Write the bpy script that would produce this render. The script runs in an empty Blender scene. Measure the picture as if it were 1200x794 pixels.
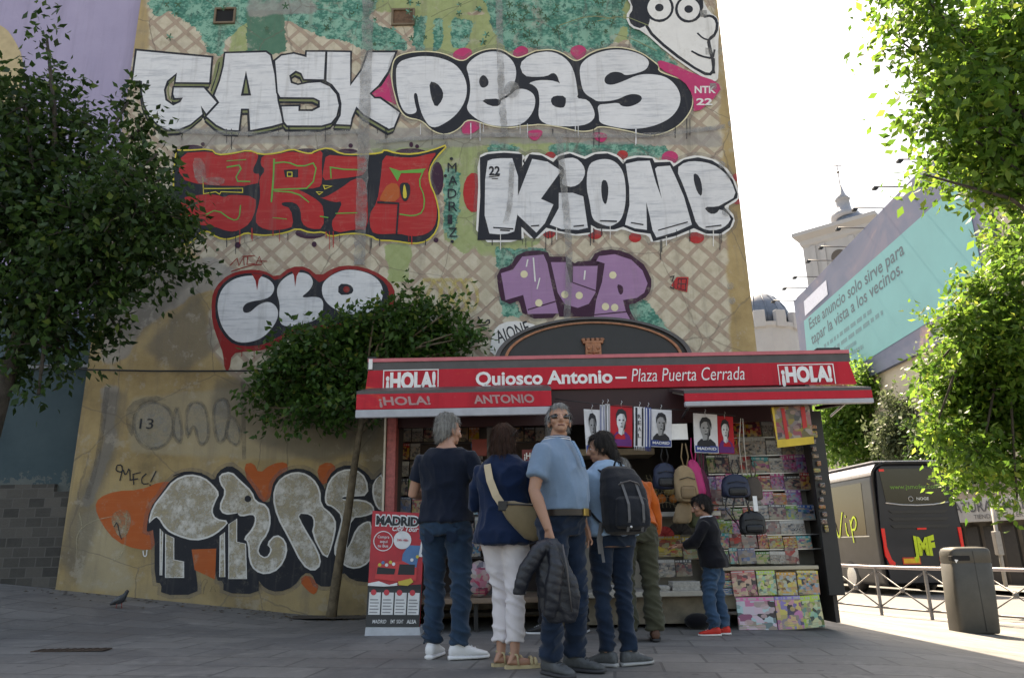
import bpy, bmesh, math, random
import numpy as np
from mathutils import Vector, Matrix, noise
from mathutils.geometry import tessellate_polygon
R = math.radians
random.seed(7)
SC = bpy.context.scene
COL = SC.collection
# ---------------------------------------------------------------- camera
CAMZ = 0.73
PITCH = R(16.0); ROLL = 0.019; FPX = 860.0
cam_d = bpy.data.cameras.new('camera'); cam = bpy.data.objects.new('camera', cam_d); COL.objects.link(cam)
SC.camera = cam
cam_d.sensor_width = 36.0; cam_d.lens = FPX / 1200.0 * 36.0
cam_d.clip_start = 0.05; cam_d.clip_end = 3000
_F = Vector((0, math.cos(PITCH), math.sin(PITCH)))
_U0 = Vector((0, -math.sin(PITCH), math.cos(PITCH)))
_X = Vector((1, 0, 0))
_U = math.cos(ROLL) * _U0 + math.sin(ROLL) * _X
_R = math.cos(ROLL) * _X - math.sin(ROLL) * _U0
m = Matrix.Identity(4)
for i in range(3):
    m[i][0] = _R[i]; m[i][1] = _U[i]; m[i][2] = -_F[i]
m[2][3] = CAMZ
cam.matrix_world = m
# ---------------------------------------------------------------- light
SUN_AZ = math.atan2(-0.055, 0.98); SUN_EL = R(56)
world = bpy.data.worlds.new('World'); SC.world = world; world.use_nodes = True
wn = world.node_tree; bg = wn.nodes['Background']
sky = wn.nodes.new('ShaderNodeTexSky'); sky.sky_type = 'NISHITA'; sky.sun_disc = False
sky.sun_elevation = SUN_EL; sky.sun_rotation = SUN_AZ
sky.air_density = 1.3; sky.dust_density = 3.0; sky.ozone_density = 1.0
wn.links.new(sky.outputs[0], bg.inputs[0]); bg.inputs[1].default_value = 0.105
sl = bpy.data.lights.new('sun', 'SUN'); sl.energy = 5.0; sl.angle = R(0.5); sl.color = (1, 0.95, 0.86)
so = bpy.data.objects.new('sun', sl); COL.objects.link(so)
sd = Vector((math.sin(SUN_AZ) * math.cos(SUN_EL), math.cos(SUN_AZ) * math.cos(SUN_EL), math.sin(SUN_EL)))
so.rotation_euler = sd.to_track_quat('Z', 'Y').to_euler(); so.location = (0, 0, 40)
SC.view_settings.view_transform = 'Standard'; SC.view_settings.look = 'None'
SC.view_settings.exposure = 1.95; SC.view_settings.gamma = 1.0; SC.view_settings.use_curve_mapping = False

SC.view_settings.use_white_balance = True; SC.view_settings.white_balance_temperature = 8300; SC.view_settings.white_balance_tint = 12
# ---------------------------------------------------------------- geometry of the place
def ray(px, py):
    return (_F + _R * ((px - 600) / FPX) + _U * ((397 - py) / FPX))
def at_y(px, py, Y):
    d = ray(px, py); k = Y / d.y
    return Vector((d.x * k, Y, CAMZ + d.z * k))
def at_x(px, py, X):
    d = ray(px, py); k = X / d.x
    return Vector((X, d.y * k, CAMZ + d.z * k))
def proj(p):
    q = Vector(p) - Vector((0, 0, CAMZ)); w = q.dot(_F)
    return (600 + FPX * q.dot(_R) / w, 397 - FPX * q.dot(_U) / w)
def sstep(a, b, x):
    t = min(1, max(0, (x - a) / (b - a))); return t * t * (3 - 2 * t)
def gz(x, y):
    z = -0.012 * (max(-8, min(x, 8)) + .5)
    z -= 0.40 * sstep(2.2, 7.0, x)
    z -= 0.012 * (min(max(y, 12), 40) - 12)
    z += (0.10 * min(6.5, max(0, -2.5 - x)) - .05 * sstep(1, 2.2, -x)) * sstep(6.2, 9.4, y)
    return z
def ground(px, py):
    d = ray(px, py); k = 6
    for _ in range(60):
        p = d * k
        k = k + ((CAMZ + p.z) - gz(p.x, p.y)) / max(.02, -d.z) * .6 if d.z < 0 else 40
        k = max(.5, min(k, 200))
    return Vector((d.x * k, d.y * k, gz(d.x * k, d.y * k)))

# ---------------------------------------------------------------- materials
MATS = {}
class NT:
    def __init__(s, name):
        s.m = bpy.data.materials.new(name); s.m.use_nodes = True
        s.t = s.m.node_tree; s.b = s.t.nodes['Principled BSDF']; s.out = s.t.nodes['Material Output']
    def n(s, typ, **kw):
        nd = s.t.nodes.new(typ)
        for k, v in kw.items(): setattr(nd, k, v)
        return nd
    def l(s, a, b): s.t.links.new(a, b)
    def val(s, sock, v):
        if hasattr(v, 'default_value') or hasattr(v, 'is_output'): s.l(v, sock)
        else: sock.default_value = v
    def math(s, op, a, b=0.0, c=None, clamp=False):
        nd = s.n('ShaderNodeMath', operation=op, use_clamp=clamp)
        s.val(nd.inputs[0], a); s.val(nd.inputs[1], b)
        if c is not None: s.val(nd.inputs[2], c)
        return nd.outputs[0]
    def mix(s, f, a, b, blend='MIX'):
        nd = s.n('ShaderNodeMix', data_type='RGBA', blend_type=blend)
        s.val(nd.inputs[0], f)
        s.val(nd.inputs[6], a if not isinstance(a, tuple) else (*a, 1)[:4])
        s.val(nd.inputs[7], b if not isinstance(b, tuple) else (*b, 1)[:4])
        return nd.outputs[2]
    def noise(s, scale, detail=4, rough=.55, vec=None, dist=0.0):
        nd = s.n('ShaderNodeTexNoise'); nd.inputs['Scale'].default_value = scale
        nd.inputs['Detail'].default_value = detail; nd.inputs['Roughness'].default_value = rough
        nd.inputs['Distortion'].default_value = dist
        if vec is not None: s.l(vec, nd.inputs['Vector'])
        return nd.outputs[0]
    def coord(s, kind='Object', scale=None):
        tc = s.n('ShaderNodeTexCoord').outputs[kind]
        if scale:
            mp = s.n('ShaderNodeMapping'); mp.inputs['Scale'].default_value = scale
            s.l(tc, mp.inputs[0]); return mp.outputs[0]
        return tc
    def pos(s, scale=None, rot=None):
        tc = s.n('ShaderNodeNewGeometry').outputs['Position']
        if scale or rot:
            mp = s.n('ShaderNodeMapping')
            if scale: mp.inputs['Scale'].default_value = scale
            if rot: mp.inputs['Rotation'].default_value = rot
            s.l(tc, mp.inputs[0]); return mp.outputs[0]
        return tc
    def ramp(s, f, stops):
        nd = s.n('ShaderNodeValToRGB'); s.l(f, nd.inputs[0])
        el = nd.color_ramp.elements
        while len(el) < len(stops): el.new(.5)
        for e, (p, c) in zip(el, stops):
            e.position = p; e.color = (*c, 1) if len(c) == 3 else c
        return nd.outputs[0]
    def bump(s, h, strength=.3, dist=.02):
        nd = s.n('ShaderNodeBump'); nd.inputs['Strength'].default_value = strength
        nd.inputs['Distance'].default_value = dist
        s.l(h, nd.inputs['Height']); s.l(nd.outputs[0], s.b.inputs['Normal'])
    def color(s, c): s.val(s.b.inputs['Base Color'], c if not isinstance(c, tuple) else (*c, 1)[:4])
    def rough(s, r): s.val(s.b.inputs['Roughness'], r)

def mat(name, col, rough=.6, metal=0.0, var=.12, scale=9.0, bump=0.0, bscale=60.0, spec=.4, coat=0.0):
    """plain surface with slight mottling"""
    if name in MATS: return MATS[name]
    n = NT(name)
    f = n.noise(scale, 4, .6, n.coord('Object'))
    lo = tuple(max(0, c * (1 - var)) for c in col); hi = tuple(min(1, c * (1 + var)) for c in col)
    n.color(n.ramp(f, [(.3, lo), (.7, hi)]))
    n.rough(rough); n.b.inputs['Metallic'].default_value = metal
    n.b.inputs['Specular IOR Level'].default_value = spec
    if coat: n.b.inputs['Coat Weight'].default_value = coat
    if bump: n.bump(n.noise(bscale, 3, .6, n.coord('Object')), bump, .01)
    MATS[name] = n.m; return n.m

# ---------------------------------------------------------------- mesh builder
class MB:
    def __init__(s): s.v = []; s.f = []; s.mi = []; s.cur = 0; s.smooth = []
    def m(s, i): s.cur = i; return s
    def add(s, vs, fs, smooth=False):
        o = len(s.v); s.v += [tuple(v) for v in vs]
        for f in fs: s.f.append(tuple(i + o for i in f)); s.mi.append(s.cur); s.smooth.append(smooth)
        return s
    def box(s, x0, x1, y0, y1, z0, z1, M=None):
        vs = [Vector((x, y, z)) for z in (z0, z1) for y in (y0, y1) for x in (x0, x1)]
        if M is not None: vs = [M @ v for v in vs]
        return s.add(vs, [(0, 2, 3, 1), (4, 5, 7, 6), (0, 1, 5, 4), (2, 6, 7, 3), (0, 4, 6, 2), (1, 3, 7, 5)])
    def cbox(s, x0, x1, y0, y1, z0, z1, c=.01, M=None):
        """box with chamfered edges"""
        bm = bmesh.new(); bmesh.ops.create_cube(bm, size=1)
        for v in bm.verts:
            v.co = Vector(((x0 + x1) / 2 + v.co.x * (x1 - x0), (y0 + y1) / 2 + v.co.y * (y1 - y0), (z0 + z1) / 2 + v.co.z * (z1 - z0)))
        bmesh.ops.bevel(bm, geom=list(bm.edges), offset=c, segments=2, affect='EDGES', profile=.5)
        bm.verts.index_update()
        vs = [M @ v.co if M is not None else v.co.copy() for v in bm.verts]
        fs = [tuple(v.index for v in f.verts) for f in bm.faces]; bm.free()
        return s.add(vs, fs)
    def tube(s, pts, rad, n=8, cap=True, smooth=True, flat=1.0):
        pts = [Vector(p) for p in pts]
        if not hasattr(rad, '__len__'): rad = [rad] * len(pts)
        up = Vector((0, 0, 1)); vs = []; fs = []; prev = None
        for i, p in enumerate(pts):
            t = (pts[min(i + 1, len(pts) - 1)] - pts[max(i - 1, 0)])
            t = t.normalized() if t.length > 1e-9 else Vector((0, 0, 1))
            if prev is None:
                a = t.orthogonal().normalized() if abs(t.dot(up)) > .9 else t.cross(up).normalized()
            else:
                a = prev - t * prev.dot(t)
                a = a.normalized() if a.length > 1e-6 else t.orthogonal().normalized()
            prev = a; b = t.cross(a)
            for k in range(n):
                an = 2 * math.pi * k / n
                vs.append(p + (a * math.cos(an) + b * math.sin(an) * flat) * rad[i])
        for i in range(len(pts) - 1):
            for k in range(n):
                fs.append((i * n + k, i * n + (k + 1) % n, (i + 1) * n + (k + 1) % n, (i + 1) * n + k))
        if cap:
            fs.append(tuple(range(n - 1, -1, -1))); fs.append(tuple(range((len(pts) - 1) * n, len(pts) * n)))
        return s.add(vs, fs, smooth)
    def loft(s, rings, smooth=True, cap=True):
        n = len(rings[0]); vs = [p for r in rings for p in r]; fs = []
        for i in range(len(rings) - 1):
            for k in range(n):
                fs.append((i * n + k, i * n + (k + 1) % n, (i + 1) * n + (k + 1) % n, (i + 1) * n + k))
        if cap: fs.append(tuple(range(n - 1, -1, -1))); fs.append(tuple(range((len(rings) - 1) * n, len(rings) * n)))
        return s.add(vs, fs, smooth)
    def ell(s, c, r, n=16, M=None, smooth=True):
        c = Vector(c); rings = []; h = max(6, n // 2); vs = []; fs = []
        for i in range(1, h):
            th = math.pi * i / h
            for k in range(n):
                an = 2 * math.pi * k / n
                v = Vector((r[0] * math.sin(th) * math.cos(an), r[1] * math.sin(th) * math.sin(an), -r[2] * math.cos(th)))
                vs.append(c + (M @ v if M is not None else v))
        b = len(vs); lo = Vector((0, 0, -r[2])); hi = Vector((0, 0, r[2]))
        vs.append(c + (M @ lo if M is not None else lo)); vs.append(c + (M @ hi if M is not None else hi))
        for i in range(h - 2):
            for k in range(n): fs.append((i * n + k, i * n + (k + 1) % n, (i + 1) * n + (k + 1) % n, (i + 1) * n + k))
        for k in range(n):
            fs.append((b, (k + 1) % n, k)); fs.append((b + 1, (h - 2) * n + k, (h - 2) * n + (k + 1) % n))
        return s.add(vs, fs, smooth)
    def poly3(s, pts, flip=False):
        """filled 3D polygon (planar), triangulated"""
        pts = [Vector(p) for p in pts]
        tri = tessellate_polygon([pts])
        return s.add(pts, [tuple(reversed(t)) if flip else tuple(t) for t in tri])
    def prism(s, pts, off):
        """closed slab: outline pts (3D planar list) and offset vector"""
        pts = [Vector(p) for p in pts]; n = len(pts); off = Vector(off)
        tri = tessellate_polygon([pts])
        vs = pts + [p + off for p in pts]
        fs = [tuple(t) for t in tri] + [tuple(i + n for i in reversed(t)) for t in tri]
        fs += [(i, i + n, (i + 1) % n + n, (i + 1) % n) for i in range(n)]
        return s.add(vs, fs)
    def build(s, name, mats, parent=None, fix=False, loc=None, local=False):
        me = bpy.data.meshes.new(name)
        vs = s.v
        if loc is not None: vs = [(v[0] - loc[0], v[1] - loc[1], v[2] - loc[2]) for v in vs]
        me.from_pydata(vs, [], s.f)
        if not isinstance(mats, (list, tuple)): mats = [mats]
        for mm in mats: me.materials.append(mm)
        me.polygons.foreach_set('material_index', s.mi); me.polygons.foreach_set('use_smooth', s.smooth)
        if fix:
            bm = bmesh.new(); bm.from_mesh(me); bmesh.ops.recalc_face_normals(bm, faces=bm.faces); bm.to_mesh(me); bm.free()
        me.update()
        o = bpy.data.objects.new(name, me); COL.objects.link(o)
        if loc is not None: o.location = loc
        if parent is not None:
            o.parent = parent
            if not local and parent.type == 'EMPTY':
                o.matrix_parent_inverse = Matrix.Translation(parent.location).inverted()
        return o
def tag(o, label=None, cat=None, group=None, kind=None):
    if label: o['label'] = label
    if cat: o['category'] = cat
    if group: o['group'] = group
    if kind: o['kind'] = kind
    return o
def thing(name, loc, label, cat, group=None):
    o = bpy.data.objects.new(name, None); COL.objects.link(o); o.location = loc; o.empty_display_size = .2
    return tag(o, label, cat, group)

# ---------------------------------------------------------------- lettering
_tc = {}
def text2d(s, bold=0.0, shear=0.0, spacing=1.0):
    """(verts, faces) of a line of writing, scaled to height 1 of a capital, origin bottom left; and width"""
    k = (s, bold, shear, spacing)
    if k in _tc: return _tc[k]
    cu = bpy.data.curves.new('lettering', 'FONT'); cu.body = s; cu.size = 1; cu.offset = bold; cu.shear = shear
    cu.space_character = spacing; cu.resolution_u = 3
    o = bpy.data.objects.new('lettering', cu); COL.objects.link(o)
    dg = bpy.context.evaluated_depsgraph_get(); dg.update()
    me = bpy.data.meshes.new_from_object(o.evaluated_get(dg))
    vs = [(v.co.x, v.co.y) for v in me.vertices]; fs = [tuple(p.vertices) for p in me.polygons]
    bpy.data.objects.remove(o); bpy.data.curves.remove(cu); bpy.data.meshes.remove(me)
    x0 = min(v[0] for v in vs); x1 = max(v[0] for v in vs)
    vs = [((v[0] - x0) / .70, v[1] / .70) for v in vs]
    _tc[k] = (vs, fs, (x1 - x0) / .70); return _tc[k]
def write(mb, s, org, ux, uz, h, width=None, bold=0.0, shear=0.0, spacing=1.0):
    """lay a line of writing on a plane: origin (baseline left), unit right, unit up, capital height, optional total width"""
    vs, fs, w = text2d(s, bold, shear, spacing)
    k = h if width is None else width / w
    org = Vector(org); ux = Vector(ux); uz = Vector(uz)
    mb.add([org + ux * (v[0] * k) + uz * (v[1] * h) for v in vs], fs)
    return w * k
def chaikin(p, it=1, closed=True):
    for _ in range(it):
        q = []; n = len(p)
        if not closed: q.append(p[0])
        for i in range(n if closed else n - 1):
            a = p[i]; b = p[(i + 1) % n]
            q.append((a[0] * .75 + b[0] * .25, a[1] * .75 + b[1] * .25)); q.append((a[0] * .25 + b[0] * .75, a[1] * .25 + b[1] * .75))
        if not closed: q.append(p[-1])
        p = q
    return p
# ================================================================ SETTING
# pavement slab, road, kerb
def heightgrid(name, m, xs, ys, zf, label_kind='structure', keep=None, smooth=True):
    vs = [(x, y, zf(x, y)) for y in ys for x in xs]; nx = len(xs); fs = []
    for j in range(len(ys) - 1):
        for i in range(nx - 1):
            cx = (xs[i] + xs[i + 1]) / 2; cy = (ys[j] + ys[j + 1]) / 2
            if keep is None or keep(cx, cy): fs.append((j * nx + i, j * nx + i + 1, (j + 1) * nx + i + 1, (j + 1) * nx + i))
    b = MB(); b.add(vs, fs, smooth); o = b.build(name, m); tag(o, kind=label_kind); return o
def kerb_x(y):
    y = min(y, 16.0); return 5.79 + 1.65 * (14.65 - y) / 3.09 + .30
# stone-slab pavement
n = NT('pavement_stone')
pos = n.pos()
br = n.n('ShaderNodeTexBrick'); n.l(n.pos(rot=(0, 0, .12)), br.inputs['Vector'])
br.offset = .5; br.inputs['Scale'].default_value = 1.0
br.inputs['Brick Width'].default_value = .62; br.inputs['Row Height'].default_value = .42
br.inputs['Mortar Size'].default_value = .011; br.inputs['Mortar Smooth'].default_value = .3
br.inputs['Color1'].default_value = (.105, .102, .10, 1); br.inputs['Color2'].default_value = (.20, .193, .183, 1)
br.inputs['Mortar'].default_value = (.06, .06, .06, 1); br.inputs['Bias'].default_value = -.2
big = n.noise(.8, 5, .65, pos); fine = n.noise(26, 4, .7, pos)
c = n.mix(.45, br.outputs['Color'], n.ramp(big, [(.3, (.11, .107, .104)), (.55, (.175, .169, .16)), (.75, (.23, .222, .208))]))
c = n.mix(n.math('MULTIPLY', n.ramp(fine, [(.35, (0, 0, 0)), (.7, (1, 1, 1))]), .22), c, (.30, .29, .27))
sp = n.n('ShaderNodeTexVoronoi'); sp.inputs['Scale'].default_value = 5.5; n.l(pos, sp.inputs['Vector'])
c = n.mix(n.math('MULTIPLY', n.math('LESS_THAN', sp.outputs['Distance'], .13), .55), c, (.05, .05, .048))
pt = n.noise(.45, 7, .7, pos, .8)
c = n.mix(n.math('MULTIPLY', n.ramp(pt, [(.50, (0, 0, 0)), (.56, (1, 1, 1))]), .45), c, (.085, .085, .088))
c = n.mix(n.math('MULTIPLY', n.ramp(n.noise(2.6, 8, .75, pos), [(.57, (0, 0, 0)), (.66, (1, 1, 1))]), .4), c, (.28, .27, .255))
c = n.mix(n.math('MULTIPLY', br.outputs['Fac'], .38), c, (.045, .044, .043))
n.color(c); n.rough(n.ramp(big, [(.3, (.5, .5, .5)), (.7, (.8, .8, .8))]))
n.bump(n.math('ADD', n.math('MULTIPLY', br.outputs['Fac'], -.6), n.math('MULTIPLY', fine, .4)), .5, .01)
M_pave = n.m
xs = sorted(set([-60, -30, -16] + [round(-12 + .3 * i, 3) for i in range(68)]))
xs = [x for x in xs if x < 8.3]
ys = [-30, -12, -5] + [round(-3 + .3 * i, 3) for i in range(62)] + [17, 20, 26, 36, 60, 120]
b = MB(); fs = []; NX = len(xs)
vs = []
for y in ys:
    k = kerb_x(y)
    for x in xs:
        xx = x if x < 0 else x / 8.1 * k
        vs.append((xx, y, gz(xx, y)))
for j in range(len(ys) - 1):
    for i in range(NX - 1): fs.append((j * NX + i, j * NX + i + 1, (j + 1) * NX + i + 1, (j + 1) * NX + i))
b.add(vs, fs, True)
tag(b.build('pavement', M_pave), kind='structure')
# kerb of granite
b = MB(); M_kerb = mat('kerb_granite', (.33, .32, .31), .75, var=.25, scale=30, bump=.3)
yy = ys
for j in range(len(yy) - 1):
    y0, y1 = yy[j], yy[j + 1]; a0 = kerb_x(y0) - .004; a1 = kerb_x(y1) - .004
    x0 = xs[-1] / 8.1 * kerb_x(y0); x1 = xs[-1] / 8.1 * kerb_x(y1)
    z0, z1 = gz(x0, y0) + .004, gz(x1, y1) + .004
    b.add([(x0 - .02, y0, z0), (x0 + .16, y0, z0), (x0 + .17, y0, z0 - .2), (x1 - .02, y1, z1), (x1 + .16, y1, z1), (x1 + .17, y1, z1 - .2)],
          [(0, 1, 4, 3), (1, 2, 5, 4)])
tag(b.build('kerb', M_kerb), kind='structure')
n = NT('asphalt'); p = n.pos()
n.color(n.mix(n.noise(1.2, 5, .6, p), n.ramp(n.noise(90, 3, .7, p), [(.3, (.05, .05, .052)), (.7, (.12, .12, .118))]), (.16, .155, .15)))
n.rough(.85); n.bump(n.noise(140, 3, .7, p), .3, .01); M_road = n.m
heightgrid('road', M_road, [-400, -60, 4] + [4.5 + .5 * i for i in range(40)] + [40, 120, 600], [-200, -20] + [-6 + 1.0 * i for i in range(50)] + [70, 150, 900],
           lambda x, y: gz(x, y) - .13 if x > 3.9 else gz(x, y) - .35)
# far pavement across the street
b = MB(); vs = []
heightgrid('far_pavement', M_pave, [13.6 + .8 * i for i in range(8)], [2 + 1.5 * i for i in range(30)], lambda x, y: gz(x, y) + .0,
           keep=lambda x, y: x > 13.4)

# ================================================================ PAINTED PARTY WALL
YW = 9.8
WL = at_y(165, 0, YW).x; WLb = at_y(65, 690, YW).x; WR = at_y(840, 0, YW).x; WRb = at_y(887, 410, YW).x
print('wall edges', WL, WLb, WR, WRb, 'top', at_y(600, 0, YW).z)
XL = (WL + WLb) / 2; XR = (WR + WRb) / 2; HW = 19.0
def inpoly(px, py, poly):
    ins = np.zeros(px.shape, bool); n_ = len(poly)
    for i in range(n_):
        x0, y0 = poly[i]; x1, y1 = poly[(i + 1) % n_]
        if y0 == y1: continue
        c_ = ((y0 > py) != (y1 > py)) & (px < (x1 - x0) * (py - y0) / (y1 - y0) + x0); ins ^= c_
    return ins
bld = thing('painted_building', (0, YW, 0), 'tall building end wall painted with a trellis mural and covered in large graffiti letters', 'building')
# --- wall mesh with paint-area masks
gx = np.linspace(XL, XR, 200); gzv = np.concatenate([np.linspace(-.6, 9.2, 250), np.linspace(9.6, HW, 12)])
GX, GZ = np.meshgrid(gx, gzv)
P = np.stack([GX, np.full_like(GX, YW), GZ - CAMZ], -1)
W = P @ np.array(_F); PX = 600 + FPX * (P @ np.array(_R)) / W; PY = 397 - FPX * (P @ np.array(_U)) / W
def mask(polys, blur=2):
    a = np.zeros(PX.shape)
    for p in polys: a[inpoly(PX, PY, p)] = 1
    for _ in range(blur):
        a = (a + np.roll(a, 1, 0) + np.roll(a, -1, 0) + np.roll(a, 1, 1) + np.roll(a, -1, 1)) / 5
    return a
AR = {}
AR['teal'] = mask([[(172, -60), (470, -60), (440, 8), (420, 50), (380, 45), (340, 25), (300, 18), (265, 46), (262, 66), (245, 62), (235, 40), (200, 12), (185, 20), (172, 5)],
    [(420, 20), (470, 40), (480, 60), (430, 60), (400, 45)], [(560, -40), (735, -40), (730, 30), (715, 55), (650, 62), (620, 55), (592, 60), (575, 30)],
    [(482, 18), (500, 18), (498, 60), (486, 60)], [(508, 22), (520, 22), (516, 60), (506, 60)], [(530, 20), (556, 25), (545, 60), (530, 55)],
    [(730, 20), (770, 50), (800, 85), (780, 80), (740, 55)], [(640, 170), (700, 165), (780, 172), (790, 185), (720, 182), (650, 190)],
    [(575, 165), (610, 172), (600, 195), (570, 182)], [(520, 195), (540, 200), (535, 285), (518, 270)], [(580, 290), (640, 292), (640, 310), (600, 320), (580, 312)],
    [(730, 355), (758, 352), (790, 395), (740, 390)], [(585, 345), (600, 345), (615, 372), (590, 372)]])
AR['lime'] = mask([[(380, -60), (600, -60), (600, 20), (560, 12), (500, 25), (470, 15), (400, 12)], [(270, 22), (290, 18), (292, 62), (268, 62)],
    [(500, 20), (600, 15), (600, 62), (490, 62)], [(690, -40), (745, -40), (760, 40), (720, 50)], [(430, 165), (600, 160), (655, 168), (650, 192), (560, 200), (520, 215), (505, 190), (440, 180)],
    [(520, 190), (562, 190), (562, 280), (545, 300), (520, 280)], [(452, 285), (482, 285), (478, 330), (455, 330)], [(555, 270), (640, 280), (600, 300), (560, 300)]])
AR['bush'] = mask([[(288, 12), (332, 14), (336, 60), (320, 64), (290, 62)]])
AR['plain'] = mask([[(0, 292), (215, 285), (255, 320), (240, 400), (270, 440), (330, 470), (430, 470), (520, 470), (520, 800), (0, 800)],
    [(835, -50), (950, -50), (950, 500), (862, 500)], [(130, -60), (172, -60), (175, 60), (150, 60), (130, 300)]], 4)
AR['grey'] = mask([[(185, 148), (440, 150), (840, 148), (850, 172), (640, 168), (440, 176), (300, 168), (185, 172)], [(190, 300), (250, 300), (300, 330), (230, 345), (160, 390)],
    [(285, -10), (370, 0), (372, 16), (290, 20)], [(110, 290), (200, 285), (190, 330), (150, 420), (120, 430)], [(118, 450), (140, 450), (135, 520), (105, 600), (95, 590), (120, 520)]], 3)
AR['smoke'] = mask([[(100, 300), (215, 285), (230, 325), (160, 400), (105, 390)], [(235, 335), (258, 405), (215, 440), (165, 410)], [(250, 440), (440, 440), (440, 520), (380, 545), (300, 520), (245, 480)], [(120, 460), (150, 455), (140, 520), (105, 610), (88, 600), (118, 520)], [(60, 640), (100, 560), (120, 600), (90, 690)], [(415, 470), (470, 470), (470, 600), (430, 560)]], 6)  # soft dark grey smudges across the plain left part of the wall
AR['pale'] = mask([[(150, 465), (440, 440), (440, 530), (330, 540), (150, 530)], [(90, 600), (130, 590), (160, 690), (90, 695)], [(560, 295), (580, 295), (580, 350), (560, 360)]], 5)
AR['pink'] = mask([[(562, 300), (585, 280), (600, 160), (640, 160), (630, 175)]], 2) * 0
me = bpy.data.meshes.new('wall')
NXg = len(gx); vs = [(x, YW, z) for z in gzv for x in gx]
fs = [(j * NXg + i, j * NXg + i + 1, (j + 1) * NXg + i + 1, (j + 1) * NXg + i) for j in range(len(gzv) - 1) for i in range(NXg - 1)]
nb = len(vs)
vs += [(XL, 14.5, -.6), (XR, 14.5, -.6), (XL, 14.5, HW), (XR, 14.5, HW)]
c0, c1, c2, c3 = 0, NXg - 1, (len(gzv) - 1) * NXg, len(gzv) * NXg - 1
fs += [(c1, nb + 1, nb + 3, c3), (nb, c0, c2, nb + 2), (c2, c3, nb + 3, nb + 2), (nb + 1, nb, nb + 2, nb + 3)]
me.from_pydata(vs, [], fs)
for k, a in AR.items():
    at = me.attributes.new(k, 'FLOAT', 'POINT'); d = np.zeros(len(vs), np.float32); d[:a.size] = a.ravel(); at.data.foreach_set('value', d)
n = NT('mural_wall'); p = n.pos()
def att(nm):
    a = n.n('ShaderNodeAttribute'); a.attribute_name = nm; return a.outputs['Fac']
sx = n.n('ShaderNodeSeparateXYZ'); n.l(p, sx.inputs[0])
wob = n.math('MULTIPLY', n.math('SUBTRACT', n.noise(2.2, 2, .5, p), .5), .05)
U_ = n.math('ADD', n.math('ADD', sx.outputs[0], sx.outputs[2]), wob); V_ = n.math('SUBTRACT', n.math('SUBTRACT', sx.outputs[0], sx.outputs[2]), wob)
PIT = .362
def strip(c, wdt):
    f = n.math('FRACT', n.math('DIVIDE', n.math('ADD', c, 40.0), PIT))
    d = n.math('ABSOLUTE', n.math('SUBTRACT', f, .5)); return n.math('SUBTRACT', 1.0, n.math('SMOOTHSTEP', wdt - .035, wdt + .035, d)) if False else n.math('LESS_THAN', d, wdt)
n1 = n.noise(1.3, 6, .65, p); n2 = n.noise(9, 5, .6, p); n3 = n.noise(45, 3, .7, p)
lat = n.math('MAXIMUM', strip(U_, .115), strip(V_, .115))
edge = n.math('MAXIMUM', n.math('MULTIPLY', strip(U_, .14), n.math('SUBTRACT', 1.0, strip(U_, .115))), 0.0)
cream = n.ramp(n2, [(.25, (.42, .36, .27)), (.55, (.56, .50, .39)), (.8, (.62, .57, .47))])
brown = n.ramp(n2, [(.25, (.29, .21, .16)), (.75, (.43, .32, .25))])
under = n.mix(strip(V_, .115), brown, (.36, .265, .21))
c = n.mix(n.math('MULTIPLY', lat, .85), cream, under)
c = n.mix(n.math('MULTIPLY', edge, .5), c, (.20, .16, .13))
def area(nm, lo=.38, hi=.62, ns=9.0, amp=.9):
    a = n.math('ADD', att(nm), n.math('MULTIPLY', n.math('SUBTRACT', n.noise(ns, 5, .7, p), .5), amp))
    mr = n.n('ShaderNodeMapRange'); mr.interpolation_type = 'SMOOTHSTEP'
    n.l(a, mr.inputs[0]); mr.inputs[1].default_value = lo; mr.inputs[2].default_value = hi
    return mr.outputs[0]
plain = n.ramp(n1, [(.22, (.15, .11, .06)), (.4, (.33, .235, .11)), (.55, (.43, .315, .155)), (.68, (.37, .28, .155)), (.82, (.20, .18, .15))])
c = n.mix(area('plain', .3, .75, 3.0, .7), c, plain)
lv = n.n('ShaderNodeTexVoronoi'); lv.inputs['Scale'].default_value = 16; n.l(n.pos(scale=(1, 1, 1.6)), lv.inputs['Vector'])
lime = n.mix(n.noise(14, 4, .6, p), (.22, .30, .10), (.36, .42, .20))
c = n.mix(n.math('MULTIPLY', area('lime', .4, .6, 7.0, 1.5), .9), c, lime)
teal = n.mix(n.ramp(lv.outputs['Distance'], [(.2, (0, 0, 0)), (.55, (1, 1, 1))]), (.10, .33, .26), (.025, .17, .13))
teal = n.mix(n.ramp(n.noise(6, 6, .75, p), [(.47, (0, 0, 0)), (.55, (1, 1, 1))]), teal, (.20, .42, .33)); teal = n.mix(n.ramp(n.noise(9, 5, .75, p), [(.58, (0, 0, 0)), (.63, (1, 1, 1))]), teal, (.025, .12, .10))
c = n.mix(area('teal', .42, .52, 11.0, 1.7), c, teal)
c = n.mix(area('bush', .42, .52, 12.0, 1.6), c, n.mix(n2, (.03, .13, .09), (.09, .22, .15)))
c = n.mix(n.math('MULTIPLY', area('pale', .3, .8, 4.0), .5), c, (.40, .36, .27))
c = n.mix(n.math('MULTIPLY', area('grey', .35, .75, 5.0), .75), c, n.mix(n2, (.22, .21, .21), (.36, .345, .33)))
c = n.mix(n.math('MULTIPLY', area('smoke', .2, .9, 2.2, .9), .62), c, n.mix(n1, (.07, .065, .06), (.17, .155, .135)))
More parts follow.
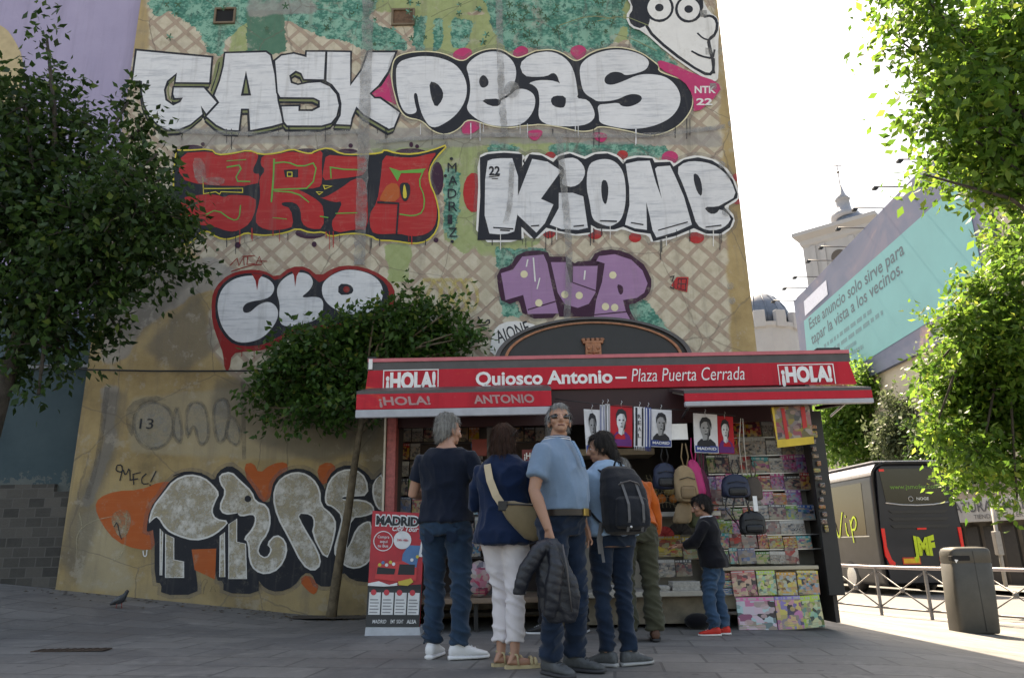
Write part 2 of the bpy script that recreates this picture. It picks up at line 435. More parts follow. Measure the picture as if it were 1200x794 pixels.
# wear: scuffs, streaks running down, a hairline
stv = n.pos(scale=(5.0, 5.0, .35)); streak = n.ramp(n.noise(1.0, 5, .65, stv), [(.52, (0, 0, 0)), (.72, (1, 1, 1))])
c = n.mix(n.math('MULTIPLY', streak, .5), c, (.14, .12, .105))
crk = n.n('ShaderNodeTexVoronoi'); crk.feature = 'DISTANCE_TO_EDGE'; crk.inputs['Scale'].default_value = .9; cv3 = n.n('ShaderNodeMix', data_type='VECTOR'); cv3.inputs[0].default_value = .12; n.l(p, cv3.inputs[4]); nzc = n.n('ShaderNodeTexNoise'); nzc.inputs['Scale'].default_value = 3; nzc.inputs['Detail'].default_value = 6; n.l(p, nzc.inputs['Vector']); n.l(nzc.outputs['Color'], cv3.inputs[5]); n.l(cv3.outputs[1], crk.inputs['Vector'])
c = n.mix(n.math('MULTIPLY', n.math('LESS_THAN', crk.outputs['Distance'], .006), n.math('MULTIPLY', n1, .9)), c, (.12, .10, .085))
c = n.mix(n.math('MULTIPLY', n.ramp(n.noise(3.3, 8, .75, p), [(.56, (0, 0, 0)), (.63, (1, 1, 1))]), .4), c, (.46, .42, .36))
foot = n.n('ShaderNodeMapRange'); n.l(n.math('ADD', sx.outputs[2], n.math('MULTIPLY', n1, .6)), foot.inputs[0])
foot.inputs[1].default_value = .2; foot.inputs[2].default_value = 1.1; foot.inputs[3].default_value = .55; foot.inputs[4].default_value = 0
c = n.mix(n.math('MULTIPLY', foot.outputs[0], n.noise(6, 5, .6, p)), c, (.13, .11, .085))
c = n.mix(n.math('MULTIPLY', n3, .25), c, (.22, .20, .17))
n.color(c); n.rough(.9); n.b.inputs['Specular IOR Level'].default_value = .2
n.bump(n.math('ADD', n.math('MULTIPLY', n2, .6), n.math('MULTIPLY', n3, .4)), .35, .02)
me.materials.append(n.m); me.update()
wall = bpy.data.objects.new('wall', me); COL.objects.link(wall); wall.parent = bld; wall.matrix_parent_inverse = Matrix.Translation(bld.location).inverted()
# two small vent windows
M_rust = mat('rust_panel', (.13, .075, .045), .8, var=.4, scale=14); M_dark = mat('dark_void', (.012, .012, .013), .9)
for (x0, x1, y0, y1, k) in ((253, 275, 12, 27, 0), (461, 484, 13, 29, 1)):
    a = at_y(x0, y1, YW); c_ = at_y(x1, y0, YW); b = MB()
    b.box(a.x, c_.x, YW - .012, YW - .004, a.z, c_.z)
    w_ = b.build('vent_window', [M_rust if k else M_dark], bld)
    b = MB(); M_ = mat('vent_frame', (.16, .12, .08), .8)
    for (u0, u1, v0, v1) in ((a.x - .03, c_.x + .03, c_.z, c_.z + .03), (a.x - .03, c_.x + .03, a.z - .03, a.z), (a.x - .03, a.x, a.z, c_.z), (c_.x, c_.x + .03, a.z, c_.z)):
        b.box(u0, u1, YW - .035, YW - .003, v0, v1)
    b.build('frame', M_, w_)
# ================================================================ GRAFFITI (flat paint films on the wall)
def paint(name, col, streak=0.0, scol=(.2, .2, .22), ragged=0.0, wear=.12, wcol=(.36, .32, .25), alpha=1.0):
    n = NT(name); p = n.pos()
    c = n.mix(n.noise(6, 5, .65, p), tuple(x * .86 for x in col), tuple(min(1, x * 1.1) for x in col))
    if streak:
        f = n.noise(1.0, 4, .7, n.pos(scale=(2.2, 2, 26)))
        c = n.mix(n.math('MULTIPLY', n.ramp(f, [(.5, (0, 0, 0)), (.68, (1, 1, 1))]), streak), c, scol)
    if wear:
        f = n.noise(7, 8, .78, p)
        c = n.mix(n.math('MULTIPLY', n.ramp(f, [(.56, (0, 0, 0)), (.66, (1, 1, 1))]), wear * 3), c, wcol)
    c = n.mix(n.math('MULTIPLY', n.ramp(n.noise(.9, 6, .7, p), [(.45, (0, 0, 0)), (.75, (1, 1, 1))]), .3), c, tuple(x * .55 + .04 for x in col)); c = n.mix(n.math('MULTIPLY', n.ramp(n.noise(1, 5, .7, n.pos(scale=(7, 7, .5))), [(.55, (0, 0, 0)), (.72, (1, 1, 1))]), .3), c, (.16, .145, .13))
    n.color(c); n.rough(.75); n.b.inputs['Specular IOR Level'].default_value = .25
    if ragged:
        f = n.noise(5, 7, .75, p)
        n.val(n.b.inputs['Alpha'], n.math('MULTIPLY', n.ramp(f, [(.5 - .3 * ragged, (1, 1, 1)), (.5 + .2 * ragged, (.1, .1, .1))]), alpha))
    elif alpha < 1: n.b.inputs['Alpha'].default_value = alpha
    return n.m
PK = paint('black_paint', (.022, .024, .032), wear=.05)
PW = paint('silver_white_paint', (.66, .665, .69), streak=.6, scol=(.33, .35, .40), wear=.12, wcol=(.42, .44, .48))
PR = paint('red_paint', (.42, .028, .03), streak=.3, scol=(.5, .12, .10), wear=.05)
PY = paint('yellow_paint', (.62, .50, .07), wear=.08); PG = paint('green_paint', (.12, .36, .07), wear=.1)
PP = paint('purple_paint', (.33, .19, .34), streak=.2, scol=(.45, .30, .45), wear=.05); PDP = paint('dark_plum_paint', (.05, .018, .04))
PM = paint('magenta_paint', (.50, .045, .15)); PO = paint('orange_paint', (.46, .105, .03), wear=.12, streak=.15, scol=(.55, .22, .1))
PB = paint('beige_silver_paint', (.40, .34, .23), ragged=.55, wear=.33, wcol=(.56, .53, .48)); PGR = paint('grey_patch_plaster', (.30, .295, .29), ragged=.75, wear=.15, alpha=.9)
PGH = paint('faded_grey_paint', (.36, .35, .32), ragged=.8, alpha=.75); PGD = paint('faded_dark_paint', (.14, .13, .12), ragged=.8, alpha=.6)
PC = paint('pale_cream_paint', (.68, .62, .42)); PDR = paint('dark_red_paint', (.27, .02, .02), wear=.05); POL = paint('olive_paint', (.20, .22, .11))
PWH = paint('white_paint', (.70, .69, .68), wear=.08); PYO = paint('pale_yellow_paint', (.55, .45, .14), ragged=.7, alpha=.85); PTL = paint('teal_paint', (.10, .30, .23)); PLF = paint('dark_leaf_paint', (.05, .11, .06))
POS = paint('overspray', (.22, .21, .22), ragged=.9, alpha=.45); PSC = paint('pale_scribble', (.52, .47, .32), ragged=.8, alpha=.6)
PAL = [PK, PW, PR, PY, PG, PP, PDP, PM, PO, PB, PGR, PGH, PGD, PC, PDR, POL, PWH, PYO, PTL, PLF, POS, PSC]
K_, W_, R_, Y_, G_, P_, D_, M_g, O_, B_, GR, GH, GD, C_, DR, OL, WH, YO, TL, LF, OS, SC_ = range(len(PAL))
CR = {'A': (140, 40, .1638), 'B': (300, 40, .1638), 'C': (450, 40, .1638), 'D': (630, 40, .1638), 'E': (200, 160, .1638), 'F': (370, 160, .1638),
      'G': (550, 165, .1638), 'H': (700, 165, .1638), 'I': (230, 290, .2083), 'J': (560, 280, .2167), 'K': (160, 530, .2267), 'L': (290, 530, .2267),
      'M': (70, 440, .3275), 'N': (700, 0, .1763), 'Z': (0, 0, 1)}
class Graf:
    def __init__(s, base=.002): s.b = MB(); s.d = base
    def T(s, cr, pts):
        x0, y0, k = CR[cr]; out = []
        for q in pts:
            if isinstance(q, str): x0, y0, k = CR[q]; continue
            out.append((x0 + q[0] * k, y0 + q[1] * k))
        return out
    def put(s, pts, c):
        s.d += .0003; s.b.m(c)
        w = [at_y(x, y, YW - s.d) for x, y in pts]
        for q in w: q.x = max(XL + .004, min(XR - .004, q.x))
        s.b.poly3(w)
    def fill(s, c, cr, pts, it=1, dx=0, dy=0):
        q = [(x + dx, y + dy) for x, y in s.T(cr, pts)]
        s.put(chaikin(q, it), c); return s
    def line(s, c, cr, pts, w, it=1, closed=False, dx=0, dy=0):
        """painted stroke of width w px along the points"""
        q = chaikin([(x + dx, y + dy) for x, y in s.T(cr, pts)], it, closed)
        q2 = [q[0]]
        for a in q[1:]:
            if math.hypot(a[0] - q2[-1][0], a[1] - q2[-1][1]) > .25: q2.append(a)
        q = q2
        if closed and math.hypot(q[0][0] - q[-1][0], q[0][1] - q[-1][1]) < .25: q.pop()
        n = len(q)
        if n < 2: return s
        s.d += .0003; s.b.m(c); L = []; Rr = []
        for i in range(n):
            a = q[(i - 1) % n] if (closed or i > 0) else q[i]; d = q[(i + 1) % n] if (closed or i < n - 1) else q[i]
            u = Vector((q[i][0] - a[0], q[i][1] - a[1])); v = Vector((d[0] - q[i][0], d[1] - q[i][1]))
            if u.length < 1e-6: u = v
            if v.length < 1e-6: v = u
            u.normalize(); v.normalize(); t = u + v
            t = t.normalized() if t.length > .2 else u
            nn = Vector((-t.y, t.x)); k = min(2.0, 1 / max(.35, abs(nn.dot(Vector((-u.y, u.x))))))
            ww = w * .5 * k * (1 + .12 * math.sin(i * 2.7 + q[i][0]))
            L.append(at_y(q[i][0] + nn.x * ww, q[i][1] + nn.y * ww, YW - s.d)); Rr.append(at_y(q[i][0] - nn.x * ww, q[i][1] - nn.y * ww, YW - s.d))
        m = n if closed else n - 1
        for q in L + Rr: q.x = max(XL + .004, min(XR - .004, q.x))
        s.b.add(L + Rr, [(i, (i + 1) % n, n + (i + 1) % n, n + i) for i in range(m)])
        return s
    def letter(s, c, cr, pts, w=2.0, it=1, oc=0):
        s.fill(c, cr, pts, it); s.line(oc, cr, pts, w, it, True); return s
    def blob(s, c, cr, x, y, r, ry=None, n=14):
        return s.fill(c, cr, [(x + r * math.cos(2 * math.pi * i / n), y + (ry or r) * math.sin(2 * math.pi * i / n)) for i in range(n)], 0)
    def word(s, c, txt, x, y, h, w, bold=.02, shear=0, ang=0):
        s.d += .0003; s.b.m(c)
        o = at_y(x, y, YW - s.d); e = at_y(x + math.cos(ang) * 10, y - math.sin(ang) * 10, YW - s.d); t = at_y(x - math.sin(ang) * 10, y - math.cos(ang) * 10, YW - s.d)
        write(s.b, txt, o, (e - o).normalized(), (t - o).normalized(), (t - o).length * h / 10, (e - o).length * w / 10, bold, shear); return s
    def drips(s, c, seed, pts):
        r_ = random.Random(seed)
        for x, y in pts:
            for _ in range(r_.randint(1, 3)):
                a = x + r_.uniform(-9, 9); l = r_.uniform(5, 24); s.line(c, 'Z', [(a, y - 1), (a + .2, y + l * .6), (a, y + l)], r_.uniform(.5, 1.1), 1)
        return s
    def done(s, label):
        # flip faces towards the street
        o = s.b.build('graffiti', PAL, bld); me = o.data
        bm = bmesh.new(); bm.from_mesh(me)
        for f in bm.faces:
            if f.normal.y > 0: f.normal_flip()
        bm.to_mesh(me); bm.free()
        o['label'] = label; return o
# --- silver GASK
g = Graf(.002)
Gp = [(118, 112), (665, 163), (648, 353), (395, 350), (405, 288), (345, 340), (325, 400), (335, 470), (385, 505), (430, 482), (442, 462), (390, 465), (378, 430), (385, 378), (605, 378), (705, 490), (620, 582), (586, 522), (600, 575), (510, 650), (430, 685), (340, 690), (270, 650), (210, 590), (170, 500), (155, 420), (155, 342), (88, 338)]
Ap = [(752, 133), (1050, 124), (1085, 150), (1117, 300), (1137, 480), (1177, 640), (1090, 665), (930, 695), (922, 540), (875, 540), (858, 695), (760, 690), (690, 655), (615, 590), (707, 490), (672, 440), (715, 330), (740, 230)]
Sp = [(130, 190), (180, 150), (270, 135), (355, 157), (358, 122), (502, 122), (492, 332), (340, 328), (320, 285), (285, 270), (245, 300), (255, 345), (300, 360), (370, 345), (460, 340), (530, 370), (580, 430), (598, 510), (580, 590), (540, 640), (470, 660), (220, 660), (195, 630), (175, 512), (312, 510), (310, 545), (400, 545), (450, 520), (450, 480), (410, 460), (170, 458), (150, 420), (140, 300)]
Kp = [(505, 122), (680, 125), (678, 358), (750, 260), (800, 125), (1005, 125), (950, 270), (880, 370), (820, 425), (850, 455), (890, 455), (1035, 560), (990, 670), (950, 685), (770, 580), (720, 530), (690, 600), (680, 655), (560, 650), (600, 580), (605, 500), (590, 430), (540, 365), (498, 340)]
for cr, pp in (('A', Gp), ('A', Ap), ('B', Sp), ('B', Kp)):
    g.fill(K_, cr, pp, 0, -1.5, 6.5); g.fill(OL, cr, pp, 0, -1.0, 4.2); g.line(K_, cr, pp, 1.1, 0, True, -1, 4.2)
g.fill(OL, 'A', [(690, 190), (745, 150), (735, 230), (672, 440), (645, 410), (670, 300)], 1); g.line(K_, 'A', [(715, 200), (700, 280), (655, 410)], 1.3)
g.fill(M_g, 'B', [(955, 280), (1003, 505), (880, 452), (800, 445), (900, 370)], 0)
for cr, pp in (('A', Gp), ('A', Ap), ('B', Sp), ('B', Kp)): g.letter(W_, cr, pp, 2.2, 0)
g.fill(K_, 'A', [(905, 262), (868, 442), (942, 440)], 0); g.fill(OL, 'A', [(905, 320), (888, 425), (922, 425)], 0)
g.line(OL, 'A', [(392, 320), (352, 360), (345, 420), (365, 475), (410, 480)], 1.5, 1)
g.drips(K_, 7, [(205, 152), (270, 152), (330, 148), (380, 148), (450, 150)])
g.done('silver block letters outlined in black with olive edges')
# --- silver DEAS
g = Graf(.012)
for cr, pp in (('C', [(470, 150), (560, 88), (650, 120), (570, 240)]), ('C', [(905, 140), (980, 72), (1050, 120), (970, 200)]), ('D', [(215, 120), (290, 68), (365, 110), (300, 210)]),
               ('C', [(540, 690), (600, 590), (720, 650), (600, 735)]), ('C', [(1000, 690), (1160, 680), (1080, 785)]), ('D', [(360, 700), (520, 710), (460, 795)])): g.fill(M_g, cr, pp, 2)
back = [(60, 210), (90, 160), (180, 130), (320, 122), (440, 140), (560, 205), (640, 140), (740, 105), (840, 105), (930, 165), (975, 170), (1080, 120), 'D', (0, 118), (100, 108), (180, 135), (255, 190), (300, 190), (380, 130), (500, 95), (620, 95), (740, 130), (830, 195), (872, 230), (862, 265), (960, 300), (1050, 330), (1110, 420), (1112, 520), (1050, 620), (960, 690), (840, 728), (740, 718), (660, 695), (440, 655), (400, 690), (300, 700), (150, 660), (0, 645), 'C', (1090, 650), (1000, 655), (900, 672), (760, 660), (600, 600), (540, 680), (440, 725), (340, 692), (270, 615), (160, 600), (110, 540), (80, 450), (52, 330)]
g.line(OS, 'C', back, 10, 2, True); g.fill(K_, 'C', back, 2); g.line(C_, 'C', back, 1.3, 2, True)
g.fill(W_, 'C', [(88, 205), (200, 165), (320, 155), (440, 180), (530, 230), (590, 330), (595, 440), (550, 540), (470, 620), (345, 684), (280, 600), (248, 500), (238, 420), (210, 425), (222, 500), (240, 562), (175, 578), (130, 540), (100, 450), (85, 330)], 2)
g.fill(K_, 'C', [(322, 338), (380, 350), (425, 410), (420, 470), (370, 532), (335, 450)], 1)
g.fill(W_, 'C', [(585, 230), (640, 170), (720, 130), (810, 122), (880, 150), (935, 210), (950, 290), (925, 370), (890, 430), (960, 388), (1030, 398), (1082, 440), (1082, 520), (1040, 600), (980, 648), (900, 662), (760, 655), (660, 610), (585, 540), (610, 470), (620, 380), (605, 290)], 2)
g.fill(K_, 'C', [(715, 288), (750, 330), (745, 372), (700, 390), (678, 350), (685, 310)], 2); g.fill(K_, 'C', [(686, 468), (840, 460), (830, 515), (760, 517)], 1); g.line(K_, 'C', [(830, 470), (890, 440), (955, 380)], 2.2)
g.fill(W_, 'D', [(-132, 215), (-60, 150), (40, 125), (120, 130), (190, 165), (240, 220), (270, 300), (300, 470), (200, 450), (155, 345), (140, 295), (110, 275), (65, 303), (-20, 308), (-100, 300)], 1)
g.fill(W_, 'D', [(-68, 352), (0, 330), (90, 330), (160, 348), (200, 400), (300, 462), (360, 470), (400, 530), (412, 590), (380, 632), (320, 655), (200, 662), (80, 652), (18, 620), (4, 570), (15, 480), (5, 400), (-30, 365)], 1)
g.fill(K_, 'D', [(90, 470), (120, 440), (202, 443), (202, 505), (180, 532), (110, 517)], 1)
g.line(K_, 'D', [(262, 240), (285, 340), (298, 460)], 2.4); g.line(K_, 'D', [(298, 455), (360, 455), (405, 500), (430, 600)], 2.4)
g.fill(W_, 'D', [(295, 240), (340, 180), (420, 135), (530, 110), (640, 115), (740, 145), (800, 190), (790, 240), (750, 270), (630, 300), (600, 275), (540, 268), (490, 295), (475, 330), (490, 360), (540, 365), (620, 335), (720, 290), (820, 285), (920, 305), (990, 365), (1025, 440), (1015, 520), (960, 595), (870, 645), (760, 675), (640, 680), (520, 660), (440, 635), (440, 580), (425, 505), (500, 500), (580, 490), (600, 517), (660, 522), (730, 492), (752, 455), (720, 430), (650, 430), (560, 475), (430, 485), (400, 465), (340, 430), (315, 380)], 2)
g.drips(K_, 1, [(505, 150), (520, 150), (655, 152), (700, 152), (760, 155), (800, 140)]); g.drips(W_, 2, [(500, 146), (560, 145), (610, 146), (680, 146), (740, 150)])
# pink field with the small tag
g.fill(M_g, 'N', [(395, 395), (500, 425), (640, 490), (805, 545), (825, 610), (640, 772), (640, 640), (570, 530), (415, 462)], 1)
for tx, x, y, h, w in (('NTK', 814, 109, 8, 25), ('22', 816, 123, 7.5, 19)): g.word(WH, tx, x, y, h, w, .03)
g.done('silver bubble letters with black shadow and pale yellow edge')
# --- cartoon face at the top corner
g = Graf(.022)
g.fill(WH, 'N', [(170, -60), (200, 0), (228, 45), (185, 110), (220, 185), (300, 205), (460, 350), (690, 512), (780, 547), (808, 520), (802, 300), (812, 200), (805, 120), (745, 82), (700, 0), (690, -60)], 1)
g.fill(K_, 'N', [(215, -60), (215, 0), (240, 60), (205, 110), (225, 170), (300, 195), (350, 125), (335, 40), (400, -60)], 1)
fc = [(345, 125), (322, 190), (480, 338), (700, 490), (768, 495), (776, 400), (758, 380), (738, 290), (742, 262), (792, 220), (797, 140), (760, 104), (700, 112), (680, 60), (690, -60), (340, -60)]
g.letter(WH, 'N', fc, 3.2, 1)
for x, y, r in ((412, 52, 88), (607, 62, 82)):
    g.blob(WH, 'N', x, y, r, r * 1.02, 22); g.line(K_, 'N', [(x + r * math.cos(i * .314), y + r * math.sin(i * .314)) for i in range(20)], 3.0, 0, True); g.blob(K_, 'N', x, y, 29, 26)
g.line(K_, 'N', [(665, 220), (700, 255), (745, 268), (790, 230), (800, 150)], 2.0); g.line(K_, 'N', [(625, 340), (690, 375), (768, 390), (780, 330)], 2.2); g.line(K_, 'N', [(740, 270), (765, 380), (775, 490)], 3.0)
g.line(K_, 'N', [(690, -50), (700, 40), (690, 70)], 2.5)
for x, y in ((740, 340), (770, 575), (705, 90)): g.fill(GR, 'N', [(x - 22, y - 22), (x + 22, y - 22), (x + 24, y + 22), (x - 20, y + 24)], 0)
g.done('white cartoon face with round eyes and a big nose')
# --- red piece
g = Graf(.004)
for cr, x, y, rx, ry in (('F', 870, 300, 45, 120), ('F', 680, 110, 110, 25), ('F', 230, 105, 70, 18), ('E', 1000, 690, 110, 40), ('E', 150, 80, 80, 20), ('E', 980, 105, 90, 20), ('E', 480, 775, 22, 22), ('E', 1027, 770, 18, 20), ('F', 860, 740, 18, 18), ('F', 250, 65, 16, 16), ('F', 683, 58, 14, 20), ('F', 725, 70, 14, 14), ('E', 230, 55, 14, 14)): g.blob(D_, cr, x, y, rx, ry)
back = [(20, 775), (150, 765), (200, 690), (260, 670), (330, 722), (400, 737), (480, 717), (540, 687), (600, 702), (700, 707), (830, 687), (905, 655), (1000, 690), 'F', (60, 680), (100, 717), (200, 697), (300, 692), (400, 712), (440, 742), (560, 745), (700, 768), (800, 748), (870, 670), (887, 560), (860, 430), (815, 330), (810, 240), (860, 150), (955, 52), (830, 100), (700, 127), (580, 122), (490, 92), (470, 120), (280, 130), (180, 125), (95, 78), (0, 100), 'E', (1000, 125), (930, 110), (870, 88), (760, 120), (640, 130), (560, 95), (440, 122), (330, 132), (290, 88), (100, 100), (20, 95)]
g.line(OS, 'E', back, 9, 1, True); g.fill(K_, 'E', back, 1); g.line(Y_, 'E', back, 1.7, 1, True)
RED = [('E', [(60, 120), (295, 105), (325, 142), (440, 130), (560, 107), (628, 125), (620, 170), (585, 240), (600, 267), (640, 267), (620, 355), (230, 350), (60, 300)]),
       ('E', [(60, 440), (240, 412), (340, 418), (380, 437), (430, 413), (610, 430), (610, 520), (570, 620), (490, 672), (420, 682), (300, 640), (200, 632), (60, 640)]),
       ('E', [(655, 132), (760, 130), (860, 105), (940, 122), (1020, 127), (1088, 92), (1080, 200), (1085, 330), (1060, 368), (900, 378), (960, 400), (1060, 460), (1095, 510), (1095, 660), (1000, 662), (935, 622), (930, 520), (890, 470), (800, 468), (790, 492), (860, 512), (880, 642), (820, 662), (720, 672), (640, 652), (600, 600), (640, 450), (640, 380), (632, 300), (680, 240), (640, 200)]),
       ('F', [(75, 130), (180, 140), (290, 145), (370, 140), (360, 270), (270, 290), (130, 305), (45, 315), (60, 200)]),
       ('F', [(20, 432), (130, 472), (195, 462), (150, 560), (110, 610), (132, 692), (295, 662), (375, 670), (370, 420), (350, 300), (272, 300), (180, 370), (60, 440)]),
       ('F', [(480, 133), (580, 147), (700, 152), (820, 122), (868, 115), (820, 180), (800, 260), (815, 350), (860, 450), (870, 560), (850, 650), (790, 700), (690, 717), (590, 692), (450, 700), (395, 680), (380, 560), (440, 470), (465, 300)])]
for cr, pp in RED: g.fill(R_, cr, pp, 1)
g.fill(K_, 'E', [(808, 238), (912, 234), (912, 292), (820, 292)], 0); g.line(Y_, 'E', [(835, 255), (868, 255), (868, 285), (835, 285)], 1.0, 0, True)
g.line(G_, 'E', [(740, 160), (735, 300), (720, 470)], 2.0); g.line(G_, 'E', [(745, 190), (830, 180), (930, 220), (1050, 180), (1010, 370), (860, 375), (730, 380)], 1.6); g.line(G_, 'E', [(400, 220), (520, 200), (450, 320), (570, 322)], 1.6)
g.line(G_, 'E', [(250, 560), (330, 520), (440, 600), (490, 590), (500, 490)], 1.4); g.line(G_, 'E', [(740, 390), (900, 400), (990, 470)], 1.5); g.line(G_, 'E', [(400, 175), (540, 165)], 1); g.line(G_, 'E', [(730, 580), (830, 590)], 1)
g.line(Y_, 'E', [(230, 290), (235, 410), (320, 395), (350, 412), (360, 395), (515, 400), (515, 370), (370, 372), (230, 372)], 1.0, 0)
g.line(G_, 'F', [(110, 300), (105, 220), (200, 235), (330, 238)], 1.6, 0); g.fill(G_, 'F', [(525, 220), (600, 245), (790, 228), (760, 260), (610, 262), (585, 320)], 0)
g.line(G_, 'F', [(770, 245), (735, 330), (780, 430), (770, 540), (700, 570), (600, 555)], 1.4); g.line(G_, 'F', [(140, 550), (300, 545)], 1.2); g.line(G_, 'F', [(30, 570), (90, 580)], 1.4)
g.line(Y_, 'F', [(55, 350), (115, 355), (65, 375)], 1.0, 0, True); g.line(Y_, 'F', [(5, 395), (50, 397), (25, 415)], 1.0, 0, True)
g.fill(O_, 'F', [(460, 430), (520, 330), (600, 340), (600, 465), (460, 465)], 1)
g.fill(K_, 'F', [(605, 330), (672, 330), (678, 400), (655, 462), (622, 462), (600, 380)], 1); g.fill(Y_, 'F', [(628, 345), (640, 345), (655, 430), (635, 448), (622, 425)], 1); g.line(K_, 'F', [(440, 470), (592, 478), (578, 700)], 2.4, 0)
g.fill(GH, 'E', [(150, 150), (240, 160), (260, 330), (180, 340)], 1); g.fill(GH, 'E', [(240, 290), (390, 290), (380, 350), (250, 350)], 1)
g.drips(K_, 5, [(270, 278), (330, 274), (400, 276), (440, 280), (490, 282)]); g.drips(R_, 6, [(290, 268), (320, 268), (385, 272), (480, 276)])
g.done('red wildstyle letters with black shadow and yellow edge')
# --- silver KIONE
g = Graf(.004)
for cr, x, y, r in (('G', 30, 370, 75), ('G', 580, 110, 40), ('H', 520, 120, 60), ('H', 270, 690, 45), ('H', 710, 690, 55), ('H', 1000, 260, 35), ('G', 900, 660, 55), ('H', 180, 100, 40), ('H', 1000, 430, 30), ('G', 570, 660, 45)): g.blob(R_ if x != 520 else M_g, cr, x, y, r, r * (1.9 if x == 30 else .8))
back = [(75, 120), (130, 95), (250, 85), (380, 95), (378, 185), (430, 95), (520, 105), (600, 152), (640, 110), (720, 90), (800, 122), (830, 130), (900, 95), (990, 90), (1060, 120), (1100, 165), 'H', (185, 165), (210, 135), (290, 118), (395, 125), (410, 155), (520, 150), (545, 185), (620, 135), (720, 118), (820, 140), (900, 190), (970, 280), (1005, 380), (1000, 410), (905, 470), (975, 555), (950, 620), (880, 665), (780, 665), (690, 625), (560, 680), (400, 720), (380, 665), (270, 650), (185, 615), (120, 635), (0, 628), 'G', (870, 602), (870, 655), (760, 668), (640, 645), (550, 622), (465, 705), (372, 612), (375, 710), (58, 710), (78, 400)]
g.line(OS, 'G', back, 13, 1, True); g.line(WH, 'G', back, 5.0, 1, True); g.fill(K_, 'G', back, 0)
for cr, pp, it in (('G', [(115, 150), (180, 125), (350, 125), (345, 640), (250, 672), (108, 660)], 1), ('G', [(450, 130), (560, 150), (657, 215), (512, 415), (602, 455), (540, 590), (480, 657), (345, 530), (345, 400)], 0),
    ('G', [(625, 150), (680, 125), (760, 120), (815, 170), (832, 230), (800, 300), (740, 332), (680, 322), (655, 300), (690, 210)], 1), ('G', [(640, 372), (740, 372), (815, 398), (830, 500), (848, 622), (780, 637), (660, 632), (575, 600), (640, 480)], 0),
    ('G', [(848, 170), (920, 133), (1000, 130), (1060, 160), (1106, 230), (1121, 350), (1116, 470), (1086, 570), (1026, 607), (990, 612), (930, 592), (878, 560), (862, 440), (836, 330)], 2),
    ('H', [(203, 165), (290, 145), (375, 142), (420, 300), (462, 417), (413, 200), (430, 185), (520, 178), (560, 260), (620, 400), (677, 600), (560, 652), (423, 692), (395, 640), (375, 540), (350, 438), (355, 637), (270, 627), (198, 600), (230, 460), (228, 330)], 0),
    ('H', [(563, 200), (630, 150), (720, 145), (820, 165), (900, 215), (960, 290), (997, 397), (900, 450), (860, 472), (760, 472), (800, 522), (850, 522), (880, 482), (962, 547), (930, 602), (870, 637), (780, 642), (710, 602), (680, 500), (620, 330)], 1)): g.fill(W_, cr, pp, it)
g.fill(K_, 'G', [(950, 278), (985, 285), (997, 350), (985, 440), (970, 457), (950, 420), (942, 340)], 1); g.fill(K_, 'H', [(688, 228), (730, 250), (752, 330), (747, 402), (715, 370), (690, 290)], 1)
for cr, x0, y0, x1, y1 in (('G', 170, 620, 315, 630), ('G', 220, 638, 290, 642), ('G', 440, 610, 500, 605), ('G', 745, 612, 820, 605), ('G', 935, 572, 1055, 577), ('H', 240, 585, 330, 600), ('H', 435, 640, 648, 580), ('H', 775, 617, 888, 604), ('H', 20, 572, 140, 575)): g.line(K_, cr, [(x0, y0), (x1, y1)], 1.6, 0)
g.word(K_, '22', 573, 205, 10, 13, .03); g.line(K_, 'G', [(140, 258), (215, 250)], .9, 0); g.line(K_, 'G', [(160, 270), (205, 270)], .9, 0)
g.drips(K_, 3, [(575, 280), (610, 280), (640, 272), (700, 268), (770, 282), (800, 270), (845, 272)]); g.drips(WH, 4, [(590, 274), (660, 268), (720, 264), (775, 278), (830, 268)])
g.done('silver upright letters with black shadow and white halo')
# --- white CLO with red edge
g = Graf(.004)
g.fill(DR, 'I', [(85, 290), (108, 220), (180, 150), (280, 123), (380, 128), (450, 170), (530, 108), (620, 106), (690, 165), (780, 108), (880, 98), (1000, 128), (1090, 190), (1124, 260), (1100, 385), (1000, 425), (800, 465), (560, 490), (480, 525), (380, 578), (280, 583), (200, 595), (187, 690), (160, 690), (150, 590), (130, 540), (88, 420)], 1)
g.fill(K_, 'I', [(105, 300), (130, 220), (200, 160), (300, 140), (400, 150), (452, 192), (540, 125), (620, 125), (670, 180), (700, 200), (790, 130), (880, 118), (990, 145), (1070, 200), (1088, 270), (1065, 350), (990, 390), (800, 430), (560, 450), (480, 492), (380, 547), (260, 557), (180, 530), (110, 420)], 1)
g.fill(W_, 'I', [(118, 300), (150, 220), (220, 170), (310, 155), (390, 165), (438, 205), (438, 250), (400, 290), (290, 305), (260, 335), (265, 367), (300, 367), (350, 320), (410, 300), (457, 335), (462, 390), (430, 450), (370, 512), (280, 537), (210, 527), (150, 460), (123, 380)], 2)
g.fill(W_, 'I', [(448, 240), (480, 180), (550, 138), (630, 143), (662, 190), (640, 240), (580, 285), (690, 273), (720, 310), (700, 400), (560, 442), (480, 442), (465, 390), (472, 320)], 2)
g.fill(W_, 'I', [(703, 210), (750, 160), (830, 123), (920, 128), (1000, 158), (1047, 210), (1052, 280), (1012, 352), (900, 382), (780, 352), (713, 290)], 2)
g.fill(K_, 'I', [(800, 203), (862, 205), (888, 235), (872, 264), (798, 267)], 1); g.blob(DR, 'I', 845, 235, 18)
g.fill(DR, 'I', [(310, 145), (375, 150), (352, 180), (342, 240), (333, 185)], 0); g.fill(DR, 'I', [(535, 125), (585, 125), (565, 160), (556, 222), (550, 160)], 0)
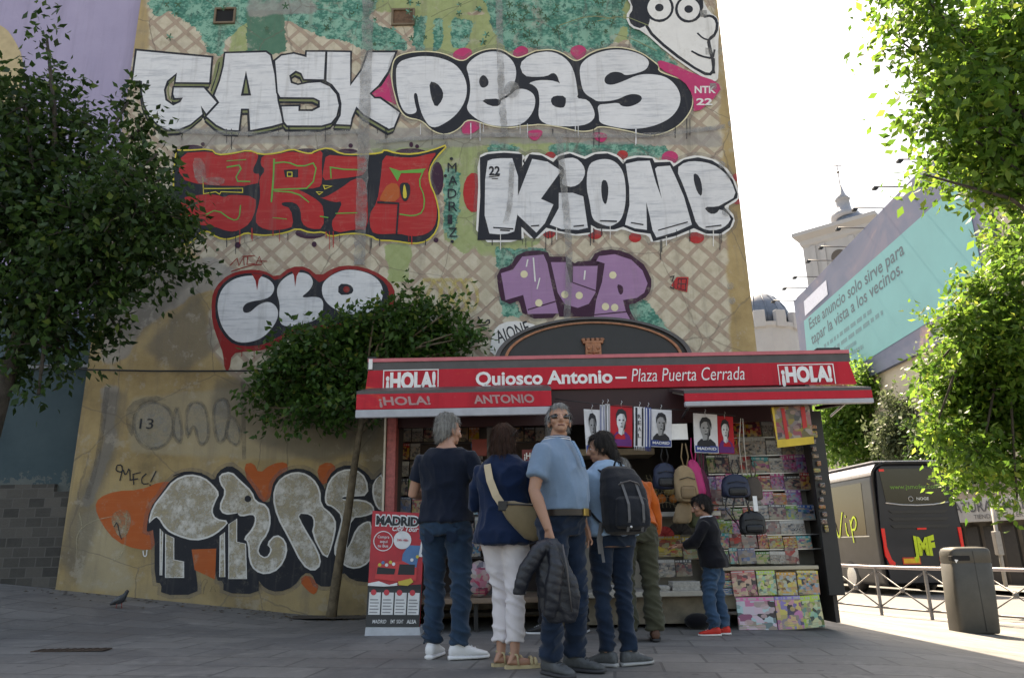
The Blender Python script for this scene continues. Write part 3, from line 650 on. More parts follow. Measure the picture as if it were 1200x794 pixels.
g.line(DR, 'I', [(190, 100), (230, 60), (240, 100), (265, 55), (270, 100)], 1.0, 0); g.line(DR, 'I', [(260, 50), (330, 45)], 1.0, 0); g.line(DR, 'I', [(290, 50), (285, 95), (330, 90)], 1.0, 0); g.line(DR, 'I', [(335, 95), (355, 50), (370, 85), (340, 72), (400, 78)], 1.0, 0); g.line(DR, 'I', [(195, 135), (300, 100), (370, 95)], 1.0)
g.drips(DR, 8, [(300, 408), (320, 405), (285, 412), (350, 392)])
g.done('white bubble letters edged in black and dripping red')
# --- purple 1UP
g = Graf(.004)
PUR = [('J', [(125, 185), (190, 165), (240, 95), (355, 84), (375, 130), (400, 250), (436, 402), (270, 405), (245, 302), (150, 330), (138, 260)]),
       ('J', [(395, 125), (475, 125), (500, 235), (513, 235), (515, 147), (648, 145), (636, 290), (600, 350), (540, 372), (470, 352), (432, 290)]),
       ('J', [(640, 118), (655, 92), (740, 82), (830, 112), (890, 170), (918, 240), (900, 290), (860, 318), (785, 330), (800, 390), (832, 450), (625, 445), (640, 330), (672, 230), (686, 132)])]
for cr, pp in PUR: g.line(OS, cr, pp, 17, 1, True)
for cr, pp in PUR: g.line(D_, cr, pp, 11, 1, True)
g.fill(D_, 'J', [(380, 95), (480, 95), (520, 130), (620, 120), (650, 420), (440, 420)], 0)
for cr, pp in PUR: g.fill(P_, cr, pp, 0)
g.fill(D_, 'J', [(750, 243), (780, 250), (788, 275), (782, 297), (765, 302)], 1)
for q in ([(270, 382), (436, 332)], [(513, 235), (640, 280)], [(625, 410), (810, 392)]): g.line(D_, 'J', q, 1.5, 0)
for x, y in ((250, 190), (330, 345), (470, 300), (730, 195), (690, 365), (740, 370), (548, 305)): g.blob(C_, 'J', x, y, 20)
for q in ([(270, 110), (262, 150)], [(300, 100), (310, 230)], [(335, 210), (320, 270)], [(580, 170), (575, 220)]): g.line(WH, 'J', q, 1.6, 0)
g.fill(R_, 'J', [(1075, 205), (1140, 205), (1132, 287), (1070, 270), (1045, 250)], 0)
for q in ([(1085, 215), (1128, 215), (1122, 278), (1080, 265)], [(1060, 225), (1060, 265)]): g.line(K_, 'J', q, 1.0, 0, len(q) > 2)
g.line(K_, 'J', [(1100, 215), (1098, 272)], 1.0, 0); g.line(K_, 'J', [(1083, 240), (1124, 245)], 1.0, 0)
for q in ([(1040, 205), (1060, 200), (1050, 230)], [(1038, 258), (1060, 270)]): g.line(K_, 'J', q, 1.2, 0)
g.fill(WH, 'J', [(80, 500), (130, 450), (230, 440), (330, 470), (300, 520), (180, 590), (60, 640)], 1)
g.word(K_, 'AIONE', 584, 402, 15, 40, .01, 0, .32)
g.line(K_, 'J', [(0, 420), (30, 460), (60, 430), (65, 460), (0, 470)], 1.5); g.line(K_, 'J', [(5, 500), (60, 480)], 1.2)
for k in range(5): g.line(YO, 'Z', [(486 + 14 * k, 346), (500 + 12 * k, 322), (522 + 10 * k, 344), (506 + 12 * k, 368), (488 + 14 * k, 352)], 4, 1, True)
g.done('purple numeral and letters with a fuzzy dark plum outline')
# --- MADRIZ tag
g = Graf(.016)
for i, ch in enumerate('MADRIZ'): g.word(K_, ch, 524.5 + (i % 2) * 1.0, 201.5 + i * 15.2, 11.0, 10.5 if ch != 'I' else 5.5, 0.0)
for x, y in ((529, 186), (530, 283), (522, 206)): g.blob(K_, 'Z', x, y, 1.9)
g.done('column of small black handwritten capitals')
# --- big beige elephant letters at the foot of the wall
g = Graf(.004)
g.fill(O_, 'M', [(125, 470), (140, 435), (200, 412), (290, 408), (360, 378), (420, 380), (345, 620), (280, 622), (200, 592), (150, 530)], 1)
g.fill(B_, 'M', [(180, 505), (212, 475), (250, 480), (257, 530), (230, 590), (198, 560)], 2)
g.fill(O_, 'L', [(-20, 60), (30, 50), (60, 110), (120, 60), (200, 45), (212, 90), (150, 160), (100, 260), (40, 250), (0, 150)], 1); g.fill(O_, 'L', [(355, 75), (420, 45), (465, 80), (420, 150), (380, 170)], 1)
g.fill(O_, 'L', [(265, 660), (310, 625), (372, 680), (350, 735), (320, 722)], 1)
back = [(50, 402), (68, 290), (128, 208), (178, 138), (258, 93), (350, 108), (402, 148), (420, 98), (480, 62), (540, 98), (602, 178), (642, 250), (688, 258), 'L', (118, 230), (136, 140), (200, 92), (270, 78), (342, 103), (392, 168), (402, 198), (418, 118), (480, 66), (560, 66), (622, 108), (645, 150), (705, 85), (708, 640), (640, 672), (540, 660), (488, 610), (445, 692), (360, 690), (332, 622), (290, 622), (240, 692), (160, 722), (90, 702), (58, 660), 'K', (632, 660), (632, 730), (448, 725), (450, 662), (408, 660), (408, 500), (288, 500), (314, 662), (316, 732), (125, 735), (130, 675), (93, 670), (93, 395), (60, 408)]
g.line(OS, 'K', back, 9, 1, True); g.fill(K_, 'K', back, 1)
g.fill(O_, 'K', [(285, 500), (412, 495), (406, 655), (300, 605)], 0)
F_ = [('K', [(58, 372), (80, 280), (140, 205), (190, 140), (270, 108), (350, 125), (400, 170), (430, 210), (410, 250), (390, 300), (410, 342), (482, 352), (440, 400), (380, 440), (300, 457), (210, 432), (150, 400), (108, 330), (88, 342)]),
      ('K', [(425, 112), (490, 95), (535, 140), (600, 200), (615, 250), (680, 270), (697, 350), (680, 420), (640, 470), (628, 520), (670, 545), (697, 500), (670, 470), (720, 418), (772, 450), (782, 520), (740, 602), (670, 632), (610, 612), (580, 560), (575, 460), (550, 445), (600, 390), (615, 340), (600, 318), (540, 332), (520, 315), (450, 322), (423, 280), (460, 200), (430, 160)]),
      ('L', [(128, 230), (150, 150), (210, 105), (280, 98), (340, 130), (378, 190), (380, 270), (440, 318), (463, 370), (440, 480), (405, 562), (330, 420), (345, 360), (330, 320), (258, 313), (290, 380), (370, 510), (383, 580), (340, 617), (280, 580), (210, 440), (150, 330)]),
      ('L', [(398, 220), (420, 140), (480, 88), (560, 83), (617, 130), (627, 222), (540, 227), (490, 228), (490, 242), (600, 240), (652, 270), (657, 312), (600, 332), (540, 337), (520, 440), (512, 500), (530, 470), (560, 390), (610, 353), (645, 358), (650, 540), (600, 592), (530, 602), (470, 560), (442, 510), (470, 410), (490, 330), (440, 280), (403, 270)]),
      ('L', [(648, 150), (706, 98), (708, 300), (670, 292), (643, 220)])]
for cr, pp in F_: g.fill(WH, cr, pp, 1); 
def shrink(pts, k):
    n = len(pts); out = []
    ar = sum(pts[i][0] * pts[(i + 1) % n][1] - pts[(i + 1) % n][0] * pts[i][1] for i in range(n))
    sg = 1 if ar > 0 else -1
    for i in range(n):
        a = pts[i - 1]; b = pts[(i + 1) % n]; t = Vector((b[0] - a[0], b[1] - a[1])).normalized()
        out.append((pts[i][0] - t.y * k * sg, pts[i][1] + t.x * k * sg))
    return out
for cr, pp in F_: g.fill(B_, cr, shrink(pp, 9), 2)
for pp in ([(148, 418), (195, 440), (195, 552), (246, 562), (246, 646), (147, 646)], [(120, 390), (138, 412), (133, 633), (119, 633)], [(430, 430), (457, 410), (459, 642), (427, 642)], [(475, 370), (520, 340), (520, 460), (566, 470), (571, 652), (474, 652)]): g.fill(WH, 'K', pp, 0); g.fill(B_, 'K', shrink(pp, 5), 0)
g.blob(K_, 'K', 575, 238, 17); g.line(K_, 'K', [(408, 300), (425, 325), (470, 330), (525, 318)], 3.0)
g.line(K_, 'K', [(190, 120), (260, 95), (340, 108)], 1.2); g.line(GD, 'K', [(330, 690), (350, 650), (370, 660), (350, 690), (345, 730)], 1.2); g.line(GD, 'K', [(380, 720), (395, 680), (410, 720)], 1.2)
g.done('large beige and white letters, the first shaped like an elephant, on orange patches')
# --- faded tags
g = Graf(.004)
for pp in ([(330, 85), (400, 120), (410, 200), (370, 260), (300, 260), (262, 200), (270, 120)], [(420, 90), (440, 200), (430, 250), (400, 200)], [(450, 100), (520, 90), (540, 220), (500, 260), (480, 160), (455, 240)], [(545, 90), (610, 80), (600, 220), (560, 250)], [(610, 130), (650, 190), (640, 260), (590, 220)]): g.fill(GH, 'M', pp, 2); g.line(GD, 'M', pp, 4.0, 2, True)
g.fill(GD, 'M', [(240, 100), (330, 66), (400, 90), (300, 90), (262, 140), (265, 230), (235, 180)], 1)
g.word(K_, '13', 163, 502, 12, 17, .0, .1)
g.line(GD, 'M', [(655, 20), (660, 300)], 5); g.line(GD, 'M', [(170, 40), (150, 200), (130, 330), (95, 440)], 6)
g.line(SC_, 'M', [(60, 640), (60, 560), (110, 520), (200, 500)], 1.4); g.line(SC_, 'M', [(70, 490), (80, 540)], 1.4); g.line(SC_, 'M', [(195, 490), (240, 560), (225, 640), (190, 660)], 2.6); g.line(SC_, 'M', [(240, 480), (235, 570)], 1.8)
g.line(K_, 'M', [(195, 540), (205, 520), (215, 570), (222, 585)], 1.1); g.line(WH, 'M', [(298, 625), (300, 645), (310, 645), (312, 622)], 1.3)
for q in ([(205, 320), (200, 340), (225, 345), (222, 318), (205, 320)], [(215, 375), (225, 330), (235, 360), (250, 325), (252, 375)], [(262, 350), (265, 390)], [(255, 372), (280, 368)], [(262, 352), (290, 345)], [(310, 350), (292, 365), (295, 388), (318, 385)], [(345, 340), (325, 380)], [(322, 388), (324, 394)]): g.line(K_, 'M', q, 1.3, 1)
g.done('faded grey ghost letters with small black tags below')
# --- rough cement patches down and across the mural
g = Graf(.030)
for pts, w in (([(432, -30), (430, 60), (426, 160), (424, 230), (421, 310)], 13), ([(584, -30), (586, 60), (588, 120), (592, 160)], 8), ([(655, 160), (662, 230), (668, 300), (664, 380)], 8),
               ([(440, 166), (540, 158), (640, 158), (760, 160), (850, 148)], 5), ([(190, 152), (300, 158), (420, 154)], 5), ([(600, 190), (598, 240), (592, 262)], 6)): g.line(GR, 'Z', pts, w, 3)
for x, y, r in ((846, 193, 4), (851, 248, 5), (856, 335, 4), (858, 352, 4), (845, 60, 4), (857, 145, 4), (855, 205, 4), (600, 105, 9)): g.blob(GR, 'Z', x, y, r, r * 1.1)
g.done('grey cement patches running down the mural')
# vine of leaves painted as dark marks, top
g = Graf(.003)
rr = random.Random(3)
for _ in range(120):
    x = rr.choice([rr.uniform(560, 735), rr.uniform(180, 735)]); y = rr.uniform(-30, 52); s_ = rr.uniform(2.5, 4.5); a0 = rr.random() * 6
    for k in range(5): a = a0 + k * 1.26; g.line(TL if rr.random() < .3 else LF, 'Z', [(x, y), (x + s_ * math.cos(a), y + s_ * math.sin(a))], 1.5, 0)
for pts in ([(505, 20), (520, 12), (545, 5), (570, -8)], [(700, 25), (730, 18), (760, 30)], [(720, 40), (740, 45), (770, 60)], [(655, 30), (690, 18), (720, 22)]): g.line(OL, 'Z', pts, 1.0)
g.done('painted vine leaves in dark green marks')
# cable sagging along the wall
b = MB(); pts = []
for px, py in ((40, 427), (105, 433), (180, 434.5), (250, 434.5), (320, 434), (400, 433), (470, 432), (560, 431)): pts.append(at_y(px, py, YW - .05))
b.tube(pts, .012, 6); tag(b.build('cable', mat('black_rubber', (.02, .02, .02), .6)), 'thin black cable strung straight across the graffiti wall', 'cable')
# ================================================================ NEWS KIOSK
YK = 7.6
M_red = mat('red_enamel', (.50, .012, .028), .35, var=.10, scale=5, spec=.5)
M_pink = mat('lit_red_edge', (.50, .13, .15), .5); M_dgrey = mat('dark_grey_metal', (.075, .07, .072), .45, .3)  # pink of the roof edge is light put into the red's colour
M_steel = mat('brushed_steel', (.42, .42, .43), .35, .8, scale=20); M_blk = mat('black_metal', (.018, .018, .02), .45)
M_white = mat('white_lacquer', (.72, .72, .72), .45); M_copper = mat('copper_trim', (.30, .13, .07), .5, .3, scale=25, var=.3)
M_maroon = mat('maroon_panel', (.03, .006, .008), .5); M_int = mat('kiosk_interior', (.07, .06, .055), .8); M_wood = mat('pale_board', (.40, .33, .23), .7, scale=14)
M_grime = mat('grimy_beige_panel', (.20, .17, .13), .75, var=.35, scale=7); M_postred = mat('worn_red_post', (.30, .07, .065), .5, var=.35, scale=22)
kx = lambda px, py=640, Y=YK: at_y(px, py, Y).x
kz = lambda py, px=700, Y=YK: at_y(px, py, Y).z
XK0, XK1 = kx(431, 435), kx(996, 435)
ZF0, ZF1 = kz(455), kz(416)               # fascia
GK = gz(0, 7.6)
kio = thing('news_kiosk', ((XK0 + XK1) / 2, 8.3, GK), 'red newspaper kiosk with an arched black roof and raised front flaps', 'kiosk')
print('kiosk', XK0, XK1, ZF0 - GK, ZF1 - GK)
# roof
b = MB(); zt = ZF1
b.box(XK0 - .01, XK1 + .03, YK + .02, 9.15, zt - .12, zt - .01)
b.build('roof', [M_dgrey], kio)
b = MB(); cx = kx(695, 418, 7.75); RX = kx(810, 417, 7.75) - cx; RZ = kz(374, 695, 7.75) - zt + .02
N = 40
def arc(k, sx=1, sz=1, y=0): a = math.pi * k / N; return (cx - RX * sx * math.cos(a), y, zt - .01 + RZ * sz * math.sin(a))
for k in range(N):
    b.add([arc(k, y=7.72), arc(k + 1, y=7.72), arc(k + 1, y=9.1), arc(k, y=9.1)], [(0, 1, 2, 3)], True)
pts = [arc(k, y=7.72) for k in range(N + 1)]
b.poly3(pts); b.poly3([(p[0], 9.1, p[2]) for p in pts])
ar_ = b.build('arched_roof', [M_blk], kio)
b = MB()
for k in range(N):      # raised copper ring and outer lip
    o, i_ = (.90, .86), (.865, .815)
    for (a0, a1, y0) in (((.905, .89), (.875, .85), 7.70),):
        p = [arc(k, *a0, y0), arc(k + 1, *a0, y0), arc(k + 1, *a1, y0), arc(k, *a1, y0)]
        b.add(p + [(q[0], 7.722, q[2]) for q in p], [(0, 1, 2, 3), (0, 4, 5, 1), (2, 6, 7, 3)])
b.build('trim_ring', [M_copper], kio)
b = MB()
for k in range(N):
    p = [arc(k, 1.0, 1.0, 7.685), arc(k + 1, 1.0, 1.0, 7.685), arc(k + 1, .955, .945, 7.685), arc(k, .955, .945, 7.685)]
    b.add(p + [(q[0], 7.722, q[2]) for q in p], [(0, 1, 2, 3), (0, 4, 5, 1), (2, 6, 7, 3)])
b.build('arch_lip', [M_dgrey], kio)
b = MB(); w = .105; h0 = zt; h1 = zt + .165                       # city crest with crown
b.cbox(cx - w * .82, cx + w * .82, 7.675, 7.722, h0, h1, .008)
for i in range(5): b.tube([(cx + w * (i - 2) * .45, 7.70, h1), (cx + w * (i - 2) * .5, 7.70, h1 + .05)], [.018, .026], 6)
b.cbox(cx - w * 1.05, cx + w * 1.05, 7.672, 7.722, h1 - .012, h1 + .02, .006)
for i in range(3): b.ell((cx + (i - 1) * .05, 7.672, h0 + .10 - .035 * (i % 2)), (.018, .012, .022), 8)
b.tube([(cx, 7.672, h0 + .02), (cx, 7.672, h0 + .13)], .011, 6); b.tube([(cx - .06, 7.672, h0 + .05), (cx + .06, 7.672, h0 + .05)], .009, 6)
b.build('crest', [M_copper], kio)
# fascia: edge strip, dark band, red sign board
b = MB(); za = kz(419.5); zb = kz(429)
b.m(0).box(XK0, XK1 + .015, YK - .015, YK + .10, za, ZF1 + .005); b.m(1).box(XK0 + .004, XK1 + .01, YK, YK + .08, zb, za)
b.m(2).box(XK0 + .01, XK0 + .05, YK - .02, YK + .05, zb + .01, ZF1 + .0)
b.build('roof_edge', [M_pink, M_dgrey, M_white], kio)
n = NT('printed_red_sign'); p = n.pos()
f = n.noise(2.4, 5, .6, n.pos(scale=(1, 1, 2.2)), 1.2)
c = n.ramp(f, [(.35, (.42, .008, .022)), (.55, (.50, .014, .03)), (.64, (.56, .05, .03)), (.72, (.60, .17, .05))])
sx = n.n('ShaderNodeSeparateXYZ'); n.l(p, sx.inputs[0])
mr = n.n('ShaderNodeMapRange'); n.l(sx.outputs[0], mr.inputs[0]); mr.inputs[1].default_value = kx(430, 440); mr.inputs[2].default_value = kx(560, 440); mr.inputs[3].default_value = 1; mr.inputs[4].default_value = 0
c = n.mix(mr.outputs[0], (.47, .010, .026), c); stn = n.noise(1, 5, .7, n.pos(scale=(9, 9, .8))); c = n.mix(n.math('MULTIPLY', n.ramp(stn, [(.5, (0, 0, 0)), (.75, (1, 1, 1))]), .45), c, (.20, .02, .025)); n.color(n.mix(n.math('MULTIPLY', n.ramp(n.noise(30, 5, .75, p), [(.62, (0, 0, 0)), (.7, (1, 1, 1))]), .25), c, (.45, .25, .22))); n.rough(n.ramp(stn, [(.3, (.4, .4, .4)), (.7, (.65, .65, .65))])); n.b.inputs['Specular IOR Level'].default_value = .25; n.bump(n.noise(1.2, 2, .5, p), .25, .05); M_sign = n.m
b = MB(); b.prism([(XK0 - .02, YK - .005, ZF0), (XK1 + .05, YK - .005, ZF0), (XK1, YK - .005, zb), (XK0 + .005, YK - .005, zb)], (0, .07, 0))
sg = b.build('sign_board', [M_sign], kio, fix=True)
b = MB(); ux, uz = (1, 0, 0), (0, 0, 1); yl = YK - .009
def hola(b, x0, x1, z0, z1, y):
    t = .010
    for q in ((x0, x1, z1 - t, z1), (x0, x0 + t, z0, z1 - t), (x1 - t, x1, z0, z1 - t)): b.add([(q[0], y, q[2]), (q[1], y, q[2]), (q[1], y, q[3]), (q[0], y, q[3])], [(0, 1, 2, 3)])
    k = .022; write(b, '¡HOLA!', (x0 + .03, y, z0 + .035), ux, uz, (z1 - z0) * .70, x1 - x0 - .06, .055)
hola(b, kx(449, 445), kx(514, 445), ZF0 + .005, kz(433, 480), yl); hola(b, kx(912, 440), kx(978, 440), ZF0 + .0, kz(426.5, 945), yl)
write(b, 'Quiosco Antonio', (kx(557.5, 448), yl, kz(449.5, 640)), ux, uz, kz(434.5, 640) - kz(449.5, 640), kx(718, 448) - kx(557.5, 448), .030)
b.box(kx(721, 442), kx(734, 442), yl - .001, yl + .001, kz(443.6, 727), kz(441.4, 727))
write(b, 'Plaza Puerta Cerrada', (kx(740, 446), yl, kz(446, 800)), ux, uz, kz(430.5, 800) - kz(446, 800), kx(873, 446) - kx(740, 446), -.004, .22)
lt = b.build('lettering', [M_white], sg)
# little roof boxes at the ends
b = MB(); b.cbox(kx(962, 408), kx(990, 408), YK + .1, YK + .35, ZF1, kz(404, 970), .01); b.cbox(kx(430, 412), kx(441, 412), YK + .02, YK + .2, ZF1, ZF1 + .035, .008)
b.build('roof_fitting', [M_blk], kio)
# raised flaps
def flap(x0p, x1p, pt, pb, yf, hy, txt):
    zt_ = kz(pt, (x0p + x1p) / 2, yf); zb_ = kz(pb, (x0p + x1p) / 2, yf); x0 = kx(x0p, pt, yf); x1 = kx(x1p, pt, yf)
    hz = kz(456, (x0p + x1p) / 2, hy); h = zt_ - zb_
    b = MB(); b.m(0); tz = .03
    b.prism([(x0, yf, zt_), (x0, hy, hz + tz), (x0, hy, hz), (x0, yf, zt_ - tz)], (x1 - x0, 0, 0))       # top plate
    o = b.build('front_flap', [M_dgrey], kio, fix=True)
    b = MB(); b.cbox(x0 + .002, x1 - .002, yf - .012, yf + .03, zb_ + h * .30, zt_ - tz - .002, .006); fr = b.build('red_lip', [M_sign], o)
    b = MB(); b.cbox(x0, x1, yf - .018, yf + .035, zb_, zb_ + h * .29, .006); b.build('white_lip', [mat('pale_painted_lip', (.36, .37, .41), .5)], o)
    b = MB()       # underside lining and ribs
    b.prism([(x0 + .03, yf + .04, zt_ - tz - .02), (x0 + .03, hy, hz - .02), (x0 + .03, hy, hz - .004), (x0 + .03, yf + .04, zt_ - tz - .004)], (x1 - x0 - .06, 0, 0))
    b.build('lining', [mat('grey_lining', (.34, .33, .33), .6)], o, fix=True)
    for xs_ in (x0 + .12, x1 - .12):
        b = MB(); b.tube([(xs_, yf + .12, zt_ - .06), (xs_, YK + .05, hz - .28)], .012, 8); b.build('gas_strut', [M_steel], o)
    if txt:
        b = MB(); z_ = zb_ + h * .45
        for s_, a, c_ in (('¡HOLA!', 444, 505), ('ANTONIO', 556, 626)): write(b, s_, (kx(a, 470, yf), yf - .016, z_), ux, uz, h * .30, kx(c_, 470, yf) - kx(a, 470, yf), .03, -.15)
        b.build('lettering', [mat('faded_lettering', (.36, .22, .22), .6)], fr)
    return o
YF = 6.95
flap(418, 646, 456, 487.5, YF, YK - .02, True)
flap(801, 1021, 455, 474, YF, YK - .02, False)
# body
xl0, xl1 = kx(453, 560), kx(464, 560)
zi = ZF0 + .02
b = MB(); b.cbox(xl0, xl1, YK - .06, YK + .12, GK + .1, zi, .006); b.build('corner_post', [M_postred], kio)
b = MB(); b.cbox(kx(450, 560), kx(452.3, 560), YK - .08, YK + .0, GK + .1, zi, .003); b.build('post_edge', [mat('cream_edge', (.45, .40, .32), .6)], kio)
XRr = kx(958, 560)
b = MB(); b.m(0).box(xl0 + .02, xl0 + .06, YK + .12, 9.1, GK, zi); b.box(XRr - .0, XRr + .04, YK + .0, 9.1, GK, zi); b.box(xl0 + .02, XRr + .04, 9.06, 9.12, GK, zi)
b.box(xl0 + .02, XRr, YK + .1, 9.06, zi - .02, zi + .01); b.box(xl0 + .06, XRr, YK + .3, 9.06, GK + .10, GK + .13)
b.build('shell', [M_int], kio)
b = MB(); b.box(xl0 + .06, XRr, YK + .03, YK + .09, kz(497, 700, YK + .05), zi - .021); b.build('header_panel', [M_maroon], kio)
b = MB(); xd0, xd1 = kx(552, 560, 7.9), kx(558, 560, 7.9)
for (a, c_) in ((571, 578), (640, 647), (818, 824)):
    bb = MB(); bb.cbox(kx(a, 560, 7.75), kx(c_, 560, 7.75), 7.72, 7.80, GK + .3, zi - .03, .004); bb.build('mullion', [M_dgrey], kio)
# skirt and counters
zc = kz(692, 780, 7.5); x0c, x1c = kx(640, 690, 7.5), kx(843, 690, 7.5)
b = MB(); b.cbox(x0c, x1c, 7.45, 8.1, zc - .05, zc, .008); b.build('counter', [mat('pale_counter', (.44, .41, .36), .5, scale=15)], kio)
b = MB(); b.box(x0c + .03, x1c + .03, 7.62, 7.66, GK + .02, zc - .052); b.build('kickboard', [M_grime], kio)
b = MB(); b.box(x0c + .02, x1c, 8.05, 8.10, zc, kz(604, 780, 8.05)); b.build('back_board', [mat('stained_steel_panel', (.26, .24, .21), .5, .4)], kio)
b = MB(); b.cbox(kx(755, 600, 7.8), kx(842, 600, 7.8), 7.72, 8.1, kz(605, 790, 7.72), kz(599, 790, 7.72), .006); b.build('steel_shelf', [M_steel], kio)
b = MB(); b.cbox(kx(660, 528, 8.2), kx(765, 528, 8.2), 8.1, 8.5, kz(533, 710, 8.1), kz(525.5, 710, 8.1), .006); b.build('wooden_shelf', [M_wood], kio)
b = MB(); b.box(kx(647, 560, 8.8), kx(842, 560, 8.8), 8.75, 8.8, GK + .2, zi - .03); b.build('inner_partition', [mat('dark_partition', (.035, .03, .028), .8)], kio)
zl = kz(700, 560, 7.35)
b = MB(); b.cbox(xl0, kx(642, 700, 7.35), 7.3, 8.2, zl - .05, zl, .008); b.build('low_shelf', [mat('brown_shelf', (.20, .14, .10), .6)], kio)
for px_ in (466, 558, 636):
    bb = MB(); x_ = kx(px_, 710, 7.4); bb.cbox(x_ - .02, x_ + .02, 7.36, 7.42, gz(x_, 7.4), zl - .05, .004); bb.build('shelf_leg', [M_blk], kio)
b = MB(); b.box(xl0 + .08, kx(642, 700, 7.9), 8.3, 8.36, GK + .05, zl); b.build('kickboard', [M_grime], kio)
# right magazine bay
zr = kz(663, 900, 7.5); xr0, xr1 = kx(846, 660, 7.5), kx(958, 660, 7.5)
b = MB(); b.cbox(xr0 - .1, xr1, 7.48, 7.95, zr - .035, zr, .006); b.build('magazine_shelf', [mat('cream_shelf', (.46, .40, .30), .6)], kio)
b = MB(); b.box(xr0, xr1, 7.60, 7.64, kz(712, 900, 7.6), zr - .037); b.build('kickboard', [mat('cream_front', (.40, .35, .27), .6, var=.2)], kio)
b = MB(); xb0, xb1 = kx(824, 560, 7.95), XRr; b.box(xb0, xb1, 7.95, 7.99, zr, kz(488, 890, 7.95)); b.build('rack_back', [mat('rack_grey', (.22, .215, .21), .7)], kio)
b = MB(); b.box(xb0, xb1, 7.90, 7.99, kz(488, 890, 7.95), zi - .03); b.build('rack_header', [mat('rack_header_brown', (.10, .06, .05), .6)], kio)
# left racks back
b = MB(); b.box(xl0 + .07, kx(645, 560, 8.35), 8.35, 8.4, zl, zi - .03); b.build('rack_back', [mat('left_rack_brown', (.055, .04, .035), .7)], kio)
# black outer panel on the right
xp0, xp1 = kx(950, 560, 7.5), kx(967, 560, 7.5)
b = MB(); b.cbox(xp0 + .02, xp1 + .03, 7.46, 7.52, kz(697, 970, 7.5), kz(482, 960, 7.5), .006); b.build('side_panel', [M_blk], kio)
b = MB(); b.tube([(kx(956, 478, 7.4), 7.4, kz(478, 956, 7.4)), (kx(1012, 466, 7.0), 7.0, kz(468, 1012, 7.0))], .02, 6); b.build('flap_arm', [M_maroon], kio)
# ================================================================ STOCK OF THE KIOSK
def cover(name, c1, c2, c3, band=.2, sc=4.5, foot=None, dim=True):
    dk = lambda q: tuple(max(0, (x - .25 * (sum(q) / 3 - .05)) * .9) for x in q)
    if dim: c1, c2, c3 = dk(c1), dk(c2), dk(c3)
    n = NT(name); g_ = n.coord('Generated'); oi = n.n('ShaderNodeObjectInfo')
    sx = n.n('ShaderNodeSeparateXYZ'); n.l(g_, sx.inputs[0]); x, z = sx.outputs[0], sx.outputs[2]
    cb = n.n('ShaderNodeCombineXYZ'); n.l(x, cb.inputs[0]); n.l(n.math('MULTIPLY', z, 1.35), cb.inputs[1]); n.l(n.math('MULTIPLY', oi.outputs['Random'], 40.0), cb.inputs[2])
    v = n.n('ShaderNodeTexVoronoi'); v.inputs['Scale'].default_value = sc; v.distance = 'CHEBYCHEV'; n.l(cb.outputs[0], v.inputs['Vector'])
    v2 = n.n('ShaderNodeTexVoronoi'); v2.inputs['Scale'].default_value = sc * .55; n.l(cb.outputs[0], v2.inputs['Vector'])
    s2 = n.n('ShaderNodeSeparateColor'); n.l(v.outputs['Color'], s2.inputs[0])
    pic = n.ramp(s2.outputs[0], [(.0, c2), (.3, c3), (.5, (.26, .21, .17)), (.66, c1), (.82, (.02, .02, .03)), (1, c2)])
    face = n.math('LESS_THAN', v2.outputs['Distance'], .3)
    pic = n.mix(n.math('MULTIPLY', face, .75), pic, n.mix(n.noise(5, 3, .6, cb.outputs[0]), (.42, .24, .17), c3))
    hd = n.math('GREATER_THAN', z, 1 - band)
    tt = n.n('ShaderNodeCombineXYZ'); n.l(n.math('MULTIPLY', x, 7.0), tt.inputs[0]); n.l(n.math('MULTIPLY', oi.outputs['Random'], 91.0), tt.inputs[2])
    ttl = n.math('MULTIPLY', n.math('GREATER_THAN', n.noise(1.6, 1, .5, tt.outputs[0]), .46), n.math('LESS_THAN', n.math('ABSOLUTE', n.math('SUBTRACT', z, 1 - band * .5)), band * .28))
    c = n.mix(hd, pic, c1); c = n.mix(n.math('MULTIPLY', ttl, .9), c, (.42, .41, .40))
    ln = n.math('MULTIPLY', n.math('LESS_THAN', n.math('FRACT', n.math('MULTIPLY', z, 14.0)), .4), n.math('MULTIPLY', n.math('LESS_THAN', z, .22), n.math('LESS_THAN', x, .7)))
    c = n.mix(n.math('MULTIPLY', ln, .7), c, (.34, .32, .22) if foot is None else foot)
    n.color(c); n.rough(.3); n.b.inputs['Specular IOR Level'].default_value = .5
    return n.m
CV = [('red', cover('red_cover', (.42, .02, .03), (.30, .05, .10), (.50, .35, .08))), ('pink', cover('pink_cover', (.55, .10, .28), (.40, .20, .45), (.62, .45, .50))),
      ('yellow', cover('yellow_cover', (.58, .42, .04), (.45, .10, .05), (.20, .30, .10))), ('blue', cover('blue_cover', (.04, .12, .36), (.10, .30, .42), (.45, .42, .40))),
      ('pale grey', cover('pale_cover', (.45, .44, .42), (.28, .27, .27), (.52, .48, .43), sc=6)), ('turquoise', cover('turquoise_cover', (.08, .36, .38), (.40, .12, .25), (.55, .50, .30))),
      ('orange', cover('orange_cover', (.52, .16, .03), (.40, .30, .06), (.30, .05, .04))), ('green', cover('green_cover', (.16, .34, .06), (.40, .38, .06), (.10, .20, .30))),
      ('black', cover('black_cover', (.03, .03, .04), (.20, .05, .06), (.30, .26, .20))), ('violet', cover('violet_cover', (.24, .08, .32), (.50, .15, .35), (.20, .35, .50)))]
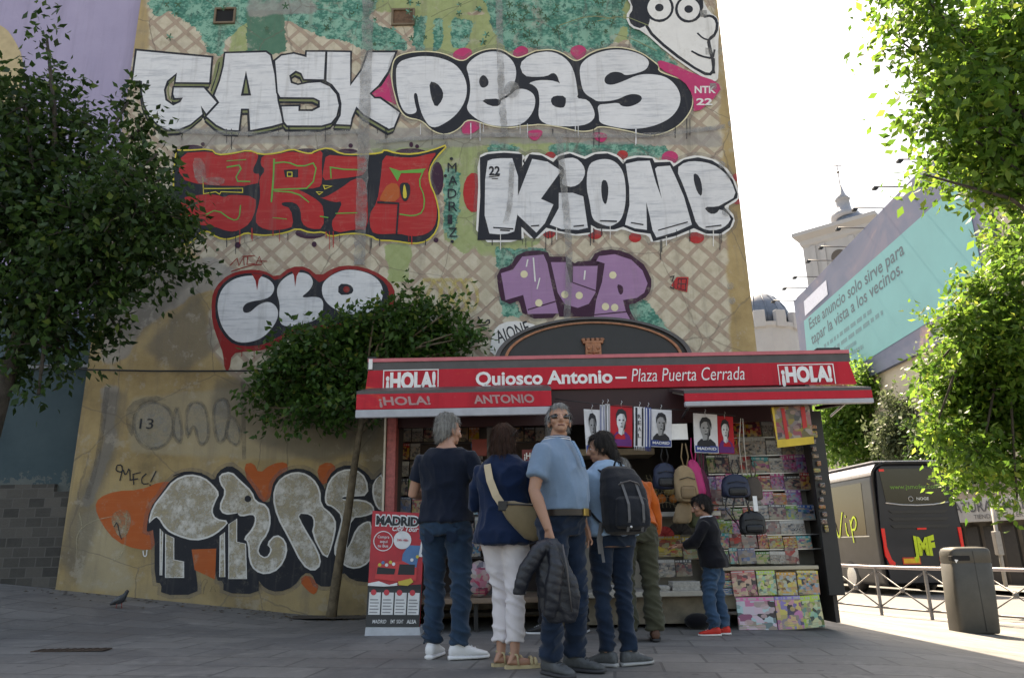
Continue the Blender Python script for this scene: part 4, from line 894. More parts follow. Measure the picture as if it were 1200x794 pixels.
CV += [('red', cover('red_cover_plain', (.40, .03, .03), (.50, .45, .40), (.10, .02, .03), .0, 3)), ('pink', cover('pink_cover_busy', (.50, .08, .22), (.60, .30, .42), (.20, .10, .30), .28, 7)),
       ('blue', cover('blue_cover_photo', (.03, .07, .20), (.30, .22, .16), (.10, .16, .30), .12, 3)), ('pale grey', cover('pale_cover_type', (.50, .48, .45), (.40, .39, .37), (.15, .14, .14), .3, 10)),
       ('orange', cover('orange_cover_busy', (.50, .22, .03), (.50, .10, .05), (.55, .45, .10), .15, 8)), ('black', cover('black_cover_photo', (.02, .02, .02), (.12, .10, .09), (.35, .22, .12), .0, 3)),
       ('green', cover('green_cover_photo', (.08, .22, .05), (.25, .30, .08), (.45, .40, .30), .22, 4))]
CV += [('red', cover('red_pack', (.50, .04, .06), (.40, .10, .20), (.60, .45, .30), .1, 5, None, False)), ('lime green', cover('lime_pack', (.38, .55, .06), (.20, .45, .35), (.60, .55, .30), .15, 6, None, False)), ('orange', cover('orange_pack', (.62, .30, .04), (.55, .42, .08), (.30, .40, .45), .12, 6, None, False)), ('yellow', cover('yellow_pack', (.62, .48, .06), (.15, .35, .45), (.50, .20, .10), .1, 7, None, False)), ('pink', cover('pink_pack', (.62, .16, .36), (.35, .55, .58), (.60, .45, .55), .12, 4, None, False)), ('violet', cover('violet_pack', (.22, .18, .50), (.55, .20, .40), (.60, .50, .12), .10, 5, None, False))]
CVN = [c[0] for c in CV]
_cov = {}
def slab(w, h, t, mi):
    k = (round(w, 3), round(h, 3), round(t, 3), mi)
    if k not in _cov:
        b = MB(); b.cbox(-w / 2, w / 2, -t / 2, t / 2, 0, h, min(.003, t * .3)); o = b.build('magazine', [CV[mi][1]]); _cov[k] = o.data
        bpy.data.objects.remove(o)
    return _cov[k]
def mag(px0, px1, py0, py1, Y, mi, label, group, name='magazine', cat='magazine', t=.012, tilt=.10, roll=0):
    a = at_y((px0 + px1) / 2, py1, Y); w = abs(at_y(px1, py1, Y).x - at_y(px0, py1, Y).x); h = at_y(px0, py0, Y).z - at_y(px0, py1, Y).z
    o = bpy.data.objects.new(name, slab(w, h, t, mi)); COL.objects.link(o); o.location = a; o.rotation_euler = (-tilt, roll, 0)
    tag(o, label, cat, group); return o
ORD = ['first', 'second', 'third', 'fourth', 'fifth', 'sixth', 'seventh', 'eighth', 'ninth', 'tenth', 'eleventh', 'twelfth', 'thirteenth']
rr = random.Random(11)
rows = [(492, 511, 4), (513, 532, 4), (534, 553, None), (555, 573, None), (575, 591, None), (593, 608, None), (610, 625, None), (627, 642, None), (644, 660, None)]
for ri, (y0, y1, force) in enumerate(rows):
    x = 829 + rr.uniform(-1, 1) + ri * .3; k = 0
    while x < 949:
        wd = rr.uniform(9.5, 21)
        if x + wd > 956: break
        if ri < 2: mi = rr.choice([4, 13, 13, 4, 15, 0, 12])
        elif ri == 7: mi = rr.choice([0, 2, 14, 10, 5])
        else: mi = rr.choice([0, 1, 11, 3, 12, 4, 13, 5, 6, 14, 7, 16, 8, 15, 9, 10])
        dy = rr.uniform(-3.5, 2.5)
        mag(x, x + wd + rr.uniform(-1.2, 1.5), y0 + dy, y1 + .4, 7.91 - ri * .035 - .008 * (k % 2), mi, '%s magazine, %s from the left in the %s row of the right-hand rack' % (CVN[mi], ORD[k], ORD[ri]), 'magazines on the right-hand rack', tilt=rr.uniform(.06, .2), roll=rr.uniform(-.05, .05))
        x += wd; k += 1
# shelf ledges of the rack
for ri, (y0, y1, _) in enumerate(rows[:-1]):
    b = MB(); Y_ = 7.91 - ri * .035; z_ = kz(y1 + .8, 890, Y_); b.box(xb0 + .03, xb1 - .02, Y_ - .012, 7.948, z_ - .012, z_ - .002); b.build('rack_ledge', [M_steel], kio)
# packs hanging before the shelf
for k, (x0, x1, y0, y1, mi, Y_, w_) in enumerate(((860, 888, 668, 698, 17, 7.44, 'red-edged'), (889, 911, 668, 697, 18, 7.44, 'green'), (912, 935, 670, 697, 19, 7.44, 'orange'), (936, 961, 668, 696, 20, 7.44, 'yellow'))):
    mag(x0, x1, y0, y1, Y_, mi, '%s children\'s magazine pack, %s from the left in the upper row hanging below the shelf' % (w_, ORD[k]), 'magazine packs below the shelf', 'magazine_pack', 'magazine pack', .02, .05, (k - 1.5) * .02)
for k, (x0, x1, y0, y1, mi, w_) in enumerate(((866, 911, 699, 738, 21, 'big pink and turquoise'), (912, 943, 698, 737, 22, 'violet'), (942, 967, 697, 735, 18, 'lime green')))  :
    o = mag(x0, x1, y0, y1, 7.40 + .01 * k, mi, '%s children\'s magazine pack hanging lowest under the shelf' % w_, 'magazine packs below the shelf', 'magazine_pack', 'magazine pack', .02, .04, (.0, -.02, -.06)[k])
for k in range(3):
    mi = (0, 5, 3)[k]; mag(848 - k * 0, 860, 671 + k * 9, 679 + k * 9, 7.47, mi, '%s booklet, %s from the top of the pile left of the magazine packs' % (CVN[mi], ORD[k]), 'booklets beside the packs', 'booklet', 'booklet', .01, .05)
# left racks
rows = [(500, 517), (519, 538), (540, 558), (560, 580), (582, 603), (605, 628), (630, 652)]
for ri, (y0, y1) in enumerate(rows):
    x = 467; k = 0
    while x < 640:
        wd = rr.uniform(11, 16)
        mi = rr.choice([0, 4, 13, 8, 3, 15, 7, 8, 12, 6, 10]); cxp = x + wd / 2
        if not ((500 < cxp < 548 and y0 > 515) or (574 < cxp < 630 and y0 > 505) or (565 < cxp < 575)):
            mag(x, x + wd - 1.2, y0, y1, 8.30 - ri * .03, mi, '%s small publication, %s from the left in the %s row of the left-hand rack' % (CVN[mi], ORD[min(k, 12)], ORD[ri]), 'publications on the left-hand rack', 'booklet', 'booklet', .012, .1)
            k += 1
        x += wd
    b = MB(); Y_ = 8.30 - ri * .03; z_ = kz(y1 + .8, 550, Y_); b.box(xl0 + .1, kx(641, 560, 8.2), Y_ - .015, 8.345, z_ - .012, z_ - .002); b.build('rack_ledge', [M_dgrey], kio)
# red title card, yellow rack clip
def card(name, px0, px1, py0, py1, Y, M_, label, cat, text=None, tcol=None, group=None, t=.006):
    a = at_y(px0, py1, Y); c_ = at_y(px1, py0, Y); b = MB(); b.cbox(a.x, c_.x, Y, Y + t, a.z, c_.z, t * .3)
    o = b.build(name, [M_]); tag(o, label, cat, group)
    if text:
        b = MB(); write(b, text, (a.x + (c_.x - a.x) * .08, Y - .003, a.z + (c_.z - a.z) * .3), ux, uz, (c_.z - a.z) * .45, (c_.x - a.x) * .84, .03); b.build('lettering', [tcol], o)
    return o
card('title_card', 612, 641, 526, 542, 7.65, mat('card_dark_red', (.16, .015, .018), .4), 'dark red title card with white capitals behind the dark-haired woman', 'card', '¡HOLA', M_white)
card('notice_card', 641, 655, 514, 523, 7.62, mat('card_fluor_red', (.65, .05, .05), .5), 'small bright red card beside the tall man in sunglasses', 'card')
card('notice_card', 553, 573, 514, 534, 8.0, mat('card_faded_red', (.30, .06, .05), .5), 'faded red notice hanging between the grey-haired man and the woman', 'card')
o = card('price_card', 787, 805, 496, 515, 7.28, M_white, 'white blank price card hanging on a string among the bags', 'card'); o.rotation_euler = (0, 0, 0)
# newspapers on the counter
M_news = mat('newsprint', (.46, .45, .43), .8, var=.3, scale=40)
for k, (x0, x1, hpx) in enumerate(((762, 786, 5), (788, 822, 9), (700, 740, 6))):
    b = MB(); a = kx(x0, 690, 7.5); c_ = kx(x1, 690, 7.5)
    for j in range(hpx): b.box(a + rr.uniform(0, .012), c_ - rr.uniform(0, .012), 7.50 + rr.uniform(0, .012), 7.72, zc + .002 + j * .009, zc + .0105 + j * .009)
    tag(b.build('newspaper_stack', [M_news]), ('low stack of newspapers on the counter left of the boy', 'taller stack of newspapers on the counter by the boy', 'stack of newspapers on the counter behind the backpack woman')[k], 'newspapers', 'newspaper stacks on the counter')
# items in the middle of the counter
for k, (x0, x1, y0, y1, mi, lb) in enumerate(((772, 800, 626, 652, 2, 'yellow paper propped at the back of the counter'), (801, 826, 628, 655, 2, 'second yellow paper beside it, nearer the boy'), (770, 792, 655, 676, 4, 'pale leaflet with photo, propped under the yellow papers'), (793, 812, 655, 675, 8, 'dark leaflet propped under the yellow papers'))):
    mag(x0, x1, y0, y1, 7.86 - .06 * (k // 2), mi, lb, 'papers propped over the counter', 'newspaper', 'newspaper', .01, .12)
M_rd = mat('red_fan', (.33, .02, .02), .5); M_bkf = mat('black_fan', (.02, .015, .015), .5)
for k, (px, py, r, M_) in enumerate(((779, 628, .10, M_rd), (797, 626, .125, M_bkf))):
    c_ = at_y(px, py, 7.78 + .03 * k); b = MB(); pts = [(c_.x + r * math.cos(math.pi * i / 14), 7.78 + .03 * k, c_.z + r * math.sin(math.pi * i / 14)) for i in range(15)]
    b.prism(pts, (0, .012, 0))
    for i in range(1, 14, 2): b.tube([(c_.x, 7.775 + .03 * k, c_.z), (pts[i][0], 7.775 + .03 * k, pts[i][2])], .003, 4)
    tag(b.build('hand_fan', [M_], fix=True), ('open red hand fan standing at the back of the counter', 'open black hand fan standing beside the red one')[k], 'fan', 'hand fans')
# balls in a net
for k, (px, py, r, col) in enumerate(((764, 578, .055, (.42, .20, .04)), (775, 584, .05, (.52, .14, .02)), (784, 574, .058, (.30, .22, .08)), (771, 568, .05, (.25, .20, .10)), (789, 584, .045, (.45, .16, .03)))):
    c_ = at_y(px, py, 7.85); b = MB(); b.ell(c_, (r, r, r), 16)
    tag(b.build('toy_ball', [mat('ball%d' % k, col, .5)]), ('tan toy ball, leftmost of those hanging in the net', 'bright orange toy ball, lowest in the middle of the net', 'olive toy ball, topmost right in the net', 'khaki toy ball, topmost in the middle of the net', 'small orange toy ball, rightmost in the net')[k], 'ball', 'toy balls in the net')
b = MB()
for k in range(9):
    a = at_y(757 + 4.4 * k, 560, 7.77); pts = [at_y(757 + 4.4 * k + 3 * math.sin(i * .8), 556 + i * 5.5, 7.77) for i in range(8)]; b.tube(pts, .0018, 4, False)
for j in range(6): b.tube([at_y(757 + 4.4 * i, 560 + 6 * j + 2 * math.sin(i * .9), 7.77) for i in range(9)], .0018, 4, False)
tag(b.build('net', [mat('net_cord', (.32, .26, .16), .8)]), 'coarse string net of toy balls hanging over the counter', 'net')
# ---- wire with scarves and printed cloths
YL = 7.28
b = MB(); b.tube([at_y(x, y, YL) for x, y in ((650, 467), (690, 472), (730, 476), (770, 478), (810, 481), (862, 487))], .004, 6)
tag(b.build('hanging_wire', [M_blk]), 'thin wire stretched under the kiosk roof carrying scarves', 'wire')
M_navy = mat('blue_cloth', (.035, .06, .22), .85); M_ctw = mat('white_cloth', (.60, .60, .63), .85); M_ctr = mat('red_cloth', (.45, .02, .03), .85)
M_bw = mat('black_print', (.025, .025, .03), .8); M_gy = mat('grey_print', (.28, .28, .29), .8); M_pur = mat('purple_print', (.13, .03, .16), .85)
class Cloth:
    def __init__(s, x0, x1, yt, yb, Y=YL, tilt=0.0, amp=.008, seed=0):
        s.a = (x0, x1, yt, yb); s.Y = Y; s.amp = amp; s.seed = seed; s.tilt = tilt
        s.nw = at_y(x0, yt, Y); s.ne = at_y(x1, yt + (x1 - x0) * .06, Y); s.sw = at_y(x0 + tilt, yb, Y); s.se = at_y(x1 + tilt, yb + (x1 - x0) * .03, Y)
    def P(s, u, v, off=0):
        p = s.nw.lerp(s.ne, u).lerp(s.sw.lerp(s.se, u), v)
        return Vector((p.x, s.Y - off + s.amp * math.sin(u * 7 + s.seed) * (.4 + v) + .006 * math.sin(v * 5 + s.seed), p.z))
    def sheet(s, u0, u1, v0, v1, off, nu=10, nv=12):
        b = [s.P(u0 + (u1 - u0) * i / nu, v0 + (v1 - v0) * j / nv, off) for j in range(nv + 1) for i in range(nu + 1)]
        f = [(j * (nu + 1) + i, (j + 1) * (nu + 1) + i, (j + 1) * (nu + 1) + i + 1, j * (nu + 1) + i + 1) for j in range(nv) for i in range(nu)]
        return b, f
    def base(s, name, M_, fringe=None):
        b = MB(); f0 = s.sheet(0, 1, 0, 1, .002); b.add(*f0, True); f1 = s.sheet(0, 1, 0, 1, -.002); b.add(f1[0], [tuple(reversed(q)) for q in f1[1]], True)
        o = b.build(name, [M_]); bb = MB()
        h = s.P(.5, 0); bb.tube([h + Vector((0, 0, -.02)), h + Vector((0, .0, .02)), h + Vector((.012, 0, .035)), h + Vector((.004, 0, .05))], .0035, 5); bb.build('hook', [M_steel], o)
        return o
    def poly(s, pts, off):  # pts in uv
        b = [s.P(u, v, off) for u, v in pts]; t = tessellate_polygon([[Vector((u, v, 0)) for u, v in pts]]); return b, [tuple(q) for q in t]
def ov(cx, cy, rx, ry, n=16): return [(cx + rx * math.cos(2 * math.pi * i / n), cy + ry * math.sin(2 * math.pi * i / n)) for i in range(n)]
def portrait(c, o, skin, hair, chest, word_=None, vh=0.72):
    """a generic printed head: hair, face, features, shoulders"""
    def part(nm, M_, polys, off):
        b = MB()
        for q in polys: b.add(*c.poly(q, off))
        oo = b.build(nm, [M_], o); return oo
    part('printed_shoulders', chest, [[(.14, .74), (.3, .64), (.5, .66), (.7, .64), (.88, .74), (.92, .84), (.1, .84)]], .0045)
    part('printed_head', skin, [[(.29, .30), (.36, .17), (.5, .13), (.64, .17), (.71, .30), (.70, .46), (.63, .58), (.63, .68), (.5, .73), (.37, .68), (.37, .58), (.30, .46)]], .006)
    part('printed_shade', mat('print_shade', (.10, .10, .105), .8) if skin is M_gy else mat('print_shade_pale', (.38, .36, .36), .8), [[(.56, .16), (.68, .26), (.70, .46), (.63, .58), (.63, .68), (.50, .73), (.57, .58), (.50, .47), (.56, .36)]], .0068)
    part('printed_hair', hair, [[(.26, .40), (.26, .22), (.36, .10), (.54, .08), (.70, .14), (.75, .26), (.74, .40), (.69, .30), (.62, .21), (.45, .20), (.33, .26)], ov(.42, .36, .045, .018, 8), ov(.59, .36, .045, .018, 8), ov(.51, .52, .065, .014, 8), ov(.51, .44, .03, .012, 8), [(.66, .42), (.70, .36), (.69, .54), (.58, .62)]], .0078)
    b = MB(); b.add(*c.sheet(.03, .97, .82, .985, .0065)); bo = b.build('printed_band', [M_navy if chest is not M_pur else M_pur], o)
    if word_:
        b = MB(); p0 = c.P(.1, .93, .016); p1 = c.P(.9, .93, .016); p2 = c.P(.1, .84, .016)
        write(b, word_, p0, (p1 - p0).normalized(), (p2 - p0).normalized(), (p2 - p0).length * .75, (p1 - p0).length, .03); b.build('lettering', [M_ctw], bo)
CL = [(684, 703, 479, 531, 3, 'white', None), (715, 741, 474, 523, 0, 'red', None), (762, 787, 479, 523, 0, 'white', 'MADRID'), (812, 840, 484, 530, 2, 'white', 'MADRID'), (839, 859, 487, 531, 2, 'red', None)]
LB = ['white cloth printed with a grey head, half hidden behind the woman in profile', 'red cloth printed with a pale face, hanging left of the striped scarf', 'white cloth printed with a grey head above a blue band, left of the price card',
      'white cloth printed with a grey head, hanging right of the price card', 'red cloth printed with a pale face, rightmost on the wire']
for k, (x0, x1, y0, y1, tl, colr, wd) in enumerate(CL):
    c = Cloth(x0, x1, y0, y1, YL + (.03 if k == 4 else 0), tl, .003, k * 1.7)
    o = c.base('printed_cloth', M_ctw if colr == 'white' else M_ctr); tag(o, LB[k], 'cloth', 'printed cloths on the wire')
    if colr == 'white': portrait(c, o, M_gy, M_bw, M_bw, wd)
    else: portrait(c, o, M_ctw, M_bw, M_pur)
SCF = [(703, 709, 474, 522, M_ctw, M_navy, 'white and blue scarf nearest the woman in profile'), (709, 715, 473, 520, M_ctw, M_bw, 'narrow striped white scarf left of the red cloth'), (743, 756, 476, 523, M_ctw, M_bw, 'white scarf with a black lettered band, right of the red cloth'), (756, 763, 477, 524, M_navy, M_ctw, 'blue scarf between the lettered scarf and the white cloth')]
for k, (x0, x1, y0, y1, M1, M2, lb) in enumerate(SCF):
    c = Cloth(x0, x1, y0, y1, YL - .01, 0, .010, k); o = c.base('football_scarf', M1); tag(o, lb, 'scarf', 'scarves on the wire')
    b = MB(); b.add(*c.sheet(.12, .3, .02, .98, .004)); b.add(*c.sheet(.7, .86, .02, .98, .004)); b.build('stripe', [M2], o)
    if k == 2:
        b = MB()
        for i, ch in enumerate('REAL'): p0 = c.P(.34, .3 + i * .16, .012); write(b, ch, p0, (c.P(.66, .3 + i * .16, .012) - p0).normalized(), uz, .04, .035, .01)
        b.build('lettering', [M_bw], o)
    b = MB()
    for i in range(7): p = c.P((i + .5) / 7, 1.0); b.tube([p, p - Vector((0, 0, .035))], .003, 4)
    b.build('fringe', [M1], o)
# ---- hanging string and bags
def softbag(px, py0, py1, w, d, Y, M_, M2, name, label, cat, tilt=0, pocket=True, strap=True, roundtop=.5):
    t = at_y(px, py0, Y); bt = at_y(px, py1, Y); h = t.z - bt.z; rings = []
    rt = thing(name, (bt.x, Y, bt.z), label, cat, 'bags hanging from the kiosk')
    N_ = 14; prof = [(0, .55), (.04, .85), (.12, .98), (.3, 1.0), (.55, .97), (.75, .86), (.88, .68), (.96, .42), (1.0, .12)]
    for (q, s_) in prof:
        r_ = []
        for k in range(20):
            a = 2 * math.pi * k / 20; ca, sa = math.cos(a), math.sin(a); e = .65
            x = w / 2 * s_ * math.copysign(abs(ca) ** e, ca); y = d / 2 * (.55 + .45 * s_) * math.copysign(abs(sa) ** e, sa) * (1.1 - .35 * q)
            wob = .008 * math.sin(5 * a + q * 9 + px)
            r_.append((bt.x + (x + wob) + tilt * q * h, Y + y + wob, bt.z + q * h))
        rings.append(r_)
    b = MB(); b.loft(rings); b.build('bag_body', [M_], rt, fix=True)
    if pocket:
        b = MB(); b.cbox(bt.x - w * .33, bt.x + w * .33, Y - d * .68, Y - d * .38, bt.z + h * .08, bt.z + h * .42, .025); b.build('pocket', [M2], rt)
        b = MB(); b.tube([(bt.x - w * .34, Y - d * .45, bt.z + h * .60), (bt.x, Y - d * .58, bt.z + h * .66), (bt.x + w * .34, Y - d * .45, bt.z + h * .60)], .004, 5); b.build('zip', [M_blk], rt)
    if strap:
        for sgn in (-1, 1):
            b = MB(); b.tube([(t.x + tilt * h + sgn * w * .05, Y + d * .3, t.z - .02), (t.x + tilt * h + sgn * w * .16, Y + d * .2, t.z + h * .25), (t.x + tilt * h + sgn * .015, Y + d * .1, t.z + h * .62)], .012, 6, flat=.35); b.build('strap', [M2], rt)
    return rt
M_tan = mat('tan_canvas', (.30, .21, .12), .85, bump=.2); M_tan2 = mat('tan_canvas_dark', (.22, .15, .085), .85); M_hp = mat('hot_pink_nylon', (.48, .03, .16), .6); M_bnav = mat('navy_nylon', (.015, .022, .05), .55, bump=.15)
M_olv = mat('olive_canvas', (.09, .10, .05), .85); M_bkn = mat('black_nylon', (.016, .016, .018), .5, bump=.2); M_grn = mat('maroon_nylon', (.12, .015, .05), .7); M_brn = mat('brown_nylon', (.065, .05, .04), .7)
softbag(806, 545, 588, .22, .13, 7.22, M_tan, M_tan2, 'rucksack', 'tan canvas rucksack hanging over the counter', 'bag', -.05)
softbag(799, 587, 613, .17, .10, 7.26, M_tan, M_tan2, 'pouch', 'tan pouch hanging below the tan rucksack', 'bag', .2, False, False)
softbag(818, 592, 618, .17, .10, 7.34, M_olv, M_olv, 'pouch', 'olive green pouch hanging right of the tan pouch', 'bag', .1, False, False)
softbag(819, 538, 580, .15, .10, 7.30, M_hp, M_hp, 'drawstring_bag', 'hot pink bag hanging right of the tan rucksack', 'bag', -.12, False)
softbag(827, 548, 585, .12, .08, 7.36, M_grn, M_grn, 'drawstring_bag', 'dark maroon bag hanging behind the hot pink one', 'bag', -.1, False)
softbag(780, 542, 573, .23, .13, 7.30, M_bnav, M_bkn, 'rucksack', 'navy rucksack hanging left of the tan one', 'bag', 0)
softbag(863, 555, 583, .27, .14, 7.20, M_bnav, M_bkn, 'shoulder_bag', 'navy shoulder bag hanging on ropes before the magazines', 'bag', 0)
softbag(884, 558, 586, .17, .11, 7.24, M_brn, M_brn, 'shoulder_bag', 'brown shoulder bag hanging right of the navy one', 'bag', 0, False)
softbag(883, 598, 626, .25, .12, 7.18, M_bkn, M_bkn, 'shoulder_bag', 'black shoulder bag hanging lowest before the magazines', 'bag', 0)
b = MB()
for dx in (0, 6): b.tube([at_y(868 + dx * .4, 490, 7.16), at_y(866 + dx, 520, 7.16), at_y(870 + dx, 556, 7.16)], .005, 5)
tag(b.build('rope', [mat('pale_rope', (.40, .37, .32), .8)]), 'pale doubled rope holding the dark shoulder bags', 'rope')
b = MB(); b.tube([at_y(862, 580, 7.15), at_y(858, 600, 7.15), at_y(866, 618, 7.15), at_y(874, 628, 7.15)], .012, 6, flat=.4); b.tube([at_y(852, 578, 7.16), at_y(850, 596, 7.16), at_y(862, 612, 7.16)], .011, 6, flat=.4); b.tube([at_y(874, 585, 7.14), at_y(878, 600, 7.14)], .012, 6, flat=.4)
tag(b.build('bag_strap', [M_bkn]), 'loose black straps dangling between the dark shoulder bags', 'strap')
b = MB(); a = at_y(886, 596, 7.12); b.box(a.x - .02, a.x + .02, 7.12, 7.124, a.z - .02, a.z + .12); tag(b.build('swing_tag', [M_white]), 'white swing tag hanging on the black shoulder bag', 'tag')
# boxed pack top right
rt = thing('sticker_album_pack', at_y(929, 522, 7.05), 'large yellow-bordered cartoned pack hanging from the right flap', 'pack')
def quad(px, Y, o=0): return [at_y(x, y, Y - o) for x, y in px]
b = MB(); b.prism(quad([(904, 477), (948, 474), (954, 519), (911, 524)], 7.05), (0, .03, 0)); b.build('pack_body', [cover('pack_cover', (.25, .02, .05), (.30, .22, .04), (.12, .08, .10), 0.0, 6)], rt, fix=True)
b = MB(); b.prism(quad([(910.5, 515), (953.4, 511), (954.2, 519.5), (911.3, 524.4)], 7.046), (0, .004, 0)); b.prism(quad([(904, 477), (907, 477), (911.5, 515), (910.3, 515)], 7.046), (0, .004, 0)); b.build('yellow_border', [mat('yellow_card', (.58, .40, .04), .5)], rt, fix=True)
b = MB(); b.prism(quad([(915, 478), (919, 478), (925, 514), (921, 514.5)], 7.045), (0, .003, 0)); b.prism(quad([(938, 477), (943, 476), (946, 500), (941, 502)], 7.045), (0, .003, 0)); b.build('red_stripe', [mat('pack_red', (.42, .02, .02), .5)], rt, fix=True)
# sweets on the black side panel
rr = random.Random(5)
for k in range(15):
    py = 500 + k * 8.5; px = 953 + k * 1.05 + rr.uniform(-2.5, 2.5); c_ = at_y(px, py, 7.43); b = MB(); s_ = rr.uniform(.018, .036)
    mi = rr.choice([2, 8, 8, 15, 6]); hh = rr.uniform(.018, .034); b.cbox(c_.x - s_, c_.x + s_, 7.42, 7.445, c_.z - hh, c_.z + hh, .010)
    tag(b.build('sweets_packet', [CV[mi][1]]), '%s sweets packet, %s from the top of the black side panel' % (CVN[mi], ORD[k] if k < 13 else ('fourteenth', 'lowest')[k - 13]), 'packet', 'sweets packets on the side panel')
# plastic bag of goods on the low shelf
M_cel = mat('cellophane_pack', (.42, .36, .40), .25, var=.4, scale=18)
b = MB(); c_ = at_y(562, 700, 7.33); b.ell((c_.x, 7.36, c_.z + .17), (.13, .05, .17), 14); tag(b.build('cellophane_bag', [cover('cello_print', (.50, .42, .46), (.45, .08, .14), (.50, .45, .48), 0, 5)]), 'cellophane bag of pink and white goods standing on the low shelf', 'bag')
# ================================================================ NEIGHBOUR BUILDING, LEFT
n = NT('purple_render'); p = n.pos(); sx = n.n('ShaderNodeSeparateXYZ'); n.l(p, sx.inputs[0])
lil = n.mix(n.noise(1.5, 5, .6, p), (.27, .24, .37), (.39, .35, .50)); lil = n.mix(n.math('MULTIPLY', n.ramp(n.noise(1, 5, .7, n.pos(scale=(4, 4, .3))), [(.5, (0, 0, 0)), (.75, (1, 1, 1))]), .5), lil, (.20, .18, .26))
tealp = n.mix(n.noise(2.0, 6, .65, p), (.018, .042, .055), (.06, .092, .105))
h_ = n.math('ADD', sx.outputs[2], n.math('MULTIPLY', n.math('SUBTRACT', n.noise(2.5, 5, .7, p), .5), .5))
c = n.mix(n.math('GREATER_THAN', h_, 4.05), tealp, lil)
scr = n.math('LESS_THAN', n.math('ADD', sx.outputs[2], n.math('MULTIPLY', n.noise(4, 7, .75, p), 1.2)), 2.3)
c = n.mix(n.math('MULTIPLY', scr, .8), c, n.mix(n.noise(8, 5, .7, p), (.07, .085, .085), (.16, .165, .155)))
n.color(c); n.rough(.9); n.bump(n.noise(20, 4, .6, p), .2, .01)
YN = YW + .12
nb_ = thing('purple_building', (XL - 4, YN, .4), 'neighbouring building rendered lilac above and dark teal below, beside the painted wall', 'building')
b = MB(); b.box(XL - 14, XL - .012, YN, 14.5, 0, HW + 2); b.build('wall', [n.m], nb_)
o = MB(); pz = at_y(20, 90, YN)
b = MB(); pts = [at_y(x, y, YN - .004) for x, y in chaikin([(-30, 20), (5, 30), (18, 48), (28, 70), (26, 110), (5, 150), (-30, 160)], 2)]; b.poly3(pts); b.build('painted_patch', [mat('cream_patch', (.45, .36, .22), .9)], nb_)
b = MB(); wl = at_y(2, 480, YN); b.box(wl.x - 1.2, wl.x + .02, YN - .03, YN + .05, at_y(0, 500, YN).z, at_y(0, 395, YN).z); b.build('shutter', [mat('teal_shutter', (.035, .07, .085), .6)], nb_)
b = MB(); zt_ = at_y(60, 432, YN).z; b.box(XL - 6, XL - .02, YN - .06, YN + .02, zt_, zt_ + .05); b.build('ledge', [mat('ledge_grey', (.22, .23, .24), .8)], nb_)
# grey block base
n = NT('grey_blocks'); br = n.n('ShaderNodeTexBrick')
mp = n.n('ShaderNodeMapping'); mp.inputs['Rotation'].default_value = (R(90), 0, 0); n.l(n.pos(), mp.inputs[0]); n.l(mp.outputs[0], br.inputs[0])
br.inputs['Scale'].default_value = 1; br.inputs['Brick Width'].default_value = .21; br.inputs['Row Height'].default_value = .125; br.inputs['Mortar Size'].default_value = .007; br.inputs['Bias'].default_value = -.1
br.inputs['Color1'].default_value = (.022, .021, .02, 1); br.inputs['Color2'].default_value = (.11, .10, .09, 1); br.inputs['Mortar'].default_value = (.10, .095, .09, 1)
n.color(n.mix(n.math('MULTIPLY', n.noise(6, 5, .7, n.pos()), .7), br.outputs[0], (.08, .074, .068))); n.rough(.9); n.bump(n.math('ADD', n.math('MULTIPLY', br.outputs['Fac'], -1.0), n.noise(30, 3, .6, n.pos())), .6, .015)
b = MB(); zt_ = at_y(40, 573, YN).z; xe = XL - .014
rr = random.Random(2); pts = [(xe, zt_)]
x = xe
top = []
while x > XL - 8:
    top.append((x, zt_ - .04 + rr.choice([0, 0, .10, -.02, .02])))
    x -= rr.uniform(.2, .5)
prof = [(xe, -.1)]
for i, (x, z) in enumerate(top): prof.append((x, z)); prof.append((top[i + 1][0] if i + 1 < len(top) else XL - 8, z))
prof.append((XL - 8, -.1))
b.prism([(x, YN - .07, z) for x, z in prof], (0, .08, 0)); tag(b.build('block_wall', [n.m], fix=True), 'low ragged wall of dark grey blocks at the foot of the lilac building', 'wall')

# ================================================================ STREET FURNITURE
M_rail = mat('railing_grey', (.17, .16, .16), .5, .3); M_railtop = mat('railing_top', (.33, .29, .30), .4, .3)
A = Vector((5.79, 14.65, 0)); Bv = Vector((7.44, 11.56, 0)); dv = (Bv - A); L_ = dv.length; dv.normalize(); RH = .80
rl = thing('railing', (A.x, A.y, gz(A.x, A.y)), 'low grey metal pedestrian railing with crossed bars along the kerb', 'railing')
def RP(s_, h): q = A + dv * s_; return Vector((q.x, q.y, gz(q.x, q.y) + h))
b = MB(); b.tube([RP(s_, RH) for s_ in (-2.2, 0, 1, 2, 3, 4, 5, 7)], .028, 8); b.build('top_rail', [M_railtop], rl)
b = MB(); b.tube([RP(s_, .13) for s_ in (-2.2, 0, 1, 2, 3, 4, 5, 7)], .018, 8); b.build('bottom_rail', [M_rail], rl)
s0 = 1.17; st = .92
for k in range(-3, 7):
    s_ = s0 + st * k
    b = MB(); q = RP(s_, 0); b.cbox(q.x - .022, q.x + .022, q.y - .022, q.y + .022, q.z, q.z + RH - .02, .004); b.build('post', [M_rail], rl)
    b = MB()
    b.tube([RP(s_, RH - .05), RP(s_ + st / 2, .45), RP(s_ + st, RH - .05)], .013, 6); b.tube([RP(s_, .14), RP(s_ + st / 2, .43), RP(s_ + st, .14)], .013, 6); q = RP(s_ + st / 2, .44); b.ell(q, (.04, .04, .045), 10)
    b.build('cross_bars', [M_rail], rl)
